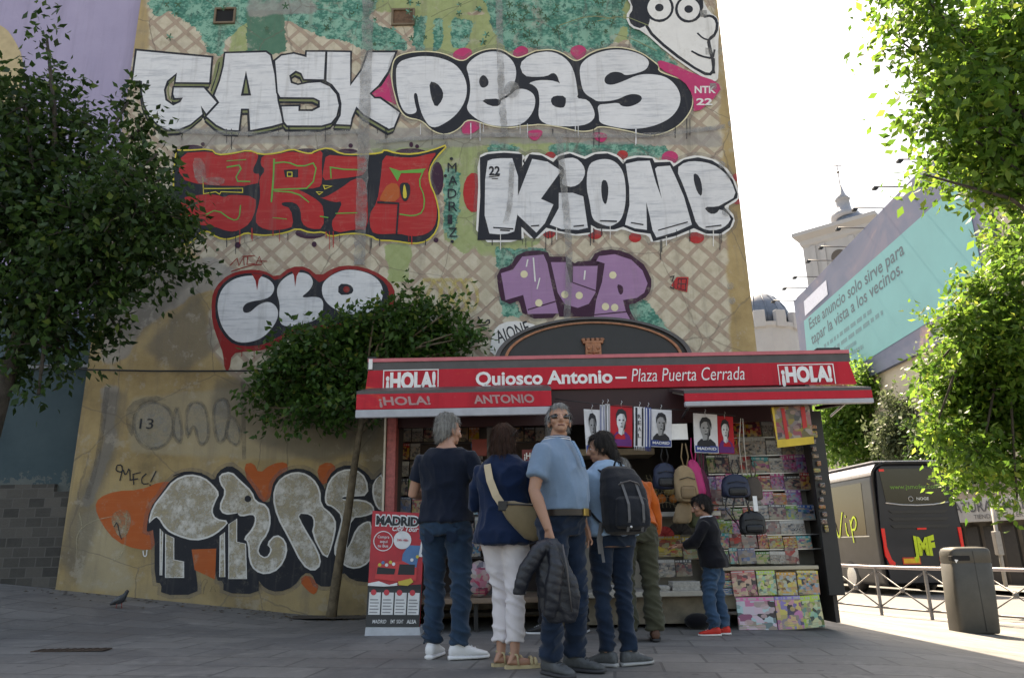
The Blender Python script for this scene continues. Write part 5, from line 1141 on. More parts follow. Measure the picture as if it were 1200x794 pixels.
# litter bin
g0 = ground(1143, 741); M_bin = mat('bin_grey_brown', (.062, .058, .05), .5, .1, var=.15, scale=5, bump=.1)
bn = thing('litter_bin', g0, 'tall grey metal litter bin with a rounded top and slot, leaning beside the railing', 'litter bin')
hb = (at_y(1143, 640, g0.y).z - g0.z); wb = (at_y(1168, 700, g0.y).x - at_y(1119, 700, g0.y).x) / 2
lean = .055
def ring(q, s_, n_=28, ry=.62, dz=0):
    out = []
    for k in range(n_):
        a = 2 * math.pi * k / n_; ca, sa = math.cos(a), math.sin(a); e = .30
        out.append((g0.x + wb * s_ * math.copysign(abs(ca) ** e, ca) + lean * q * hb - .01, g0.y + wb * ry * s_ * math.copysign(abs(sa) ** e, sa), g0.z + q * hb))
    return out
b = MB(); b.loft([ring(0, .93), ring(.02, .97), ring(.3, .99), ring(.80, 1.0), ring(.805, .975), ring(.815, .975), ring(.82, 1.0), ring(.94, .99), ring(.975, .93), ring(.992, .8), ring(1.0, .5)]); b.build('bin_body', [M_bin], bn, fix=True)
b = MB(); xs_ = g0.x + lean * .87 * hb - .01; b.cbox(xs_ - wb * 1.005, xs_ - wb * .12, g0.y - wb * .63, g0.y - wb * .3, g0.z + hb * .835, g0.z + hb * .90, .012); b.build('slot', [M_dark], bn)
b = MB(); b.box(xs_ + .012, xs_ + .018, g0.y - wb * .625, g0.y - wb * .5, g0.z + .03, g0.z + hb * .95, Matrix.Translation((.0, 0, 0))); b.build('door_seam', [M_blk], bn)
b = MB(); pts = [at_y(x, y, g0.y - wb * .64) for x, y in ((1118.5, 655), (1123, 655.5), (1120.5, 659.5))]; b.poly3(pts); b.build('badge', [M_white], bn)
# thin leaning post and market building on the far side
# ================================================================ COACH
YB = 22.5
A0 = at_y(1041, 690, YB); wB = at_y(1128, 600, YB).x - A0.x; hd = R(3.4)
zg = gz(A0.x + 1, YB) - .13
zr = at_y(1070, 540, YB).z
HB = zr - zg
print('bus', wB, HB, A0)
bus = thing('coach', (A0.x, YB, zg), 'dark grey coach seen from behind, lime writing on its side and rear', 'coach')
Fv = Vector((-math.sin(hd), math.cos(hd), 0)); Rv = Vector((math.cos(hd), math.sin(hd), 0))
def BP(u, v, w): return Vector((A0.x, YB, zg)) + Rv * u + Fv * v + Vector((0, 0, w))
n = NT('coach_paint'); p = n.pos(); f = n.noise(.9, 4, .6, p)
n.color(n.ramp(f, [(.3, (.008, .010, .018)), (.7, (.016, .019, .03))])); n.rough(.3); n.b.inputs['Coat Weight'].default_value = .15; n.b.inputs['Specular IOR Level'].default_value = .3; M_bus = n.m
M_busside = mat('coach_side_grey', (.022, .022, .025), .32, 0, var=.25, scale=2, spec=.3); M_glass = mat('coach_glass', (.010, .011, .013), .09, var=.3, scale=1.2, spec=.5); M_buswhite = mat('coach_roof_white', (.62, .62, .64), .35)
M_lime = mat('lime_lettering', (.42, .55, .02), .5); M_limed = mat('lime_dim_lettering', (.10, .22, .03), .5)
n = NT('lit_tail_lamp'); n.color((.38, .008, .008)); n.b.inputs['Emission Color'].default_value = (1, .03, .03, 1); n.b.inputs['Emission Strength'].default_value = .05; n.rough(.2); M_tail = n.m
LB_ = 12.5
def sec(v, inset=0, ztop=0):
    """rounded coach cross-section"""
    H = HB; r = .22; pts = []
    i = inset
    prof = [(.05 + i, .28), (.0 + i, .55), (.0 + i, 1.7), (.05 + i, H - .55), (.10 + i, H - .28), (.22 + i, H - .09 + ztop), (.5, H + ztop), (wB / 2, H + .015 + ztop)]
    pts = [BP(u, v, w) for u, w in prof] + [BP(wB - u, v, w) for u, w in reversed(prof[:-1])]
    return pts
b = MB(); b.loft([sec(.10, .05, -.06), sec(.02, .01, -.02), sec(.25), sec(LB_ * .5), sec(LB_ - .4), sec(LB_, .06, -.08)], True, True)
# flat rear cap slightly raked: its own panel
b.build('body', [M_busside], bus, fix=True)
def rear(pts, off): return [BP(u, .10 - off - (.0), w) for u, w in pts]
def rp(fu, fw): return (fu * wB, fw * HB)
b = MB(); b.prism(rear([rp(.05, .09), rp(.95, .09), rp(.985, .45), rp(.93, .93), rp(.86, .965), rp(.14, .965), rp(.07, .93), rp(.015, .45)], .10), tuple(Fv * .12)); b.build('rear_panel', [M_bus], bus, fix=True)
b = MB(); b.prism(rear([rp(.13, .68), rp(.5, .665), rp(.87, .68), rp(.90, .945), rp(.10, .945)], .112), tuple(Fv * .011)); b.build('rear_window', [M_glass], bus, fix=True)
for k in range(3):
    b = MB(); z_ = .625 - .055 * k; b.prism(rear([rp(.18, z_ - .022), rp(.82, z_ - .022), rp(.86, z_), rp(.14, z_)], .125), tuple(Fv * .02)); b.build('louvre', [M_blk], bus, fix=True)
b = MB(); b.tube([BP(*q) for q in [(wB * .12, -.015, HB * (.11 + .91 * .630)), (wB * .3, -.02, HB * (.11 + .91 * .612)), (wB * .5, -.025, HB * (.11 + .91 * .606)), (wB * .7, -.02, HB * (.11 + .91 * .612)), (wB * .88, -.015, HB * (.11 + .91 * .630))]], .022, 6); b.build('chrome_line', [M_steel], bus)
for sgn, mir in ((0, 1), (1, -1)):
    b = MB(); q = [(.02, .42), (.06, .42), (.055, .27), (.09, .17), (.13, .14), (.12, .12), (.06, .13), (.025, .2)]
    q = [((f if mir > 0 else 1 - f) * wB, h * HB) for f, h in q]; q = [(u, w * .91 + HB * .11) for u, w in q]; b.prism([BP(u, -.025, w) for u, w in q], tuple(Fv * .05)); b.build('tail_lamp', [M_tail], bus, fix=True)
    b = MB(); u = .1 if mir > 0 else .84; b.prism([BP(wB * u, -.03, HB * (.11 + .91 * .895)), BP(wB * (u + .06), -.03, HB * (.11 + .91 * .895)), BP(wB * (u + .06), -.03, HB * (.11 + .91 * .915)), BP(wB * u, -.03, HB * (.11 + .91 * .915))], tuple(Fv * .02)); b.build('marker_lamp', [M_tail], bus, fix=True)
    b = MB(); u = .22 if mir > 0 else .66; b.m(0).prism([BP(wB * (u + .01), -.03, HB * (.11 + .91 * .135)), BP(wB * (u + .20), -.03, HB * (.11 + .91 * .135)), BP(wB * (u + .20), -.03, HB * (.11 + .91 * .172)), BP(wB * (u + .01), -.03, HB * (.11 + .91 * .172))], tuple(Fv * .02)); b.m(1).prism([BP(wB * u, -.022, HB * (.11 + .91 * .125)), BP(wB * (u + .21), -.022, HB * (.11 + .91 * .125)), BP(wB * (u + .21), -.022, HB * (.11 + .91 * .182)), BP(wB * u, -.022, HB * (.11 + .91 * .182))], tuple(Fv * .016))
    b.build('reflector_plate', [mat('reflector_yellow', (.62, .36, .02), .4), mat('reflector_red', (.45, .04, .02), .4)], bus, fix=True)
b = MB(); b.prism([BP(wB * .45, -.03, HB * (.11 + .91 * .405)), BP(wB * .56, -.03, HB * (.11 + .91 * .405)), BP(wB * .56, -.03, HB * (.11 + .91 * .42)), BP(wB * .45, -.03, HB * (.11 + .91 * .42))], tuple(Fv * .02)); b.build('brake_lamp', [M_tail], bus, fix=True)
b = MB(); write(b, 'www.jsmofer.com', BP(wB * .20, -.016, HB * (.11 + .91 * .745)), Rv, (0, 0, 1), .13, wB * .60, .01); b.build('lettering', [M_limed], bus)
b = MB(); write(b, 'NOGE', BP(wB * .50, -.03, HB * (.11 + .91 * .650)), Rv, (0, 0, 1), .08, wB * .15, .02); b.tube([BP(wB * .43 + .07 * math.cos(a * .52), -.028, HB * (.11 + .91 * .66) + .07 * math.sin(a * .52)) for a in range(13)], .01, 5); b.build('maker_badge', [M_steel], bus)
# lime JMF emblem with wavy top and bottom edges
b = MB(); vs, fs, w_ = text2d('JMF', .06)
q = []
for x, y in vs:
    u = x / w_; wv = 1.0 + .22 * abs(2 * u - 1) ** 1.5; yy = (y - .5) * wv + .5 - .06 * math.cos((u - .5) * 3.1)
    q.append(BP(wB * (.36 + .27 * u), -.03, HB * (.305 + .115 * yy)))
b.add(q, fs); b.build('emblem', [M_lime], bus)
# left side: glass band, white roof shoulder, doors, wheels, script
def side(v0, v1, w0, w1, off): return [BP(-off + (.0 if w < 1.9 else .0), v, w) for v, w in ((v0, w0), (v1, w0), (v1, w1), (v0, w1))]
def su(w): return .0 if w < 1.7 else .05 * min(1, (w - 1.7) / (HB - .55 - 1.7))
def sp_(v, w, off): return BP(su(w) - off, v, w)
b = MB(); b.prism([sp_(v, w, .008) for v, w in ((.75, 1.72), (LB_ - .9, 1.72), (LB_ - .6, 2.3), (LB_ - .9, HB - .56), (.75, HB - .56))], tuple(Rv * .012)); b.build('side_window', [M_glass], bus, fix=True)
b = MB()
for _q in (.1, ): b.loft([[BP(.04, .1, HB - .40), BP(.08, .1, HB - .25), BP(.22, .1, HB - .06), BP(.6, .1, HB + .03)], [BP(.04, LB_ - .5, HB - .40), BP(.08, LB_ - .5, HB - .25), BP(.20, LB_ - .5, HB - .06), BP(.6, LB_ - .5, HB + .03)]], True, False)
b.build('roof_edge', [M_buswhite], bus)
b = MB(); b.box(.2, wB - .2, .15, LB_ - .5, HB + .02, HB + .05, Matrix.Translation(BP(0, 0, 0)) @ Matrix.Rotation(hd, 4, 'Z')); b.build('roof_panel', [M_buswhite], bus)
for v0, v1 in ((2.9, 4.2), (8.8, 10.0)):
    b = MB(); b.prism([sp_(v, w, .012) for v, w in ((v0, .35), (v1, .35), (v1, 1.68), (v0, 1.68))], tuple(Rv * .01)); b.build('hatch', [M_glass], bus, fix=True)
b = MB(); b.prism([sp_(v, w, .012) for v, w in ((.6, 1.67), (LB_ - .6, 1.67), (LB_ - .6, 1.70), (.6, 1.70))], tuple(Rv * .012)); b.build('waist_line', [M_steel], bus, fix=True)
for v in (2.0, LB_ - 2.6):
    for u in (0.02, wB - .32):
        b = MB(); c_ = BP(u, v, .5); ringp = lambda r, o: [c_ + Rv * o + Fv * (r * math.cos(2 * math.pi * k / 24)) + Vector((0, 0, r * math.sin(2 * math.pi * k / 24))) for k in range(24)]
        b.loft([ringp(.42, -.03), ringp(.5, .0), ringp(.5, .27), ringp(.42, .30)]); wh = b.build('wheel', [mat('tyre', (.02, .02, .02), .8)], bus, fix=True)
        b = MB(); b.loft([ringp(.10, -.05), ringp(.27, -.035), ringp(.30, -.028)]); b.build('rim', [M_steel], wh, fix=True)
# Vip script as bent tubes of paint on the side
def scr(pts): return chaikin(pts, 2, False)
b = MB(); v0 = 2.95
for pts in ([(0, .45), (.25, .75), (.55, .62), (.62, .2), (.9, -.12), (1.15, .5), (1.5, 1.15)], [(1.75, .62), (1.78, .1), (2.0, .02)], [(1.80, .98), (1.83, .9)], [(2.3, .75), (2.4, .1), (2.45, -.28)], [(2.35, .55), (2.7, .95), (3.0, .7), (2.8, .3), (2.45, .3)]):
    q = scr(pts)
    for i in range(len(q) - 1):
        a = Vector((q[i][0], q[i][1])); c_ = Vector((q[i + 1][0], q[i + 1][1])); d = (c_ - a); 
        if d.length < 1e-4: continue
        d.normalize(); nn = Vector((-d.y, d.x)) * .05; a = a - d * .02; c_ = c_ + d * .02
        b.add([sp_(v0 - x * .57, 1.70 + y * .66, .024 + i * .0002) for x, y in ((a + nn)[:], (c_ + nn)[:], (c_ - nn)[:], (a - nn)[:])], [(0, 1, 2, 3)])
b.build('script', [M_lime], bus)

# ================================================================ FAR SIDE OF THE STREET
XBb = 21.2
def bx(px, py, o=0): return at_x(px, py, XBb - o)
bl = thing('office_building', (XBb + 6, 38, 0), 'pale office building behind the huge billboard across the street', 'building')
n = NT('pale_facade'); p = n.pos(); n.color(n.mix(n.noise(.8, 5, .6, p), (.36, .31, .25), (.48, .43, .36))); n.rough(.85); M_fac = n.m
zbt = bx(1155, 150).z; y0b = bx(1160, 250).y; y1b = bx(927, 352).y
print('billboard', y0b, y1b, zbt, bx(930, 352).z, bx(1000, 452).z)
b = MB(); b.box(XBb + .3, XBb + 12, y0b - 4, y1b - .4, -2, bx(1060, 215).z - .6); b.build('wall', [M_fac], bl)
for j in range(2):
    for k in range(9):
        yw = y0b - 2 + k * 3.1; zw = 1.0 + j * 3.6
        b = MB(); b.box(XBb + .25, XBb + .315, yw, yw + 1.4, zw, zw + 2.0); w_ = b.build('window', [M_glass], bl)
        b = MB(); b.box(XBb + .18, XBb + .34, yw - .1, yw + 1.5, zw - .14, zw - .01); b.build('sill', [M_white], w_)
bb_ = thing('billboard', (XBb, y0b, bx(1060, 215).z - 9), 'huge turquoise and purple advertising canvas in Spanish hung along a facade', 'billboard')
outer = [bx(930, 353), bx(1075, 205), bx(1118, 163), bx(1158, 300), bx(1156, 355), bx(1055, 421), bx(1000, 452), bx(940, 486)]
zt_ = bx(1060, 212).z; yl_, yr_ = bx(930, 353).y, bx(1157, 250).y
b = MB(); b.prism([(XBb, yl_, bx(1040, 431).z), (XBb, yr_, bx(1040, 431).z), (XBb, yr_, zt_), (XBb, yl_, bx(930, 353).z)], (.25, 0, 0))
n = NT('billboard_purple'); p = n.pos(); f = n.noise(.35, 4, .6, n.pos(scale=(1, .6, 1)), .8)
n.color(n.ramp(f, [(.3, (.045, .065, .125)), (.5, (.07, .09, .16)), (.66, (.11, .11, .17)), (.74, (.36, .22, .20))])); n.rough(.6); cv_ = b.build('canvas', [n.m], bb_, fix=True)
b = MB(); tq = [bx(942, 376, .02), bx(1107, 228, .02), bx(1130, 210, .02), bx(1151, 334, .02), bx(996, 430, .02), bx(950, 462, .02)]
zt2 = bx(1030, 297, .02).z; 
tq = [bx(942, 376, .02), (XBb - .02, bx(1135, 240, .02).y, bx(1107, 228, .02).z), (XBb - .02, bx(1135, 240, .02).y, bx(1080, 378, .02).z), bx(950, 462, .02)]
b.poly3(tq); b.build('turquoise_field', [mat('billboard_turquoise', (.09, .28, .31), .6, var=.05, scale=.5)], cv_)
b = MB(); b.poly3([bx(942, 353, .03), bx(968, 328, .03), bx(970, 345, .03), bx(943.5, 370, .03)]); b.build('pale_field', [mat('billboard_pale', (.52, .55, .66), .6)], cv_)
M_slate = mat('billboard_slate', (.035, .075, .10), .6); b = MB()
def line3(txt, x0, y0, x1, y1, hk, bold=0):
    a = bx(x0, y0, .024); c_ = bx(x1, y1, .024); d = (c_ - a); write(b, txt, a, d.normalized(), (0, 0, 1), hk, d.length, bold)
line3('Este anuncio solo sirve para', 949, 386, 1060, 297, .78, .015); line3('tapar la vista a los vecinos.', 951.5, 404, 1058, 319, .78, .015)
b.build('lettering', [M_slate], cv_)
b = MB()
rr = random.Random(4)
for x0, y0, x1, y1 in ((966, 408, 1022, 366), (969, 417, 1035, 368), (990, 412, 1004, 403), (992, 420, 1012, 408)):
    a = bx(x0, y0, .023); c_ = bx(x1, y1, .023); t_ = 0
    while t_ < .97:
        w_ = rr.uniform(.03, .12); q0 = a.lerp(c_, t_); q1 = a.lerp(c_, min(1, t_ + w_)); b.add([q0, q1, q1 + Vector((0, 0, .26)), q0 + Vector((0, 0, .26))], [(0, 1, 2, 3)]); t_ += w_ + .025
tag(b.build('small_print', [mat('billboard_small_print', (.06, .16, .19), .6)], cv_), kind='stuff')
for k, (px, py) in enumerate(((930, 353), (944, 338), (957, 325), (974, 306), (990, 290), (1012, 268), (1033, 245), (1059, 220), (1090, 188))):
    a = bx(px, py, .0); lm = MB(); a = a + Vector((0, 0, .05)); e = a + Vector((-1.5, 0, .05)); lm.tube([a + Vector((.3, 0, 0)), e], .042, 6); fl = lm.build('lamp_arm', [M_rail], bb_)
    lm = MB(); lm.cbox(e.x - .16, e.x + .10, e.y - .15, e.y + .15, e.z - .17, e.z - .03, .03); lm.build('flood_lamp', [M_blk], fl)
# church tower
n = NT('hazy_stone'); p = n.pos(); n.color(n.mix(n.noise(.6, 5, .6, p), (.29, .295, .31), (.38, .38, .39))); n.rough(.9); M_st = n.m
M_slt = mat('slate_blue', (.085, .11, .15), .5, var=.2, scale=2)
YT = 75
tw = thing('church_tower', (at_y(990, 300, YT).x, YT, 0), 'pale church bell tower with a small slate dome and needle spire', 'tower')
cxT = at_y(994, 300, YT).x; ztc = at_y(992, 277, YT).z
def poly_ring(cx_, cy_, r, z, n_, ph): return [(cx_ + r * math.cos(2 * math.pi * k / n_ + ph), cy_ + r * math.sin(2 * math.pi * k / n_ + ph), z) for k in range(n_)]
rT = 5.0; ph = R(4)
b = MB(); b.loft([poly_ring(cxT, YT, rT, -2, 4, ph), poly_ring(cxT, YT, rT, ztc - .6, 4, ph)], False); b.build('shaft', [M_st], tw, fix=True)
b = MB()
for z_, k_ in ((ztc - 6.6, 1.06), ): b.loft([poly_ring(cxT, YT, rT * 1.01, z_ - .3, 4, ph), poly_ring(cxT, YT, rT * k_, z_, 4, ph), poly_ring(cxT, YT, rT * k_, z_ + .35, 4, ph), poly_ring(cxT, YT, rT, z_ + .45, 4, ph)], False)
b.loft([poly_ring(cxT, YT, rT * 1.0, ztc - 1.5, 4, ph), poly_ring(cxT, YT, rT * 1.05, ztc - 1.2, 4, ph), poly_ring(cxT, YT, rT * 1.07, ztc - .7, 4, ph), poly_ring(cxT, YT, rT * 1.22, ztc - .2, 4, ph), poly_ring(cxT, YT, rT * 1.22, ztc + .2, 4, ph), poly_ring(cxT, YT, rT * .9, ztc + .5, 4, ph)], False)
b.build('cornice', [M_st], tw, fix=True)
for k in range(4):
    a0 = ph + math.pi / 4 + k * math.pi / 2; nx, ny = math.cos(a0), math.sin(a0); tx, ty = -ny, nx; d = rT / math.sqrt(2) + .03
    def fp(u, z, o=0): return (cxT + nx * (d + o) + tx * u, YT + ny * (d + o) + ty * u, z)
    b = MB(); arch = [fp(-.75, ztc - 5.8), fp(.75, ztc - 5.8)] + [fp(.75 * math.cos(i * math.pi / 10), ztc - 3.4 + .75 * math.sin(i * math.pi / 10)) for i in range(11)]
    b.prism(arch, (nx * .04, ny * .04, 0)); w_ = b.build('belfry_opening', [mat('belfry_shade', (.09, .08, .075), .9)], tw, fix=True)
    b = MB()
    for u in (-2.5, -1.5, 1.5, 2.5): b.box(-.28, .28, -.05, .12, ztc - 6.1, ztc - 1.5, Matrix.Translation((cxT + nx * d + tx * u, YT + ny * d + ty * u, 0)) @ Matrix.Rotation(a0 - math.pi / 2, 4, 'Z'))
    b.build('pilasters', [M_st], tw)
cD = at_y(1003, 262, YT); b = MB(); rD = at_y(1024, 262, YT).x - cD.x
zd0 = ztc + .4; hD = at_y(1003, 249, YT).z - zd0
b.loft([[(cxT + .9 + rD * 1.05 * math.cos(2 * math.pi * k / 20) * math.cos(t), YT + rD * 1.05 * math.sin(2 * math.pi * k / 20) * math.cos(t), zd0 + hD * math.sin(t)) for k in range(20)] for t in (0, .25, .5, .8, 1.1, 1.35, 1.5)]); b.build('slate_dome', [M_slt], tw, fix=True)
b = MB(); sxp = at_y(988, 240, YT).x; z0 = zd0 + hD * .7; z1 = at_y(985, 217, YT).z; z2 = at_y(983, 187, YT).z
def cr_(r, z): return [(sxp + r * math.cos(2 * math.pi * k / 10), YT, z) if False else (sxp + r * math.cos(2 * math.pi * k / 10), YT + r * math.sin(2 * math.pi * k / 10), z) for k in range(10)]
b.loft([cr_(1.5, z0), cr_(1.5, z0 + .5), cr_(.8, z0 + .9), cr_(.7, z0 + 2.2), cr_(.85, z0 + 2.3), cr_(.45, z0 + 2.8), cr_(.10, z1)]); b.build('spire', [mat('lead_grey', (.25, .26, .29), .5)], tw, fix=True)
b = MB(); b.tube([(sxp, YT, z1), (sxp, YT, z2)], .055, 6); b.tube([(sxp - .55, YT, z2 - .8), (sxp + .55, YT, z2 - .8)], .055, 6); b.ell((sxp, YT, z2 - 1.6), (.18, .18, .18), 8); b.build('cross', [M_rail], tw)
# domed church
YD = 92; dm = thing('domed_church', (at_y(893, 390, YD).x, YD, 0), 'far church with a dark slate dome on a cream drum, beside the painted wall', 'church')
cd = at_y(888, 388, YD); rd = at_y(927, 388, YD).x - cd.x; hd_ = at_y(888, 345, YD).z - cd.z
b = MB(); b.loft([[(cd.x + rd * math.cos(2 * math.pi * k / 32) * math.cos(t), YD + rd * math.sin(2 * math.pi * k / 32) * math.cos(t), cd.z + hd_ * math.sin(t)) for k in range(32)] for t in (0, .2, .4, .6, .8, 1.0, 1.2, 1.4, 1.52)]); b.build('dome', [M_slt], dm, fix=True)
b = MB()
for k in range(16):
    a = 2 * math.pi * k / 16; b.tube([(cd.x + rd * 1.005 * math.cos(a) * math.cos(t), YD + rd * 1.005 * math.sin(a) * math.cos(t), cd.z + hd_ * 1.005 * math.sin(t)) for t in (0, .3, .6, .9, 1.2, 1.45)], .10, 5)
b.build('dome_ribs', [M_slt], dm)
b = MB(); b.loft([poly_ring(cd.x, YD, rd * 1.14, -2, 24, 0), poly_ring(cd.x, YD, rd * 1.14, cd.z - 1.0, 24, 0), poly_ring(cd.x, YD, rd * 1.2, cd.z - .7, 24, 0), poly_ring(cd.x, YD, rd * 1.2, cd.z - .2, 24, 0), poly_ring(cd.x, YD, rd * .98, cd.z, 24, 0)], False); b.build('drum', [M_st], dm, fix=True)
for k in range(12):
    a = 2 * math.pi * (k + .5) / 12; b = MB(); b.cbox(-.7, .7, -.2, .6, cd.z - .9, cd.z + 1.3, .1, Matrix.Translation((cd.x + rd * 1.08 * math.cos(a), YD + rd * 1.08 * math.sin(a), 0)) @ Matrix.Rotation(a - math.pi / 2, 4, 'Z')); b.build('dormer', [M_st], dm)
# market building with painted sign
P0 = at_y(1085, 620, 28.5); P1 = at_y(1260, 620, 22.5); dm_ = Vector((P1.x - P0.x, P1.y - P0.y, 0)); LM = dm_.length; dm_.normalize(); nm_ = Vector((dm_.y, -dm_.x, 0))
mk = thing('market_building', ((P0.x + P1.x) / 2, (P0.y + P1.y) / 2, -1), 'shady shop front with a white painted sign board behind the coach', 'building')
Mm = Matrix(((dm_.x, -nm_.x, 0, P0.x), (dm_.y, -nm_.y, 0, P0.y), (0, 0, 1, 0), (0, 0, 0, 1)))     # x along, y into the building
zs0 = at_y(1150, 611, 26.2).z; zs1 = at_y(1150, 584, 26.2).z
b = MB(); b.box(0, LM, .2, 8, -2, zs1 + .5, Mm); b.build('wall', [mat('dark_facade', (.13, .115, .10), .8, var=.25, scale=2)], mk)
b = MB(); b.box(.1, LM - .1, -.15, .19, zs0, zs1, Mm); sb_ = b.build('sign_board', [mat('sign_white', (.50, .49, .47), .6, scale=3)], mk)
b = MB(); o = Mm @ Vector((0, -.165, 0)); t0 = (at_y(1122, 600, 26.8).x - P0.x) / dm_.x
write(b, 'NATURAL MARKET', Mm @ Vector((t0 - 0.2, -.165, zs0 + (zs1 - zs0) * .42)), dm_, (0, 0, 1), (zs1 - zs0) * .45, 4.4, .01); write(b, 'TIENDA & TALLER', Mm @ Vector((t0 + 1.0, -.165, zs0 + (zs1 - zs0) * .12)), dm_, (0, 0, 1), (zs1 - zs0) * .18, 2.0)
b.build('lettering', [mat('sign_grey_letters', (.12, .12, .13), .6)], sb_)
for k in range(8):
    b = MB(); x0 = .3 + k * LM / 8; b.box(x0, x0 + LM / 8 - .25, .10, .205, -1, zs0 - .15, Mm); s_ = b.build('shutter', [mat('dark_shutter', (.05, .048, .047), .6)], mk)
b = MB(); zpo = at_y(1166, 602, 24).z; q0 = ground(1176, 676); b.tube([(at_y(1176, 674, 24).x, 24, -1.2), (at_y(1165, 605, 24).x, 24, zpo + .3)], .06, 8); b.cbox(at_y(1170, 640, 24).x - .09, at_y(1170, 640, 24).x + .09, 23.9, 24.1, at_y(1170, 650, 24).z, at_y(1170, 622, 24).z, .02)
tag(b.build('leaning_post', [mat('post_pale', (.32, .30, .28), .6)]), 'thin pale street post leaning in front of the shop shutters', 'post')
# ================================================================ small things on the pavement
b = MB(); c_ = ground(84, 762); M_irn = mat('rust_iron', (.07, .05, .04), .7, .4)
b.box(c_.x - .28, c_.x + .28, c_.y - .07, c_.y + .07, c_.z + .002, c_.z + .010)
for k in range(9): b.box(c_.x - .26 + k * .06, c_.x - .235 + k * .06, c_.y - .055, c_.y + .055, c_.z + .010, c_.z + .014)
tag(b.build('drain_cover', [M_irn]), 'rusty oblong drain cover in the pavement at the left', 'drain cover')
b = MB(); c_ = Vector((at_y(388, 716, 9.4).x, 9.4, 0)); c_.z = gz(c_.x, c_.y)
TREE_PIT = c_
tag(MB().add([(c_.x - .45, c_.y - .22, gz(c_.x - .45, c_.y - .22) + .005), (c_.x + .5, c_.y - .22, gz(c_.x + .5, c_.y - .22) + .005), (c_.x + .5, c_.y + .22, gz(c_.x + .5, c_.y + .22) + .005), (c_.x - .45, c_.y + .22, gz(c_.x - .45, c_.y + .22) + .005)], [(0, 1, 2, 3)]).build('soil', [mat('tree_soil', (.075, .062, .05), .95, bump=.5)]), kind='structure')
rr = random.Random(8); b = MB()
for k in range(260):
    u = rr.random(); x = TREE_PIT.x + rr.gauss(0, .6) if u < .5 else rr.uniform(-6, -1.2); y = (9.4 + rr.gauss(0, .2)) if u < .5 else 9.72 - abs(rr.gauss(0, .35)); y = min(y, 9.76)
    z = gz(x, y) + .006; a = rr.random() * 6.3; s_ = rr.uniform(.015, .04); d = Vector((math.cos(a), math.sin(a), 0)) * s_; e = Vector((-math.sin(a), math.cos(a), 0)) * s_ * .45; c0_ = Vector((x, y, z))
    b.m(rr.choice([0, 0, 1])).add([c0_ - d, c0_ + e + Vector((0, 0, .006)), c0_ + d, c0_ - e + Vector((0, 0, .004))], [(0, 1, 2, 3)])
tag(b.build('leaf_litter', [mat('dead_leaf', (.06, .035, .018), .9), mat('dry_leaf', (.16, .11, .05), .9)]), kind='stuff')
# city-tour board
gA = ground(460, 744); YA = gA.y
sb = thing('tour_sign', gA, 'freestanding red and black city tour advertising board at the kiosk corner', 'sign board')
b = MB(); b.prism([at_y(x, y, YA + o) for x, y, o in ((427, 746, 0), (493, 745, 0), (491.5, 734, .02), (428.5, 734, .02))], (0, .28, 0)); b.build('base', [mat('board_base_grey', (.40, .42, .45), .6)], sb, fix=True)
def SBp(u, v, o=0):      # u 0..1 across, v 0..1 up the leaning board
    a = at_y(428.5, 734, YA + .02); c_ = at_y(491.5, 734, YA + .02); d = at_y(436.5, 598, YA + .22); e = at_y(498, 601, YA + .22)
    q = a.lerp(c_, u).lerp(d.lerp(e, u), v); return Vector((q.x, q.y - o, q.z))
def sbq(M_, nm, u0, u1, v0, v1, o, par): b = MB(); b.prism([SBp(u0, v0, o), SBp(u1, v0, o), SBp(u1, v1, o), SBp(u0, v1, o)], (0, .003, 0)); return b.build(nm, [M_], par, fix=True)
b = MB(); b.prism([SBp(0, 0), SBp(1, 0), SBp(1, 1), SBp(0, 1)], (0, .05, 0)); pnl = b.build('panel', [mat('board_red', (.40, .012, .02), .4)], sb, fix=True)
sbq(mat('board_black', (.015, .015, .017), .4), 'timetable_field', 0, 1, 0, .33, .004, pnl)
M_bw1 = mat('board_white', (.62, .62, .62), .5); M_bb = mat('board_ink', (.012, .012, .014), .5)
def sbtext(s_, u0, u1, v0, hv, M_, o, bold, nm='lettering', shear=0):
    b = MB(); p0 = SBp(u0, v0, o); p1 = SBp(u1, v0, o); p2 = SBp(u0, v0 + hv, o); write(b, s_, p0, (p1 - p0).normalized(), (p2 - p0).normalized(), (p2 - p0).length, (p1 - p0).length, bold, shear); return b.build(nm, [M_], pnl)
sbtext('MADRID', .07, .91, .875, .085, M_bw1, .006, .12); sbtext('MADRID', .085, .895, .878, .078, M_bb, .010, .045); sbtext('City Tour', .40, .90, .825, .045, M_bw1, .012, .02, 'lettering', .3)
def sbo(u, v, r, M_, o, nm, wd=None, n_=28):
    b = MB(); c_ = SBp(u, v, o); ax = (SBp(u + .1, v, o) - c_).normalized(); ay = (SBp(u, v + .1, o) - c_).normalized()
    P_ = lambda k, q: c_ + ax * (q * math.cos(2 * math.pi * k / n_)) + ay * (q * math.sin(2 * math.pi * k / n_))
    if wd: b.add([P_(k, r) for k in range(n_)] + [P_(k, r - wd) for k in range(n_)], [(k, (k + 1) % n_, (k + 1) % n_ + n_, k + n_) for k in range(n_)])
    else: b.poly3([P_(k, r) for k in range(n_)])
    return b.build(nm, [M_], pnl)
sbo(.24, .73, .095, M_bw1, .006, 'round_stamp', .008); sbo(.60, .745, .085, M_bw1, .006, 'round_badge')
sbtext('Compra', .13, .35, .755, .025, M_bw1, .007, .01); sbtext('aqui', .18, .32, .715, .025, M_bw1, .007, .01); sbtext('tu Bus', .14, .34, .675, .025, M_bw1, .007, .01); sbtext('24h 48h', .50, .71, .735, .02, M_red, .010, .01)
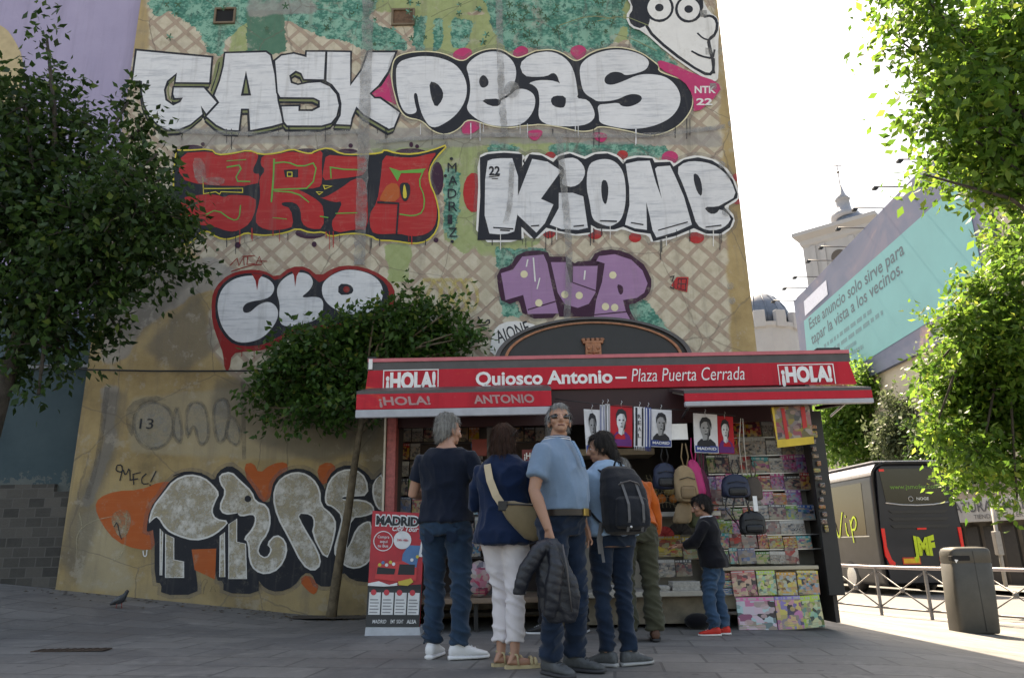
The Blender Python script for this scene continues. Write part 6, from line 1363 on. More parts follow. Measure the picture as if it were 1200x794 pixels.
# printed open-top bus, cars and skyline on the board
M_bbl = mat('board_blue', (.06, .16, .32), .5); M_bye = mat('board_yellow', (.55, .42, .06), .5); M_brd = mat('board_bus_red', (.52, .03, .03), .4)
def sbpoly(M_, pts, o, nm): b = MB(); b.poly3([SBp(u, v, o) for u, v in pts]); return b.build(nm, [M_], pnl)
sbpoly(M_bbl, [(.60, .50), (.88, .48), (.95, .70), (.72, .70), (.62, .62)], .005, 'printed_tower'); sbpoly(M_bw1, [(.92, .6), (1.0, .6), (1.0, .76), (.97, .80)], .005, 'printed_sky')
sbpoly(M_brd, [(.12, .40), (.50, .38), (.90, .39), (.90, .50), (.62, .56), (.15, .52)], .008, 'printed_bus'); sbpoly(M_bb, [(.55, .44), (.86, .44), (.86, .53), (.57, .53)], .010, 'printed_windscreen'); sbpoly(M_bb, [(.15, .44), (.48, .44), (.50, .49), (.16, .50)], .010, 'printed_windows')
sbpoly(M_bw1, [(.0, .36), (.2, .38), (.4, .35), (.55, .37), (.55, .345), (.3, .335), (0, .34)], .012, 'printed_wave'); sbpoly(M_bye, [(.56, .38), (.80, .41), (.85, .38), (.75, .345), (.58, .35)], .012, 'printed_ticket'); sbpoly(M_bb, [(.0, .345), (.3, .335), (1.0, .36), (1.0, .32), (0, .32)], .006, 'printed_shadow')
for k, (u, v, M_) in enumerate(((.2, .52, M_bye), (.26, .54, M_bbl), (.33, .52, M_bw1), (.40, .545, M_bye), (.46, .53, M_bw1), (.9, .6, M_bye), (.8, .57, M_bw1))): sbo(u, v, .016, M_, .012, 'printed_passenger', None, 10)
for k in range(4):
    u = .035 + k * .242; sbq(M_bw1, 'timetable_column', u, u + .215, .10, .285, .008, pnl)
    sbo(u + .08, .285, .026, M_red, .011, 'route_badge', None, 14)
    for j in range(5): sbq(mat('board_grey_text', (.25, .25, .26), .5), 'text_row', u + .02, u + .17 + .02 * (j % 2), .115 + j * .026, .125 + j * .026, .010, pnl)
sbtext('MADRID', .12, .38, .03, .03, M_bw1, .008, .01, 'lettering', .2); sbtext('EMT  SIGHT', .46, .70, .03, .03, M_bw1, .008, .01); sbtext('ALSA', .76, .94, .03, .03, M_bw1, .008, .03)
# pigeon walking on the pavement
c_ = ground(139, 712); pg = thing('pigeon', c_, 'grey pigeon walking on the pavement before the painted wall', 'pigeon')
b = MB(); M_pg = mat('pigeon_grey', (.055, .06, .07), .7, var=.4, scale=40); s_ = 1.0
X0 = Yp = Z0 = 0.0
spine = [(-.20, .055, .012), (-.13, .075, .03), (-.07, .105, .058), (0, .135, .072), (.06, .165, .062), (.10, .20, .042), (.125, .235, .033), (.14, .262, .034), (.155, .275, .026), (.17, .272, .010)]
b.tube([(X0 + x, Yp, Z0 + z) for x, z, r in spine], [r for _, _, r in spine], 12, True, True, .95); body = b.build('body', [M_pg], pg, local=True)
b = MB(); b.tube([(X0 + .168, Yp, Z0 + .272), (X0 + .195, Yp, Z0 + .262)], [.008, .002], 6); b.build('beak', [M_blk], pg, local=True)
for sg in (-1, 1):
    b = MB(); b.loft([[(X0 + .06, Yp + sg * (.055 + .01 * math.cos(k)), Z0 + .16 + .035 * math.sin(k)) for k in (0, 1, 2, 3, 4, 5)], [(X0 - .03, Yp + sg * (.07 + .008 * math.cos(k)), Z0 + .13 + .042 * math.sin(k)) for k in (0, 1, 2, 3, 4, 5)], [(X0 - .17, Yp + sg * (.03 + .004 * math.cos(k)), Z0 + .075 + .01 * math.sin(k)) for k in (0, 1, 2, 3, 4, 5)]]); b.build('wing', [mat('pigeon_wing', (.10, .105, .115), .7, var=.4, scale=30)], pg, fix=True, local=True)
    b = MB(); b.tube([(X0 + .0 + sg * .02, Yp + sg * .025, Z0 + .09), (X0 + .005 + sg * .03, Yp + sg * .025, Z0 + .045), (X0 + sg * .035, Yp + sg * .025, Z0 + .006)], [.012, .006, .005], 6); b.tube([(X0 + sg * .035 - .02, Yp + sg * .025, Z0 + .005), (X0 + sg * .035 + .03, Yp + sg * .025, Z0 + .005)], .004, 5); b.build('leg', [mat('pigeon_leg', (.30, .07, .06), .6)], pg, local=True)
    b = MB(); b.ell((X0 + .15, Yp + sg * .024, Z0 + .278), (.006, .004, .006), 8); b.build('eye', [mat('pigeon_eye', (.4, .12, .02), .3)], pg, local=True); pg.scale = (.66, .66, .66); pg.rotation_euler = (0, 0, R(-20))
# ================================================================ TREES
def leafmat(name, dark, light, trans=.45, yellow=None):
    n = NT(name); geo = n.n('ShaderNodeNewGeometry'); r = geo.outputs['Random Per Island']
    c = n.ramp(r, [(0, dark), (.55, tuple((a + b) / 2 for a, b in zip(dark, light))), (.93, light), (1, yellow or light)])
    big = n.noise(1.7, 3, .6, n.pos()); c = n.mix(n.math('MULTIPLY', n.ramp(big, [(.4, (0, 0, 0)), (.65, (1, 1, 1))]), .35), c, dark)
    n.color(c); n.rough(.45); n.b.inputs['Specular IOR Level'].default_value = .35
    tr = n.n('ShaderNodeBsdfTranslucent'); hs = n.n('ShaderNodeHueSaturation'); hs.inputs['Hue'].default_value = .485; hs.inputs['Value'].default_value = 1.5; n.l(c, hs.inputs['Color']); n.l(hs.outputs[0], tr.inputs[0])
    mx = n.n('ShaderNodeMixShader'); mx.inputs[0].default_value = trans; n.l(n.b.outputs[0], mx.inputs[1]); n.l(tr.outputs[0], mx.inputs[2]); n.l(mx.outputs[0], n.out.inputs[0]); return n.m
def bark(name, c): return mat(name, c, .9, var=.35, scale=14, bump=.6, bscale=35)
def crown(clumps, nleaf, leaf, seed, droop=.4, cl=34, spread=.9, asp=.55):
    """leaf-sized folded faces gathered in twig clusters through the given ellipsoids; returns arrays of verts, faces and cluster centres"""
    rs = np.random.RandomState(seed); vol = np.array([r[0] * r[1] * r[2] for _, r in clumps]) ** .8; pr = vol / vol.sum()
    nc = nleaf // cl; idx = rs.choice(len(clumps), nc, p=pr)
    C = np.array([c for c, _ in clumps])[idx]; Rr = np.array([r for _, r in clumps])[idx]
    u = rs.normal(size=(nc, 3)); u /= np.linalg.norm(u, axis=1)[:, None]; rad = rs.uniform(.12, 1, nc) ** (1 / 2.2)
    cc = C + u * rad[:, None] * Rr * (1 + .18 * rs.normal(size=(nc, 1)))
    out = u * rad[:, None]
    ctr = np.repeat(cc, cl, 0); n_ = len(ctr)
    tw = np.repeat(rs.normal(size=(nc, 3)) * .5 + out, cl, 0); tw /= np.linalg.norm(tw, axis=1)[:, None] + 1e-6
    t = rs.uniform(-1, 1, n_)[:, None]; off = tw * t * leaf * 2.6 * spread + rs.normal(size=(n_, 3)) * leaf * .75 * spread
    p = ctr + off
    d = tw * .6 + rs.normal(size=(n_, 3)) * .7; d[:, 2] -= droop; d /= np.linalg.norm(d, axis=1)[:, None]
    s = np.cross(d, rs.normal(size=(n_, 3)) + np.array([0, 0, 1.2])); s /= np.linalg.norm(s, axis=1)[:, None] + 1e-6
    nn = np.cross(d, s); L = leaf * rs.uniform(.6, 1.25, n_)[:, None]
    a = p; b_ = p + d * L * .45 + s * L * asp * .5 + nn * L * .05; c_ = p + d * L - nn * L * .06; e = p + d * L * .45 - s * L * asp * .5 + nn * L * .05
    V = np.stack([a, b_, c_, e], 1).reshape(-1, 3); F = np.arange(n_ * 4).reshape(-1, 4)
    return V, F, cc
def leafmesh(name, V, F, M_, parent, c0):
    me = bpy.data.meshes.new(name); me.vertices.add(len(V)); me.vertices.foreach_set('co', (V - np.array(c0)).ravel().astype(np.float32))
    me.loops.add(len(F) * 4); me.loops.foreach_set('vertex_index', F.ravel().astype(np.int32)); me.polygons.add(len(F)); me.polygons.foreach_set('loop_start', np.arange(0, len(F) * 4, 4, dtype=np.int32))
    me.update(calc_edges=True); me.materials.append(M_); o = bpy.data.objects.new(name, me); COL.objects.link(o); o.parent = parent; return o
def tree(label, base, trunk, clumps, nleaf, leaf, seed, LM, BM, name='street_tree', r0=.07, r1=.03, group=None, nbr=40, cl=34, droop=.4, spread=.9):
    base = Vector(base); rt = thing(name, base, label, 'tree', group)
    b = MB(); tp = [Vector(p) for p in trunk]
    q = chaikin([(i, i) for i in range(len(tp))], 1, False)
    pts = []
    for i in range(len(tp) - 1):
        for k in range(5): pts.append(tp[i].lerp(tp[i + 1], k / 5))
    pts.append(tp[-1])
    for it in range(2): pts = [pts[0]] + [(pts[i - 1] + pts[i] * 2 + pts[i + 1]) / 4 for i in range(1, len(pts) - 1)] + [pts[-1]]
    rad = [r0 + (r1 - r0) * i / (len(pts) - 1) for i in range(len(pts))]; rad[0] *= 1.25
    b.tube(pts, rad, 10); tr = b.build('trunk', [BM], rt)
    V, F, cc = crown(clumps, nleaf, leaf, seed, droop, cl, spread)
    leafmesh('crown', V, F, LM, rt, base)
    rs = random.Random(seed); b = MB(); top = pts[-1]
    for c_, r_ in clumps:
        c_ = Vector(c_); s_ = pts[max(0, int(len(pts) * .72) + rs.randint(0, max(1, int(len(pts) * .25))) - 1) if False else rs.randint(int(len(pts) * .7), len(pts) - 1)]; mid = s_.lerp(c_, .5) + Vector((0, 0, .12 * (c_ - s_).length)); b.tube([s_, mid, c_], [r1 * .75, r1 * .5, r1 * .28], 6)
    ci = rs.sample(range(len(cc)), min(nbr, len(cc)))
    for i in ci:
        e = Vector(cc[i]); k = min(range(len(clumps)), key=lambda j: (Vector(clumps[j][0]) - e).length); s_ = Vector(clumps[k][0]); m_ = s_.lerp(e, .5) + Vector((rs.uniform(-.05, .05), rs.uniform(-.05, .05), .05)); b.tube([s_, m_, e], [r1 * .28, r1 * .18, r1 * .08], 5)
    b.build('branches', [BM], rt); return rt
def cl_px(lst, Y, ky=.8, jit=0, seed=1):
    rs = random.Random(seed); out = []
    for t in lst:
        px, py, r = t[:3]; y = Y + rs.uniform(-jit, jit); c_ = at_y(px, py, y); q = at_y(px + r, py, y); rr_ = q.x - c_.x; sq = t[3] if len(t) > 3 else 1.0
        out.append((tuple(c_), (rr_, rr_ * ky, rr_ * sq)))
    return out
LM_dk = leafmat('leaves_dark', (.010, .028, .007), (.05, .11, .024), .38, (.13, .18, .035)); LM_md = leafmat('leaves_mid', (.020, .058, .012), (.075, .165, .03), .42, (.19, .21, .04))
LM_br = leafmat('leaves_bright', (.028, .085, .012), (.13, .235, .035), .58, (.24, .29, .05)); LM_gr = leafmat('leaves_greyish', (.05, .075, .035), (.13, .16, .085), .4); LM_far = leafmat('leaves_far', (.04, .11, .018), (.15, .26, .05), .58)
BK1 = bark('bark_dark', (.05, .042, .035)); BK2 = bark('bark_light', (.13, .10, .065))
Y = 7.4
tree('big dark-leaved tree at the left edge in front of the lilac building', (at_y(-60, 700, Y).x, Y, gz(at_y(-60, 700, Y).x, Y)),
     [(at_y(-60, 700, Y).x, Y, gz(at_y(-60, 700, Y).x, Y) - .05), at_y(-25, 560, Y), at_y(8, 440, Y), at_y(40, 340, Y), at_y(80, 240, Y)],
     cl_px([(30, 125, 30), (60, 150, 56), (20, 200, 70), (100, 210, 72), (40, 280, 82), (120, 270, 82), (160, 250, 60), (178, 215, 32), (50, 350, 72), (120, 335, 58), (175, 310, 46), (10, 380, 52), (198, 268, 26), (185, 180, 20), (60, 95, 26, 1.5), (55, 45, 13, 2.2), (150, 120, 14, 2.0), (160, 155, 22), (75, 410, 30), (100, 400, 25), (20, 440, 25), (45, 462, 13), (142, 390, 20), (-20, 120, 60), (-40, 250, 80)], Y, .85, .5, 3), 22000, .10, 21, LM_dk, BK1, 'street_tree', .11, .05, None, 150, 28, .5, 1.0)
Y = 9.35
tree('small tree with a thin slanting trunk between the kiosk and the graffiti wall', (TREE_PIT.x, TREE_PIT.y, TREE_PIT.z),
     [(TREE_PIT.x, TREE_PIT.y, TREE_PIT.z - .03), at_y(397, 660, Y), at_y(408, 600, Y), at_y(416, 540, Y), at_y(424, 490, Y), at_y(430, 440, Y)],
     cl_px([(352, 428, 31), (385, 415, 31), (405, 395, 26), (328, 465, 19), (380, 461, 31), (430, 391, 24), (462, 371, 21), (494, 365, 17), (520, 375, 17), (470, 403, 33), (520, 398, 21), (548, 395, 12), (430, 443, 31), (312, 439, 12), (308, 477, 8), (300, 458, 7), (395, 485, 15), (355, 487, 12), (488, 348, 9), (500, 428, 26), (545, 415, 10), (562, 381, 6), (572, 403, 5), (345, 391, 8), (372, 381, 10), (440, 363, 8), (470, 348, 6), (335, 413, 12), (320, 493, 7), (535, 358, 7), (368, 395, 12), (415, 371, 9)], Y, .75, .2, 5), 13000, .10, 33, LM_md, BK2, 'street_tree', .062, .03, None, 90, 26, .5, 1.0)
Y = 9.5
gx0 = 9.2
tree('near tree reaching in from the upper right with large sunlit leaves', (gx0, Y, gz(gx0, Y)),
     [(gx0, Y, gz(gx0, Y) - .05), (9.1, Y, 1.5), (8.8, Y - .1, 3.2), (8.0, Y, 4.6), at_y(1180, 100, Y)],
     cl_px([(1055, 48, 30, .8), (1085, 70, 38), (1120, 40, 46), (1165, 30, 55), (1110, 100, 38), (1150, 110, 55), (1195, 90, 60), (1130, 155, 44), (1175, 175, 50), (1100, 185, 28), (1085, 205, 18), (1150, 205, 32), (1195, 220, 40), (1070, -5, 40), (1230, 150, 70), (1250, 40, 80), (1240, 230, 40), (1095, 10, 30), (1140, 190, 40)], Y, .9, .5, 9), 12500, .16, 45, LM_br, BK1, 'street_tree', .16, .05, None, 90, 26, .5, 1.2)
Y = 15.0
gx1 = at_y(1260, 600, Y).x
tree('tall sunlit tree at the right edge in front of the billboard', (gx1, Y, gz(gx1, Y) - .1),
     [(gx1, Y, gz(gx1, Y) - .2), (gx1 - .1, Y, 2), (gx1 - .6, Y, 4.2), at_y(1185, 330, Y)],
     cl_px([(1190, 290, 36), (1180, 300, 22), (1152, 354, 30), (1180, 350, 50), (1120, 385, 32), (1150, 410, 50), (1190, 430, 50), (1110, 435, 28), (1140, 470, 46), (1180, 500, 48), (1105, 485, 26), (1115, 520, 24), (1150, 535, 28), (1190, 555, 30), (1095, 505, 16), (1100, 465, 22), (1095, 430, 16), (1125, 560, 18), (1192, 585, 16), (1230, 400, 60), (1240, 500, 60), (1192, 265, 16)], Y, .9, .9, 12), 25000, .16, 57, LM_br, BK1, 'street_tree', .2, .06, None, 60)
for k, (lst, Y, lb, LM_, nl, lf) in enumerate((
    ([(1082, 436, 18), (1098, 446, 22), (1060, 436, 14), (1030, 444, 24), (1062, 452, 24), (1003, 452, 26), (1085, 470, 20), (985, 470, 34), (1010, 460, 34), (1035, 455, 30), (1000, 500, 44), (1040, 490, 40), (975, 520, 30), (1020, 530, 36), (960, 500, 20), (1055, 460, 20)], 44, 'round bright green tree far behind the coach roof, next to the kiosk', LM_far, 14000, .34),
    ([(1060, 490, 26), (1045, 510, 20), (1075, 515, 26), (1055, 525, 20)], 40, 'small grey-green tree behind the coach, right of the round bright one', LM_gr, 6000, .28),
    ([(1090, 510, 26), (1110, 540, 30), (1095, 555, 30), (1135, 560, 26), (1130, 535, 24), (1150, 570, 20), (1120, 575, 24)], 31, 'dark shaded tree between the coach and the shop sign', LM_dk, 9000, .22))):
    cx_ = sum(t[0] for t in lst) / len(lst); xb = at_y(cx_, 600, Y).x; zb = gz(xb, Y) - .1
    tree(lb, (xb, Y, zb), [(xb, Y, zb - .1), (xb, Y, zb + 2), at_y(cx_, lst[-1][1], Y)], cl_px(lst, Y, .9, 1.0, k + 3), nl, lf, 70 + k, LM_, BK1, 'background_tree', .2, .08, 'trees beyond the coach', 24)
# ================================================================ PEOPLE
def fabric(name, c, var=.2, weave=220, bump=.25, fade=None):
    n = NT(name); p = n.coord('Object'); f = n.noise(5, 5, .65, p)
    col = n.ramp(f, [(.3, tuple(x * (1 - var) for x in c)), (.7, tuple(min(1, x * (1 + var)) for x in c))])
    if fade:
        col = n.mix(n.math('MULTIPLY', n.ramp(n.noise(2.6, 4, .6, n.coord('Object', (1.5, 1.5, .8))), [(.45, (0, 0, 0)), (.7, (1, 1, 1))]), .7), col, fade)
    n.color(col); n.rough(.9); n.b.inputs['Specular IOR Level'].default_value = .15; n.b.inputs['Sheen Weight'].default_value = .15
    n.bump(n.math('ADD', n.math('MULTIPLY', n.noise(18, 4, .6, p), .8), n.math('MULTIPLY', n.noise(weave, 2, .5, p), .3)), bump, .012); return n.m
def skinmat(name, c):
    n = NT(name); p = n.coord('Object'); f = n.noise(14, 5, .6, p)
    n.color(n.mix(f, tuple(x * .82 for x in c), (c[0] * 1.12, c[1] * 1.04, c[2]))); n.rough(.5); n.b.inputs['Subsurface Weight'].default_value = .08; n.b.inputs['Subsurface Radius'].default_value = (.02, .008, .004)
    n.bump(n.noise(120, 3, .6, p), .12, .004); return n.m
def hairmat(name, c0, c1, sc=(70, 70, 6)):
    n = NT(name); f = n.noise(1, 4, .65, n.coord('Object', sc)); n.color(n.ramp(f, [(.3, c0), (.68, c1)])); n.rough(.6); n.b.inputs['Specular IOR Level'].default_value = .2; n.bump(f, .7, .012); return n.m
SK1 = skinmat('skin_fair', (.40, .22, .155)); SK2 = skinmat('skin_tan', (.36, .195, .13))
def remesh(mb, vox, it=4, keep=None):
    me = bpy.data.meshes.new('t'); me.from_pydata(mb.v, [], mb.f); bm = bmesh.new(); bm.from_mesh(me); bmesh.ops.recalc_face_normals(bm, faces=bm.faces); bm.to_mesh(me); bm.free()
    o = bpy.data.objects.new('t', me); COL.objects.link(o)
    r = o.modifiers.new('r', 'REMESH'); r.mode = 'VOXEL'; r.voxel_size = vox; r.use_smooth_shade = True
    if it: s = o.modifiers.new('s', 'SMOOTH'); s.factor = .5; s.iterations = it
    dg = bpy.context.evaluated_depsgraph_get(); dg.update(); out = bpy.data.meshes.new_from_object(o.evaluated_get(dg))
    bpy.data.objects.remove(o); bpy.data.meshes.remove(me); return out
def fin(me, name, M_, parent, disp=None):
    if disp:
        n_ = len(me.vertices); co = np.zeros(n_ * 3); me.vertices.foreach_get('co', co); no = np.zeros(n_ * 3); me.vertices.foreach_get('normal', no)
        co = co.reshape(-1, 3); no = no.reshape(-1, 3); d = np.array([disp(c, n__) for c, n__ in zip(co, no)]); co = co + no * d[:, None]; me.vertices.foreach_set('co', co.ravel()); me.update()
    me.materials.clear(); me.materials.append(M_); me.polygons.foreach_set('use_smooth', [True] * len(me.polygons)); me.name = name
    o = bpy.data.objects.new(name, me); COL.objects.link(o); o.parent = parent; return o
def ridged(p): return 1 - abs(noise.noise(p))
def folds(amp, kind, sd=0):
    def f(c, n_):
        x, y, z = c
        if kind == 'shirt': v = ridged(Vector((x * 5 + z * 3 + sd, y * 5, z * 4 - x * 3))) ** 3 - .45 + .5 * (ridged(Vector((x * 13 + sd, y * 13, z * 7 + x * 4))) ** 2 - .5); k = 1.0
        elif kind == 'tight': v = .7 * (ridged(Vector((x * 6 + sd, y * 6, z * 10 + x * 5))) ** 3 - .4); k = 1.0
        else:
            k = .45 + .9 * math.exp(-((z - .47) / .13) ** 2) + 1.1 * math.exp(-((z - .12) / .13) ** 2) + .6 * math.exp(-((z - .84) / .08) ** 2)
            v = ridged(Vector((x * 7 + sd, y * 7, z * 17 + x * 9 + 2 * y))) ** 3 - .42 + .25 * noise.noise(Vector((x * 9, y * 9, z * 5 + sd)))
        return 1.55 * amp * k * v
    return f
def tl(b, pts, rad, n=14): b.tube(pts, rad, n)
class Human:
    """standing figure; x right, y forward, z up, metres for 1.75 m scaled by s"""
    def __init__(s, label, pos, yaw, H, skin, girth=1.0, belly=0.0, bend=0.0, fem=False, hyaw=0, hpitch=0, child=False):
        s.s = H / 1.75; s.rt = thing('person', pos, label, 'person'); s.rt.rotation_euler = (0, 0, R(yaw)); s.skin = skin
        s.g = girth; s.belly = belly; s.fem = fem; s.bendA = R(bend); s.child = child
        s.hm = Matrix.Rotation(R(hyaw), 3, 'Z') @ Matrix.Rotation(R(hpitch), 3, 'X'); s.hs = 1.22 if child else 1.0
    def up(s, p):            # bend of the upper body about the hips
        p = Vector(p)
        if s.bendA and p.z > .9:
            q = p - Vector((0, 0, .95)); q = Matrix.Rotation(-s.bendA, 3, 'X') @ q; p = q + Vector((0, 0, .95))
        return p * s.s
    def hd(s, p):            # head space: origin at the top of the neck
        return s.up(Vector((0, .015, 1.512))) + (s.hm @ Matrix.Rotation(-s.bendA * .4, 3, 'X') @ (Vector(p) * s.hs)) * s.s
    def ring(s, z, rx, ry, yo=0, up=True, n=26, e=.85):
        out = []
        for k in range(n):
            a = 2 * math.pi * k / n; ca, sa = math.cos(a), math.sin(a)
            p = Vector((rx * math.copysign(abs(ca) ** e, ca), yo + ry * math.copysign(abs(sa) ** e, sa), z)); out.append(s.up(p) if up else p * s.s)
        return out
    def torso(s, inf=0.0, z0=.84, z1=1.52, hem=0.0):
        g = s.g; f = s.fem; B = s.belly
        T = [(.84, .165 * (1.06 if f else 1), .118, -.012, 0), (.92, .172 * (1.05 if f else 1), .128, -.012, .2), (1.0, .162, .118, 0, .75), (1.08, .152 * (.94 if f else 1), .112, .006, 1.0), (1.17, .158 * (.95 if f else 1), .115, .008, .8), (1.27, .172 * (.95 if f else 1), .120, .005, .35), (1.34, .180 * (.94 if f else 1), .115, 0, .1), (1.40, .168 * (.92 if f else 1), .100, -.008, 0), (1.442, .130, .084, -.012, 0), (1.466, .100, .074, -.010, 0), (1.485, .076, .066, -.006, 0), (1.52, .058, .060, 0, 0)]
        out = []
        zs = [t for t in T if z0 - .001 <= t[0] <= z1 + .001]
        for i, (z, rx, ry, yo, bl) in enumerate(zs):
            k = g if z < 1.4 else 1 + (g - 1) * .5
            h_ = hem * max(0, 1 - (z - z0) / .25); out.append(s.ring(z, (rx * k + inf + h_), ry * k + inf + h_ + B * bl * .5, yo + B * bl * .5))
        return out
    def skel(s, L, Rr, legs):
        """L,R: (elbow, wrist, hand dir) in local metres at 1.75; legs: ((knee),(ankle),toe yaw) x2"""
        s.sh = [s.up(Vector((-.178 * (.93 if s.fem else 1) * (1 + (s.g - 1) * .6), -.012, 1.385))), s.up(Vector((.178 * (.93 if s.fem else 1) * (1 + (s.g - 1) * .6), -.012, 1.397)))]
        s.el = [Vector(L[0]) * s.s, Vector(Rr[0]) * s.s]; s.wr = [Vector(L[1]) * s.s, Vector(Rr[1]) * s.s]; s.hand = [L[2:], Rr[2:]]
        s.hip = [Vector((-.092, 0, .90)) * s.s, Vector((.092, 0, .90)) * s.s]; s.kn = [Vector(legs[0][0]) * s.s, Vector(legs[1][0]) * s.s]; s.an = [Vector(legs[0][1]) * s.s, Vector(legs[1][1]) * s.s]; s.toe = [legs[0][2], legs[1][2]]
    def body(s, vox=.0052):
        b = MB(); k = s.s; b.loft(s.torso(-.012))
        b.tube([s.up((0, -.012, 1.44)), s.up((0, 0, 1.50)), s.hd((0, .0, .03))], [.062 * k, .056 * k * (.9 if s.fem else 1), .054 * k * (.9 if s.fem else 1)], 16)
        # head
        hs = s.hs * k; M3 = (s.hm @ Matrix.Rotation(-s.bendA * .4, 3, 'X'))
        def E(c, r): b.ell(s.hd(c), tuple(x * hs for x in r), 20, M3)
        E((0, -.008, .125), (.073, .092, .088)); E((0, .035, .085), (.060, .062, .075)); E((0, .045, .035), (.046, .050, .042)); E((0, .075, .012), (.022, .020, .018))
        E((0, .082, .115), (.050, .016, .014)); E((-.036, .066, .072), (.026, .022, .022)); E((.036, .066, .072), (.026, .022, .022))
        b.tube([s.hd((0, .092, .112)), s.hd((0, .108, .088)), s.hd((0, .116, .066)), s.hd((0, .100, .056))], [.009 * hs, .011 * hs, .014 * hs, .010 * hs], 10)
        E((-.012, .098, .062), (.010, .010, .008)); E((.012, .098, .062), (.010, .010, .008)); E((0, .089, .036), (.024, .010, .006)); E((0, .087, .026), (.021, .010, .007))
        for sg in (-1, 1): E((sg * .075, -.005, .088), (.010, .020, .032)); E((sg * .072, .000, .062), (.008, .012, .012))
        # arms and hands
        for i in (0, 1):
            S, El, W = s.sh[i], s.el[i], s.wr[i]; f_ = .88 if s.fem else 1.0
            b.tube([S + (S - El).normalized() * .01, S.lerp(El, .25), S.lerp(El, .6), El, El.lerp(W, .25), El.lerp(W, .6), W], [r * k * f_ for r in (.052, .052, .046, .039, .042, .034, .026)], 14)
            s.mkhand(b, i)
        for i in (0, 1):
            Hh, Kn, An = s.hip[i], s.kn[i], s.an[i]
            b.tube([Hh, Hh.lerp(Kn, .3), Hh.lerp(Kn, .7), Kn, Kn.lerp(An, .3), Kn.lerp(An, .65), An], [r * k for r in (.078, .075, .058, .050, .050, .040, .032)], 14)
            t = R(s.toe[i]); d = Vector((-math.sin(t), math.cos(t), 0)); a = An.copy()
            b.tube([a + Vector((0, 0, .01)), Vector((a.x, a.y, .045 * k)) - d * .035 * k, Vector((a.x, a.y, .04 * k)) + d * .04 * k, Vector((a.x, a.y, .036 * k)) + d * .10 * k, Vector((a.x, a.y, .033 * k)) + d * .15 * k], [.031 * k, .028 * k, .031 * k, .024 * k, .012 * k], 14)
        me = remesh(b, vox, 3); o = fin(me, 'body', s.skin, s.rt); s.bd = o
        return o
    def mkhand(s, b, i):
        k = s.s; W = s.wr[i]; fd = Vector(s.hand[i][0]).normalized(); pn = Vector(s.hand[i][1]); pn = (pn - fd * pn.dot(fd)).normalized(); sd_ = fd.cross(pn); curl = s.hand[i][2]
        th = -1 if i == 0 else 1      # thumb side sign along sd_
        th = s.hand[i][3] if len(s.hand[i]) > 3 else th
        c = W + fd * .048 * k
        for q in (-1.3, -.45, .45, 1.3):   # palm
            b.tube([W + sd_ * q * .011 * k, W + fd * .05 * k + sd_ * q * .020 * k, W + fd * .092 * k + sd_ * q * .0205 * k], [.015 * k, .0145 * k, .0115 * k], 8)
        ln = (.062, .074, .070, .056)
        for q, L in zip((-1.45, -.5, .45, 1.4), ln):
            p0 = W + fd * .09 * k + sd_ * q * .0205 * k * 1.0; a1 = curl * .5; a2 = curl * 1.1; a3 = curl * 1.6; sp = sd_ * q * .010 * k
            d1 = fd * math.cos(a1) + pn * math.sin(a1); d2 = fd * math.cos(a2) + pn * math.sin(a2); d3 = fd * math.cos(a3) + pn * math.sin(a3)
            p1 = p0 + d1 * L * .48 * k + sp; p2 = p1 + d2 * L * .32 * k; p3 = p2 + d3 * L * .26 * k; b.tube([p0, p1, p2, p3], [.0092 * k, .0086 * k, .0080 * k, .0066 * k], 8)
        t0 = W + fd * .030 * k + sd_ * th * .022 * k; t1 = t0 + (fd * .6 + sd_ * th * .7 + pn * .35).normalized() * .042 * k; t2 = t1 + (fd * .9 + sd_ * th * .2 + pn * .4).normalized() * .036 * k
        b.tube([t0 - fd * .01 * k, t1, t2], [.014 * k, .0108 * k, .0085 * k], 8)
    def shirt(s, M_, sleeve, inf=.012, z0=.90, z1=1.49, hem=.012, amp=.010, name='shirt', vox=.009, kind='shirt', loose=1.0, sd=0):
        b = MB(); k = s.s; b.loft(s.torso(inf, z0, z1, hem))
        for i in (0, 1):
            S, El, W = s.sh[i], s.el[i], s.wr[i]; f_ = .9 if s.fem else 1.0; e = sleeve
            inn = Vector((-.05 * (1 if i else -1), 0, -.015)) * k
            if e <= 1: pts = [S + inn, S + Vector((0, 0, -.004)), S.lerp(El, e * .5), S.lerp(El, e)]; rr_ = [.062, .062, .062 * loose, .063 * loose]
            else: pts = [S + inn, S, S.lerp(El, .5), El, El.lerp(W, (e - 1) * .5), El.lerp(W, e - 1)]; rr_ = [.062, .060, .057 * loose, .055 * loose, .050 * loose, .042 * loose]
            b.tube(pts, [r * k * f_ for r in rr_], 16)
        return fin(remesh(b, vox, 5), name, M_, s.rt, folds(amp, kind, sd))
    def trousers(s, M_, loose=1.0, end=.96, top=1.0, amp=.010, name='trousers', flare=1.0, sd=0):
        b = MB(); k = s.s
        b.loft([r for r in s.torso(.008, .84, top)])
        for i in (0, 1):
            Hh, Kn, An = s.hip[i], s.kn[i], s.an[i]; E = Kn.lerp(An, end)
            b.tube([Hh + Vector((0, -.008, .02)) * k, Hh.lerp(Kn, .2), Hh.lerp(Kn, .55), Hh.lerp(Kn, .9), Kn.lerp(An, .15), Kn.lerp(An, .5), E], [r * k * loose * (1 + (s.g - 1) * .5) for r in (.092, .094, .080, .066, .064, .062 * flare, .060 * flare)], 18)
        return fin(remesh(b, .009, 4), name, M_, s.rt, folds(amp, 'leg', sd))
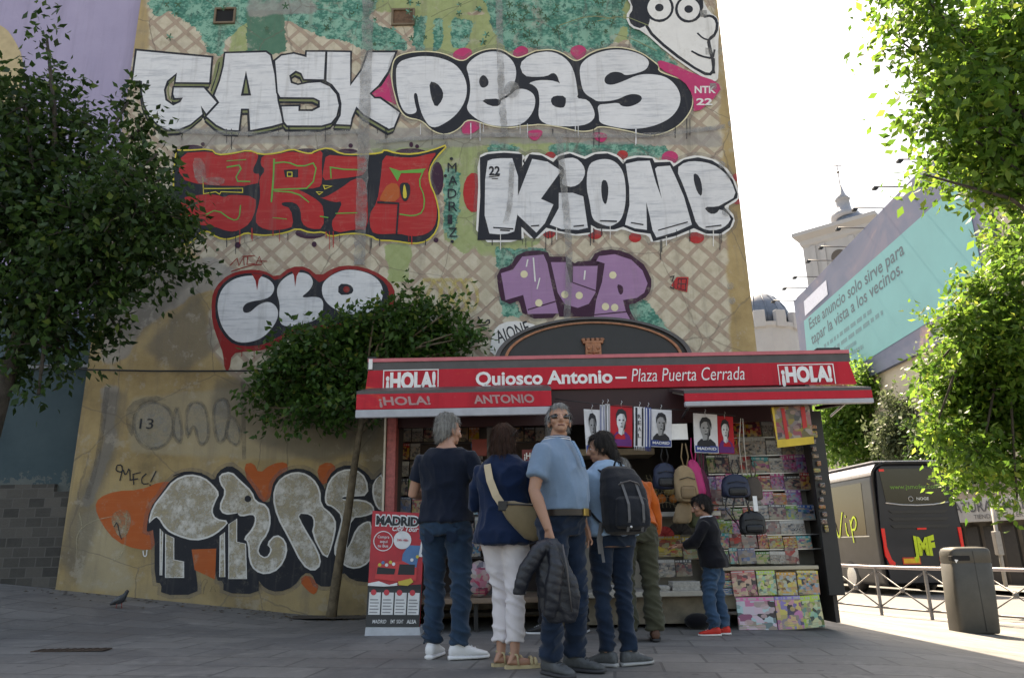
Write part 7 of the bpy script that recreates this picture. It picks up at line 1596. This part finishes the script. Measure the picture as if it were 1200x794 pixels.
    def shoe(s, i, M_, MS, kind='sneaker'):
        k = s.s; a = s.an[i]; t = R(s.toe[i]); d = Vector((-math.sin(t), math.cos(t), 0)); w = Vector((d.y, -d.x, 0)); L0, L1 = -.075, .205
        def rg(f, hw, z0, z1, n=16):
            c = Vector((a.x, a.y, 0)) + d * f * k; out = []
            for j in range(n):
                an = 2 * math.pi * j / n; out.append(c + w * hw * k * math.copysign(abs(math.cos(an)) ** .8, math.cos(an)) + Vector((0, 0, (z0 + (z1 - z0) * (.5 + .5 * math.copysign(abs(math.sin(an)) ** .8, math.sin(an)))) * k)))
            return out
        b = MB(); b.loft([rg(L0, .020, .03, .07), rg(L0 + .01, .032, .02, .10), rg(-.03, .038, .018, .115), rg(.02, .040, .018, .112), rg(.06, .043, .018, .092), rg(.11, .047, .018, .072), rg(.16, .044, .018, .056), rg(.195, .030, .02, .046), rg(L1, .012, .024, .036)])
        up = b.build('shoe', [M_], s.rt, fix=True, local=True)
        b = MB(); b.loft([rg(L0 - .006, .024, .0, .028), rg(L0 + .01, .037, .0, .03), rg(-.02, .042, .0, .03), rg(.05, .044, .0, .028), rg(.11, .051, .0, .027), rg(.16, .048, .0, .027), rg(.2, .033, .002, .028), rg(L1 + .008, .014, .008, .028)])
        b.build('sole', [MS], up, fix=True, local=True)
        if kind == 'sneaker':
            b = MB()
            for j in range(4): f = .035 + j * .025; c = Vector((a.x, a.y, 0)) + d * f * k; z = (.108 - j * .0115) * k; b.tube([c + w * .026 * k + Vector((0, 0, z - .008 * k)), c + Vector((0, 0, z + .003 * k)), c - w * .026 * k + Vector((0, 0, z - .008 * k))], .004 * k, 5)
            b.build('laces', [MS], up, local=True)
        return up
    def hair(s, M_, spec, vox=.006, amp=.006, name='hair', fr=60, sd=0, long_=.03):
        b = MB(); hs = s.hs * s.s; M3 = (s.hm @ Matrix.Rotation(-s.bendA * .4, 3, 'X'))
        for c, r in spec: b.ell(s.hd(c), tuple(x * hs for x in r), 20, M3)
        def dsp(c, n_): return amp * (noise.noise(Vector((c[0] * fr + sd, c[1] * fr, c[2] * fr * .25))) + .7 * noise.noise(Vector((c[0] * 22, c[1] * 22 + sd, c[2] * 12))))
        o = fin(remesh(b, vox, 2), name, M_, s.rt, dsp); s.strands(o, sd, long_); return o
    def strands(s, o, sd, L):
        """fine locks lying over the hair"""
        me = o.data; rs = random.Random(sd + 5); vs = [v.co.copy() for v in me.vertices]; ns = [v.normal.copy() for v in me.vertices]; bm = bmesh.new(); bm.from_mesh(me); c = s.hd((0, -.02, .16))
        for i in rs.sample(range(len(vs)), min(2600, len(vs))):
            p, n_ = vs[i], ns[i]; d = (p - c); d.z = d.z * .3 - .09; d = d - n_ * d.dot(n_)
            if d.length < 1e-5: continue
            d = (d.normalized() + Vector((rs.gauss(0, .28), rs.gauss(0, .28), rs.gauss(0, .2)))).normalized(); w = d.cross(n_).normalized() * rs.uniform(.0008, .0018); l = L * rs.uniform(.5, 1.3); q = []
            for t, h_ in ((0, .001), (.5, .005), (1, .0035 + rs.uniform(0, .006))):
                c_ = p + d * l * t + n_ * h_ - Vector((0, 0, .25 * l * t * t)); q += [bm.verts.new(c_ - w * (1 - .7 * t)), bm.verts.new(c_ + w * (1 - .7 * t))]
            for f in ((0, 1, 3, 2), (2, 3, 5, 4)): bm.faces.new([q[k] for k in f]).smooth = True
        bm.to_mesh(me); bm.free()
    def eyes(s):
        hs = s.hs * s.s
        for sg in (-1, 1):
            b = MB(); b.ell(s.hd((sg * .031, .0785, .098)), (.013 * hs, .010 * hs, .008 * hs), 10); e = b.build('eye', [mat('eye_white', (.55, .52, .50), .3)], s.rt, local=True)
            b = MB(); b.ell(s.hd((sg * .031, .087, .098)), (.006 * hs, .004 * hs, .006 * hs), 8); b.build('iris', [mat('iris_brown', (.03, .018, .01), .2)], e, local=True)
            b = MB(); b.tube([s.hd((sg * .014, .094, .118)), s.hd((sg * .032, .092, .123)), s.hd((sg * .05, .080, .117))], .0045 * hs, 6); b.build('eyebrow', [mat('brow_dark', (.04, .03, .025), .8)], s.rt, local=True)
LEGS = lambda lx=-.10, rx=.10, ly=0, ry=0, lt=8, rt_=-8: (((lx, .02 + ly, .48), (lx, ly - .02, .085), lt), ((rx, .02 + ry, .48), (rx, ry - .02, .085), rt_))
DEN1 = fabric('denim_blue', (.016, .036, .068), .3, fade=(.03, .062, .105)); DEN2 = fabric('denim_dark', (.008, .017, .036), .3, fade=(.018, .036, .066)); DEN3 = fabric('denim_mid', (.028, .062, .115), .3, fade=(.05, .10, .17))
F_navy = fabric('navy_jersey', (.005, .009, .02), .2); F_blue = fabric('navy_knit', (.004, .014, .044), .2, 300); F_polo = fabric('sky_blue_pique', (.145, .215, .305), .10, 350); F_wht = fabric('white_denim', (.62, .58, .60), .06); F_lblue = fabric('pale_blue_chambray', (.26, .38, .52), .15)
F_org = fabric('orange_fleece', (.42, .085, .012), .2); F_olive = fabric('olive_twill', (.055, .055, .035), .2); F_blk = fabric('black_cotton', (.006, .006, .009), .2); F_mar = fabric('maroon_knit', (.10, .012, .03), .2)
S_wht = mat('sneaker_white', (.66, .66, .68), .6, var=.08); S_grey = mat('shoe_grey', (.07, .075, .08), .7, var=.3, scale=30); S_sole = mat('sole_grey', (.30, .30, .30), .7); S_red = mat('shoe_red', (.60, .03, .02), .6, var=.15); S_tan = mat('sandal_tan', (.42, .34, .20), .6); S_brn = mat('shoe_brown', (.09, .04, .025), .6); S_blk = mat('shoe_black', (.015, .015, .017), .5)
H_grey = hairmat('grey_hair', (.09, .086, .082), (.33, .32, .30)); H_brn = hairmat('brown_hair', (.014, .006, .004), (.06, .025, .014)); H_dk = hairmat('dark_hair', (.007, .006, .006), (.032, .027, .025)); H_silver = hairmat('silver_hair', (.11, .11, .11), (.36, .36, .36))
def gpos(px, py): return ground(px, py)
CAP = [((0, -.022, .135), (.080, .092, .088)), ((0, -.045, .095), (.076, .070, .080)), ((0, -.060, .050), (.058, .046, .055)), ((-.062, -.012, .118), (.020, .042, .040)), ((.062, -.012, .118), (.020, .042, .040)), ((0, .035, .178), (.062, .050, .034))]
# --- grey-haired man in a navy t-shirt, from behind
p = gpos(522, 771)
h = Human('grey-haired man in navy t-shirt, blue jeans and white trainers seen from behind', p, -12, 1.765, SK1, 1.06, .01, 0, False, -38, -4)
h.skel(((-.27, .02, 1.135), (-.20, .26, 1.15), (.25, 1, .05), (0, 0, -1), .7, 1), ((.285, -.03, 1.13), (.27, .05, .875), (-.02, .10, -1), (-1, .1, 0), .45, 1), LEGS(-.10, .115, .03, -.02, 0, -62))
h.body(); h.shirt(F_navy, .62, .016, .90, 1.475, .014, .011, 'tshirt', loose=1.12, sd=1); h.trousers(DEN1, 1.06, .97, 1.0, .013, sd=2)
for i in (0, 1): h.shoe(i, S_wht, S_wht)
h.hair(H_grey, CAP + [((0, -.02, .165), (.078, .085, .070))], amp=.010); h.eyes()
b = MB(); w = h.wr[1]; e = h.el[1]; d = (e - w).normalized(); b.tube([w + d * .028, w + d * .040], .0315, 16); b.build('bracelet', [M_blk], h.rt, local=True)
b = MB(); b.loft([h.ring(z, rx, ry, yo) for z, rx, ry, yo in ((1.478, .078, .070, -.004), (1.492, .072, .067, -.002))], True, False); 
for sg in (-1, 1):
    b = MB(); b.add([Vector((sg * x, y, z)) * h.s for x, y, z in ((.045, -.146, .90), (.125, -.128, .90), (.122, -.128, .80), (.085, -.142, .775), (.048, -.148, .80))], [(0, 1, 2, 3, 4)]); b.build('back_pocket', [DEN2], h.rt, local=True)
# --- woman in navy sweater and white trousers
p = gpos(594, 781)
h = Human('woman with brown bob in navy sweater, cropped white trousers and tan sandals, seen from behind', p, -20, 1.615, SK1, 1.08, .0, 0, True, -12, -6)
h.skel(((-.27, .06, 1.13), (-.14, .28, 1.16), (.5, .8, .1), (0, 0, -1), .7, 1), ((.26, .10, 1.12), (.20, .31, 1.10), (.1, .8, .5), (-1, 0, 0), .7, 1), LEGS(-.055, .075, .05, -.02, -50, -58))
h.body(); h.shirt(F_blue, 1.85, .022, .82 + .02, 1.485, .030, .012, 'sweater', loose=1.30, sd=5, kind='shirt'); h.trousers(F_wht, 1.02, .80, 1.0, .010, sd=6)
HB_ = [((0, -.022, .135), (.088, .098, .092)), ((0, -.055, .085), (.090, .070, .085)), ((0, -.068, .02), (.088, .052, .075)), ((-.066, -.018, .055), (.030, .055, .090)), ((.066, -.018, .055), (.030, .055, .090)), ((0, -.070, -.025), (.080, .040, .040)), ((0, .035, .180), (.066, .050, .038)), ((-.060, -.03, .0), (.032, .04, .055)), ((.060, -.03, .0), (.032, .04, .055))]
h.hair(H_brn, HB_, amp=.006, long_=.06); h.eyes()
for i in (0, 1):
    a = h.an[i]; t = R(h.toe[i]); d = Vector((-math.sin(t), math.cos(t), 0)); w = Vector((d.y, -d.x, 0)); k = h.s
    b = MB(); out = [(-.075, 0), (-.065, .028), (-.02, .036), (.05, .038), (.11, .046), (.17, .040), (.205, .015)]; pts = [Vector((a.x, a.y, 0)) + d * f * k + w * q * k for f, q in out] + [Vector((a.x, a.y, 0)) + d * f * k - w * q * k for f, q in reversed(out[1:])]
    b.prism(pts, (0, 0, .022 * k)); sh = b.build('sandal', [S_tan], h.rt, fix=True, local=True)
    b = MB()
    for f, z in ((.115, .062), (.145, .052)): c = Vector((a.x, a.y, 0)) + d * f * k; b.tube([c + w * .044 * k + Vector((0, 0, .02)) * k, c + w * .030 * k + Vector((0, 0, z)) * k, c + Vector((0, 0, z + .012)) * k, c - w * .030 * k + Vector((0, 0, z)) * k, c - w * .044 * k + Vector((0, 0, .02)) * k], .013 * k, 6, flat=.4)
    c = Vector((a.x, a.y, 0)); b.tube([c + d * .02 * k + w * .04 * k + Vector((0, 0, .02)) * k, c + d * .01 * k + w * .036 * k + Vector((0, 0, .09)) * k, c - d * .035 * k + Vector((0, 0, .10)) * k, c + d * .01 * k - w * .036 * k + Vector((0, 0, .09)) * k, c + d * .02 * k - w * .04 * k + Vector((0, 0, .02)) * k], .008 * k, 6); b.build('strap', [S_tan], sh, local=True)
# sunglasses pushed up in her hair
b = MB(); b.tube([h.hd((-.085, .0, .16)), h.hd((-.06, .07, .185)), h.hd((0, .088, .19)), h.hd((.06, .07, .185)), h.hd((.088, .0, .15)), h.hd((.088, -.04, .11))], .006, 6); b.build('sunglasses', [M_blk], h.rt, local=True)
# cross-body bag
W2 = h
def toW(h_, p): return h_.rt.location + Matrix.Rotation(h_.rt.rotation_euler.z, 3, 'Z') @ Vector(p)
F_can = fabric('khaki_canvas', (.19, .145, .085), .15); F_str = fabric('cream_webbing', (.46, .37, .25), .1)
c0 = at_y(612, 606, p.y - .17)
bg_ = thing('shoulder_bag', c0, 'khaki canvas crossbody bag with cream strap worn by the woman in the navy sweater', 'bag')
b = MB(); k = h.s
def bagring(q, wd, dp, cz):
    out = []
    for j in range(20):
        a = 2 * math.pi * j / 20; out.append(c0 + Vector((-.14 + .30 * q, -.01 - .01 * math.sin(q * 3) + dp * math.cos(a), cz + wd * math.sin(a) + .010 * math.sin(4 * a + q * 8))))
    return out
b.loft([bagring(0, .012, .012, .075), bagring(.12, .055, .03, .045), bagring(.3, .090, .045, .012), bagring(.5, .112, .055, -.015), bagring(.7, .118, .058, -.03), bagring(.88, .108, .050, -.035), bagring(1.0, .085, .028, -.035)]); b.build('bag_body', [F_can], bg_, fix=True)
b = MB(); b.tube([c0 + Vector((-.10, -.055, .085)), c0 + Vector((.02, -.068, .080)), c0 + Vector((.15, -.045, .07))], .006, 5); b.build('zip', [M_blk], bg_)
b = MB()
stp = [at_y(571, 541, p.y - .02), at_y(571, 545, p.y - .10), at_y(574, 562, p.y - .155), at_y(581, 580, p.y - .19), at_y(589, 592, p.y - .20), at_y(596, 600, p.y - .20)]
def ribbon(b, pts, wv, hw):
    L = []
    for q in pts: L += [Vector(q) + Vector(wv) * hw, Vector(q) - Vector(wv) * hw]
    b.add(L, [(2 * i, 2 * i + 1, 2 * i + 3, 2 * i + 2) for i in range(len(pts) - 1)])
pp = [stp[0]]
for i in range(len(stp) - 1): pp += [stp[i].lerp(stp[i + 1], .5), stp[i + 1]]
ribbon(b, pp, (.88, 0, .4), .026); ribbon(b, [q + Vector((0, .004, 0)) for q in pp], (.88, 0, .4), .026); b.build('strap', [F_str], bg_)
b = MB(); b.cbox(stp[4].x - .03, stp[4].x + .035, stp[4].y - .012, stp[4].y + .006, stp[4].z - .035, stp[4].z + .03, .006); b.tube([stp[4], c0 + Vector((-.12, -.03, .07))], .010, 6); b.build('buckle', [M_blk], bg_)
# --- tall man in sky-blue polo
p = gpos(664, 789)
h = Human('tall grey-haired man in sunglasses and sky-blue polo shirt holding a dark jacket, looking up', p, -126, 1.705, SK2, 1.02, .062, 0, False, -50, 14)
h.skel(((-.245, -.04, 1.12), (-.205, .06, .90), (.25, .25, -1), (1, 0, 0), .5, 1), ((.265, -.03, 1.125), (.262, .07, .875), (0, .15, -1), (-1, .25, 0), 1.2, -1), LEGS(-.10, .10, .02, -.03, 10, -16))
h.body(); h.shirt(F_polo, .70, .014, 1.0, 1.485, .004, .008, 'polo_shirt', loose=1.18, sd=8); h.trousers(DEN2, 1.06, .97, 1.0, .013, sd=9)
for i in (0, 1): h.shoe(i, S_grey, mat('sole_dark', (.04, .04, .045), .7))
h.hair(H_silver, [((0, -.030, .140), (.080, .088, .084)), ((0, -.052, .095), (.076, .062, .075)), ((0, -.062, .05), (.056, .044, .05)), ((-.066, -.012, .115), (.017, .040, .036)), ((.066, -.012, .115), (.017, .040, .036)), ((0, .030, .186), (.060, .048, .028))], amp=.008)
def hb(h_, lst, nm, M_, r, n=8): b = MB(); b.tube([h_.hd(q) for q in lst], r, n); return b.build(nm, [M_], h_.rt, local=True)
b = MB()
for sg in (-1, 1): b.loft([[h.hd((sg * .036 + .030 * math.cos(a * .393), .090 + o - .006 * abs(math.cos(a * .393)) - .006 * (sg * math.cos(a * .393) > .3), .098 + .017 * math.sin(a * .393))) for a in range(16)] for o in (.0, .007)])
gl = b.build('sunglasses', [mat('dark_lens', (.012, .011, .010), .08, spec=.8)], h.rt, fix=True, local=True)
b = MB(); b.tube([h.hd((-.010, .098, .104)), h.hd((0, .102, .107)), h.hd((.010, .098, .104))], .004, 6)
for sg in (-1, 1): b.tube([h.hd((sg * .060, .088, .106)), h.hd((sg * .074, .060, .106)), h.hd((sg * .080, .0, .102))], .004, 6)
b.build('frame', [M_blk], gl, local=True)
hb(h, [(-.023, .097, .031), (0, .102, .0315), (.023, .097, .031)], 'mouth', mat('lip_dark', (.16, .06, .05), .6), .0035)
# collar, placket, belt, buckle
b = MB(); pl_ = [h.ring(1.468, .100, .080, -.008), h.ring(1.50, .083, .074, -.004), h.ring(1.497, .088, .079, -.004), h.ring(1.462, .108, .086, -.008)]; b.loft(pl_, True, False); co = b.build('collar', [fabric('collar_navy', (.03, .06, .13), .2)], h.rt, local=True)
b = MB(); b.loft([h.ring(1.474, .1055, .0855, -.008), h.ring(1.480, .104, .0845, -.008)], True, False); b.loft([h.ring(1.488, .0985, .0825, -.006), h.ring(1.492, .0965, .0815, -.006)], True, False); b.build('collar_stripe', [mat('stripe_white', (.6, .6, .6), .8)], co, local=True)
b = MB(); P_ = lambda z, x, o=0: h.up(Vector((x, .02 + {1.46: .072, 1.40: .108, 1.34: .134, 1.28: .152}[z] + .02 + o, z)))
b.loft([[P_(z, -.016), P_(z, .016), P_(z, .016, .006), P_(z, -.016, .006)] for z in (1.46, 1.40, 1.34, 1.28)], False); b.build('placket', [fabric('placket_blue', (.13, .23, .36), .1)], h.rt, local=True)
b = MB(); ry = .118 * 1.1 + .055 * .4 + .02
tr_ = h.torso(.024, .92, 1.0); b.loft([[v + Vector((0, 0, dz * h.s)) for v in r_] for r_, dz in ((tr_[1], -.035), (tr_[1], .005))], True, False); b.build('belt', [mat('belt_leather', (.018, .012, .010), .4)], h.rt, local=True)
b = MB(); q = max(tr_[1], key=lambda v: v.y); b.m(0).cbox(-.028, .028, q.y - .004, q.y + .012, q.z - .038, q.z + .010, .004); b.build('buckle', [mat('brass_buckle', (.40, .28, .09), .3, .8)], h.rt, local=True)
b = MB(); w = h.wr[0]; POLO = h
# jacket in his right hand
F_puff = None
n = NT('puffer_nylon'); pz = n.coord('Object'); n.color(n.mix(n.noise(8, 4, .6, pz), (.006, .007, .012), (.013, .016, .026))); n.rough(.5); n.bump(n.noise(16, 4, .6, pz), .5, .02)
hw = toW(h, h.wr[1] + Vector((0, .02, -.09)) * h.s)
jk = thing('jacket', hw, 'dark navy quilted jacket bundled in the hand of the man in the polo shirt', 'jacket')
b = MB()
def jr(c, rx, ry, rot=0, n_=22, sd=0):
    out = []
    for j in range(n_):
        a = 2 * math.pi * j / n_; w_ = 1 + .16 * math.sin(3 * a + sd) + .08 * math.sin(5 * a + 2 * sd); x = rx * w_ * math.cos(a); y = ry * w_ * math.sin(a); out.append(hw + Vector(c) + Vector((x, y, 0)))
    return out
b.loft([jr((.0, -.02, .045), .035, .03), jr((-.015, -.03, .0), .07, .045, sd=1), jr((-.015, -.03, -.09), .09, .045, sd=1.5), jr((.0, -.03, -.20), .115, .05, sd=2), jr((.03, -.03, -.30), .115, .05, sd=2.5), jr((.04, -.03, -.39), .105, .042, sd=3), jr((.045, -.03, -.44), .08, .03, sd=3.2)])
b.tube([hw + Vector(v) for v in ((-.02, -.06, .02), (-.09, -.07, -.04), (-.15, -.075, -.13), (-.185, -.07, -.22), (-.20, -.06, -.28))], [.036, .044, .048, .045, .036], 14)
b.tube([hw + Vector(v) for v in ((-.0, -.08, .0), (.02, -.10, -.12), (.0, -.10, -.24), (-.02, -.09, -.35), (-.03, -.08, -.40))], [.03, .042, .046, .042, .032], 14)
def quilt(c, n_):
    z = c[2]; return .0035 * abs(math.sin((z + .35 * c[0] + .03 * noise.noise(Vector((c[0] * 5, c[1] * 5, z * 5)))) * 62)) ** .6 - .004 + .022 * (ridged(Vector((c[0] * 7 + z * 3, c[1] * 7, z * 3))) ** 2 - .5) + .008 * noise.noise(Vector((c[0] * 9, c[1] * 9, z * 6)))
me = remesh(b, .007, 3); jo = fin(me, 'jacket_body', n.m, None, quilt); jo.parent = jk; jo.matrix_parent_inverse = Matrix.Translation(jk.location).inverted()
b = MB(); b.tube([hw + Vector(v) for v in ((.06, -.10, .0), (.08, -.115, -.14), (.09, -.10, -.26), (.10, -.095, -.38))], .006, 6); b.build('zip', [M_dgrey], jk)
# --- dark-haired woman with a backpack, in profile
p = gpos(724, 780)
h = Human('dark-haired woman in pale blue shirt and dark jeans wearing a black backpack, face in profile', p, 24, 1.56, SK2, 1.0, .0, 3, True, 60, -10)
h.skel(((-.22, .10, 1.13), (-.08, .30, 1.16), (.5, .8, .1), (0, 0, -1), .6, 1), ((.24, .08, 1.12), (.14, .28, 1.06), (-.1, .9, -.2), (-1, 0, 0), .6, 1), LEGS(-.075, .085, .03, -.01, 150 - 38 + 60, -80))
h.toe = [30, -86]
h.body(); h.shirt(F_lblue, 1.7, .016, .86, 1.485, .02, .010, 'shirt', loose=1.15, sd=12); h.trousers(DEN2, .98, .95, 1.0, .011, sd=13)
for i in (0, 1): h.shoe(i, S_grey, S_sole)
h.hair(H_dk, [((0, -.030, .140), (.086, .092, .088)), ((0, -.058, .090), (.086, .066, .085)), ((0, -.075, .02), (.080, .050, .080)), ((0, -.090, -.05), (.070, .045, .075)), ((-.066, -.020, .10), (.022, .050, .060)), ((.066, -.020, .10), (.022, .050, .060)), ((.04, -.085, -.09), (.050, .036, .05)), ((0, .034, .180), (.058, .044, .030)), ((-.064, .02, .125), (.016, .03, .04)), ((.055, -.055, .02), (.035, .045, .07))], amp=.007); h.eyes()
hb(h, [(-.020, .0965, .031), (0, .101, .0315), (.020, .0965, .031)], 'mouth', mat('lip_rose', (.24, .08, .07), .5), .004)
bp = thing('backpack', p + Vector((0, 0, .97)), 'black technical backpack worn by the dark-haired woman', 'backpack')
bp.rotation_euler = (R(-3), 0, R(24)); bp.scale = (1.0, .9, .9); k = h.s
F_bp = fabric('backpack_nylon', (.011, .013, .018), .25, 300, .3)
def bpr(z, w_, d_, yo, n_=24):
    out = []
    for j in range(n_):
        a = 2 * math.pi * j / n_; e = .6; ca, sa = math.cos(a), math.sin(a); out.append(Vector((w_ * math.copysign(abs(ca) ** e, ca), yo + d_ * math.copysign(abs(sa) ** e, sa), z)))
    return out
b = MB(); b.loft([bpr(-.17, .09, .05, -.20), bpr(-.155, .135, .085, -.205), bpr(-.10, .155, .105, -.215), bpr(.02, .160, .115, -.222), bpr(.14, .155, .105, -.215), bpr(.24, .140, .085, -.198), bpr(.31, .115, .06, -.175), bpr(.335, .07, .03, -.16)])
def bpd(c, n_): return .006 * noise.noise(Vector((c[0] * 11, c[1] * 11, c[2] * 9))) + .004 * (ridged(Vector((c[0] * 8, 3, c[2] * 13))) ** 3 - .5)
fin(remesh(b, .008, 3), 'bag_body', F_bp, bp, bpd)
b = MB(); b.loft([bpr(-.14, .10, .03, -.30), bpr(-.12, .125, .05, -.31), bpr(-.02, .13, .055, -.315), bpr(.07, .12, .045, -.31), bpr(.10, .09, .02, -.30)]); fin(remesh(b, .007, 3), 'front_pocket', F_bp, bp, bpd)
b = MB(); b.tube([(-.115, -.275, .15), (-.06, -.315, .19), (0, -.322, .205), (.06, -.315, .19), (.115, -.275, .15)], .006, 6); b.build('zip', [M_dgrey], bp, local=True)
for x in (-.055, .055):
    b = MB(); ribbon(b, [Vector((x, -.300, .20)), Vector((x, -.338, .12)), Vector((x, -.375, .03)), Vector((x, -.368, -.08)), Vector((x, -.33, -.16))], (1, 0, 0), .010); b.build('compression_strap', [mat('webbing_grey', (.09, .09, .095), .7)], bp, local=True)
b = MB(); b.tube([(-.03, -.17, .33), (-.02, -.18, .37), (.02, -.18, .37), (.03, -.17, .33)], .008, 6); b.build('grab_handle', [F_bp], bp, local=True)
for sg in (-1, 1):
    b = MB(); b.tube([(sg * .075, -.13, .27), (sg * .09, -.07, .325), (sg * .10, .03, .335), (sg * .11, .105, .28), (sg * .12, .12, .20), (sg * .135, .06, .06), (sg * .145, -.06, -.04), (sg * .13, -.14, -.10)], [.026] * 5 + [.02, .014, .012], 8, flat=.35); b.build('shoulder_strap', [F_bp], bp, local=True)
b = MB(); ribbon(b, [Vector((-.135, -.13, -.10)), Vector((-.15, -.12, -.22)), Vector((-.145, -.13, -.36))], (1, 0, 0), .011); b.build('loose_strap', [mat('webbing_grey', (.09, .09, .095), .7)], bp, local=True)
b = MB(); ribbon(b, [Vector((-.16, -.16, -.08)), Vector((-.185, -.15, -.2)), Vector((-.18, -.15, -.30))], (1, 0, 0), .011); b.build('loose_strap', [mat('webbing_grey', (.09, .09, .095), .7)], bp, local=True)
b = MB(); b.ell((-.05, -.372, -.13), (.010, .006, .010), 10); b.build('badge', [M_steel], bp, local=True)
# --- person in orange, mostly hidden
p = gpos(752, 751)
h = Human('person in orange fleece and olive trousers at the counter, half hidden behind the backpack', p, 6, 1.66, SK1, 1.08, .0, 30, False, 0, -25)
h.skel(((-.26, .30, 1.12), (-.2, .50, 1.0), (0, 1, -.2), (0, 0, -1), .6, 1), ((.27, .22, 1.06), (.25, .23, .87), (0, .05, -1), (-1, 0, 0), .5, 1), LEGS(-.11, .12, .0, .0, 4, -14))
h.body(); h.shirt(F_org, 1.86, .018, .90, 1.485, .012, .012, 'fleece', loose=1.2, sd=15); h.trousers(F_olive, 1.12, .97, 1.0, .012, sd=16, flare=1.15)
for i in (0, 1): h.shoe(i, S_brn, S_blk)
h.hair(H_grey, CAP, amp=.008)
# --- boy at the counter
p = gpos(843, 744)
h = Human('small dark-haired boy in black top, blue jeans and red shoes leaning to the counter', p, 68, 1.20, SK2, 1.12, .01, 4, False, 14, -12, True)
h.skel(((-.20, .20, 1.14), (-.10, .42, 1.10), (.2, 1, 0), (0, 0, -1), .8, 1), ((.22, .18, 1.13), (.14, .41, 1.12), (-.2, 1, .1), (0, 0, -1), .8, 1), LEGS(-.085, .09, .06, -.04, 12, 8))
h.body(.0045); h.shirt(F_blk, 1.55, .022, .80 + .04, 1.475, .028, .010, 'top', loose=1.35, sd=18); h.trousers(DEN3, 1.16, .97, 1.0, .012, sd=19)
for i in (0, 1): h.shoe(i, S_red, mat('sole_white', (.6, .58, .56), .6))
h.hair(H_dk, CAP, amp=.006); h.eyes()
b = MB(); b.loft([h.ring(1.455, .125, .092, -.012), h.ring(1.49, .092, .078, -.006), h.ring(1.487, .098, .084, -.006), h.ring(1.450, .132, .098, -.012)], True, False); b.build('collar', [mat('collar_white', (.55, .55, .56), .8)], h.rt, local=True)
b = MB(); c_ = gpos(822, 738); b.ell((c_.x, c_.y + .12, c_.z + .07), (.13, .10, .075), 14); tag(b.build('dark_bundle', [F_blk]), 'dark cloth bundle on the ground behind the boy\'s red shoes', 'bundle')
# --- person mostly hidden behind the man in the polo
p = gpos(660, 742)
h = Human('person in maroon knit and dark trousers, mostly hidden behind the man in the polo shirt', p, 8, 1.50, SK1, 1.0, .0, 12, True, 0, -10)
h.skel(((-.25, .08, 1.13), (-.17, .30, 1.12), (.2, 1, 0), (0, 0, -1), .6, 1), ((.22, .10, 1.12), (.14, .30, 1.10), (-.2, 1, 0), (0, 0, -1), .6, 1), LEGS(-.20, .22, .0, .0, 62, -20))
h.body(); h.shirt(F_mar, 1.8, .014, .86, 1.485, .01, .01, 'sweater', sd=21); h.trousers(F_blk, 1.0, .95, 1.0, .010, sd=22)
for i in (0, 1): h.shoe(i, S_blk, S_wht)
h.hair(H_dk, CAP, amp=.006)
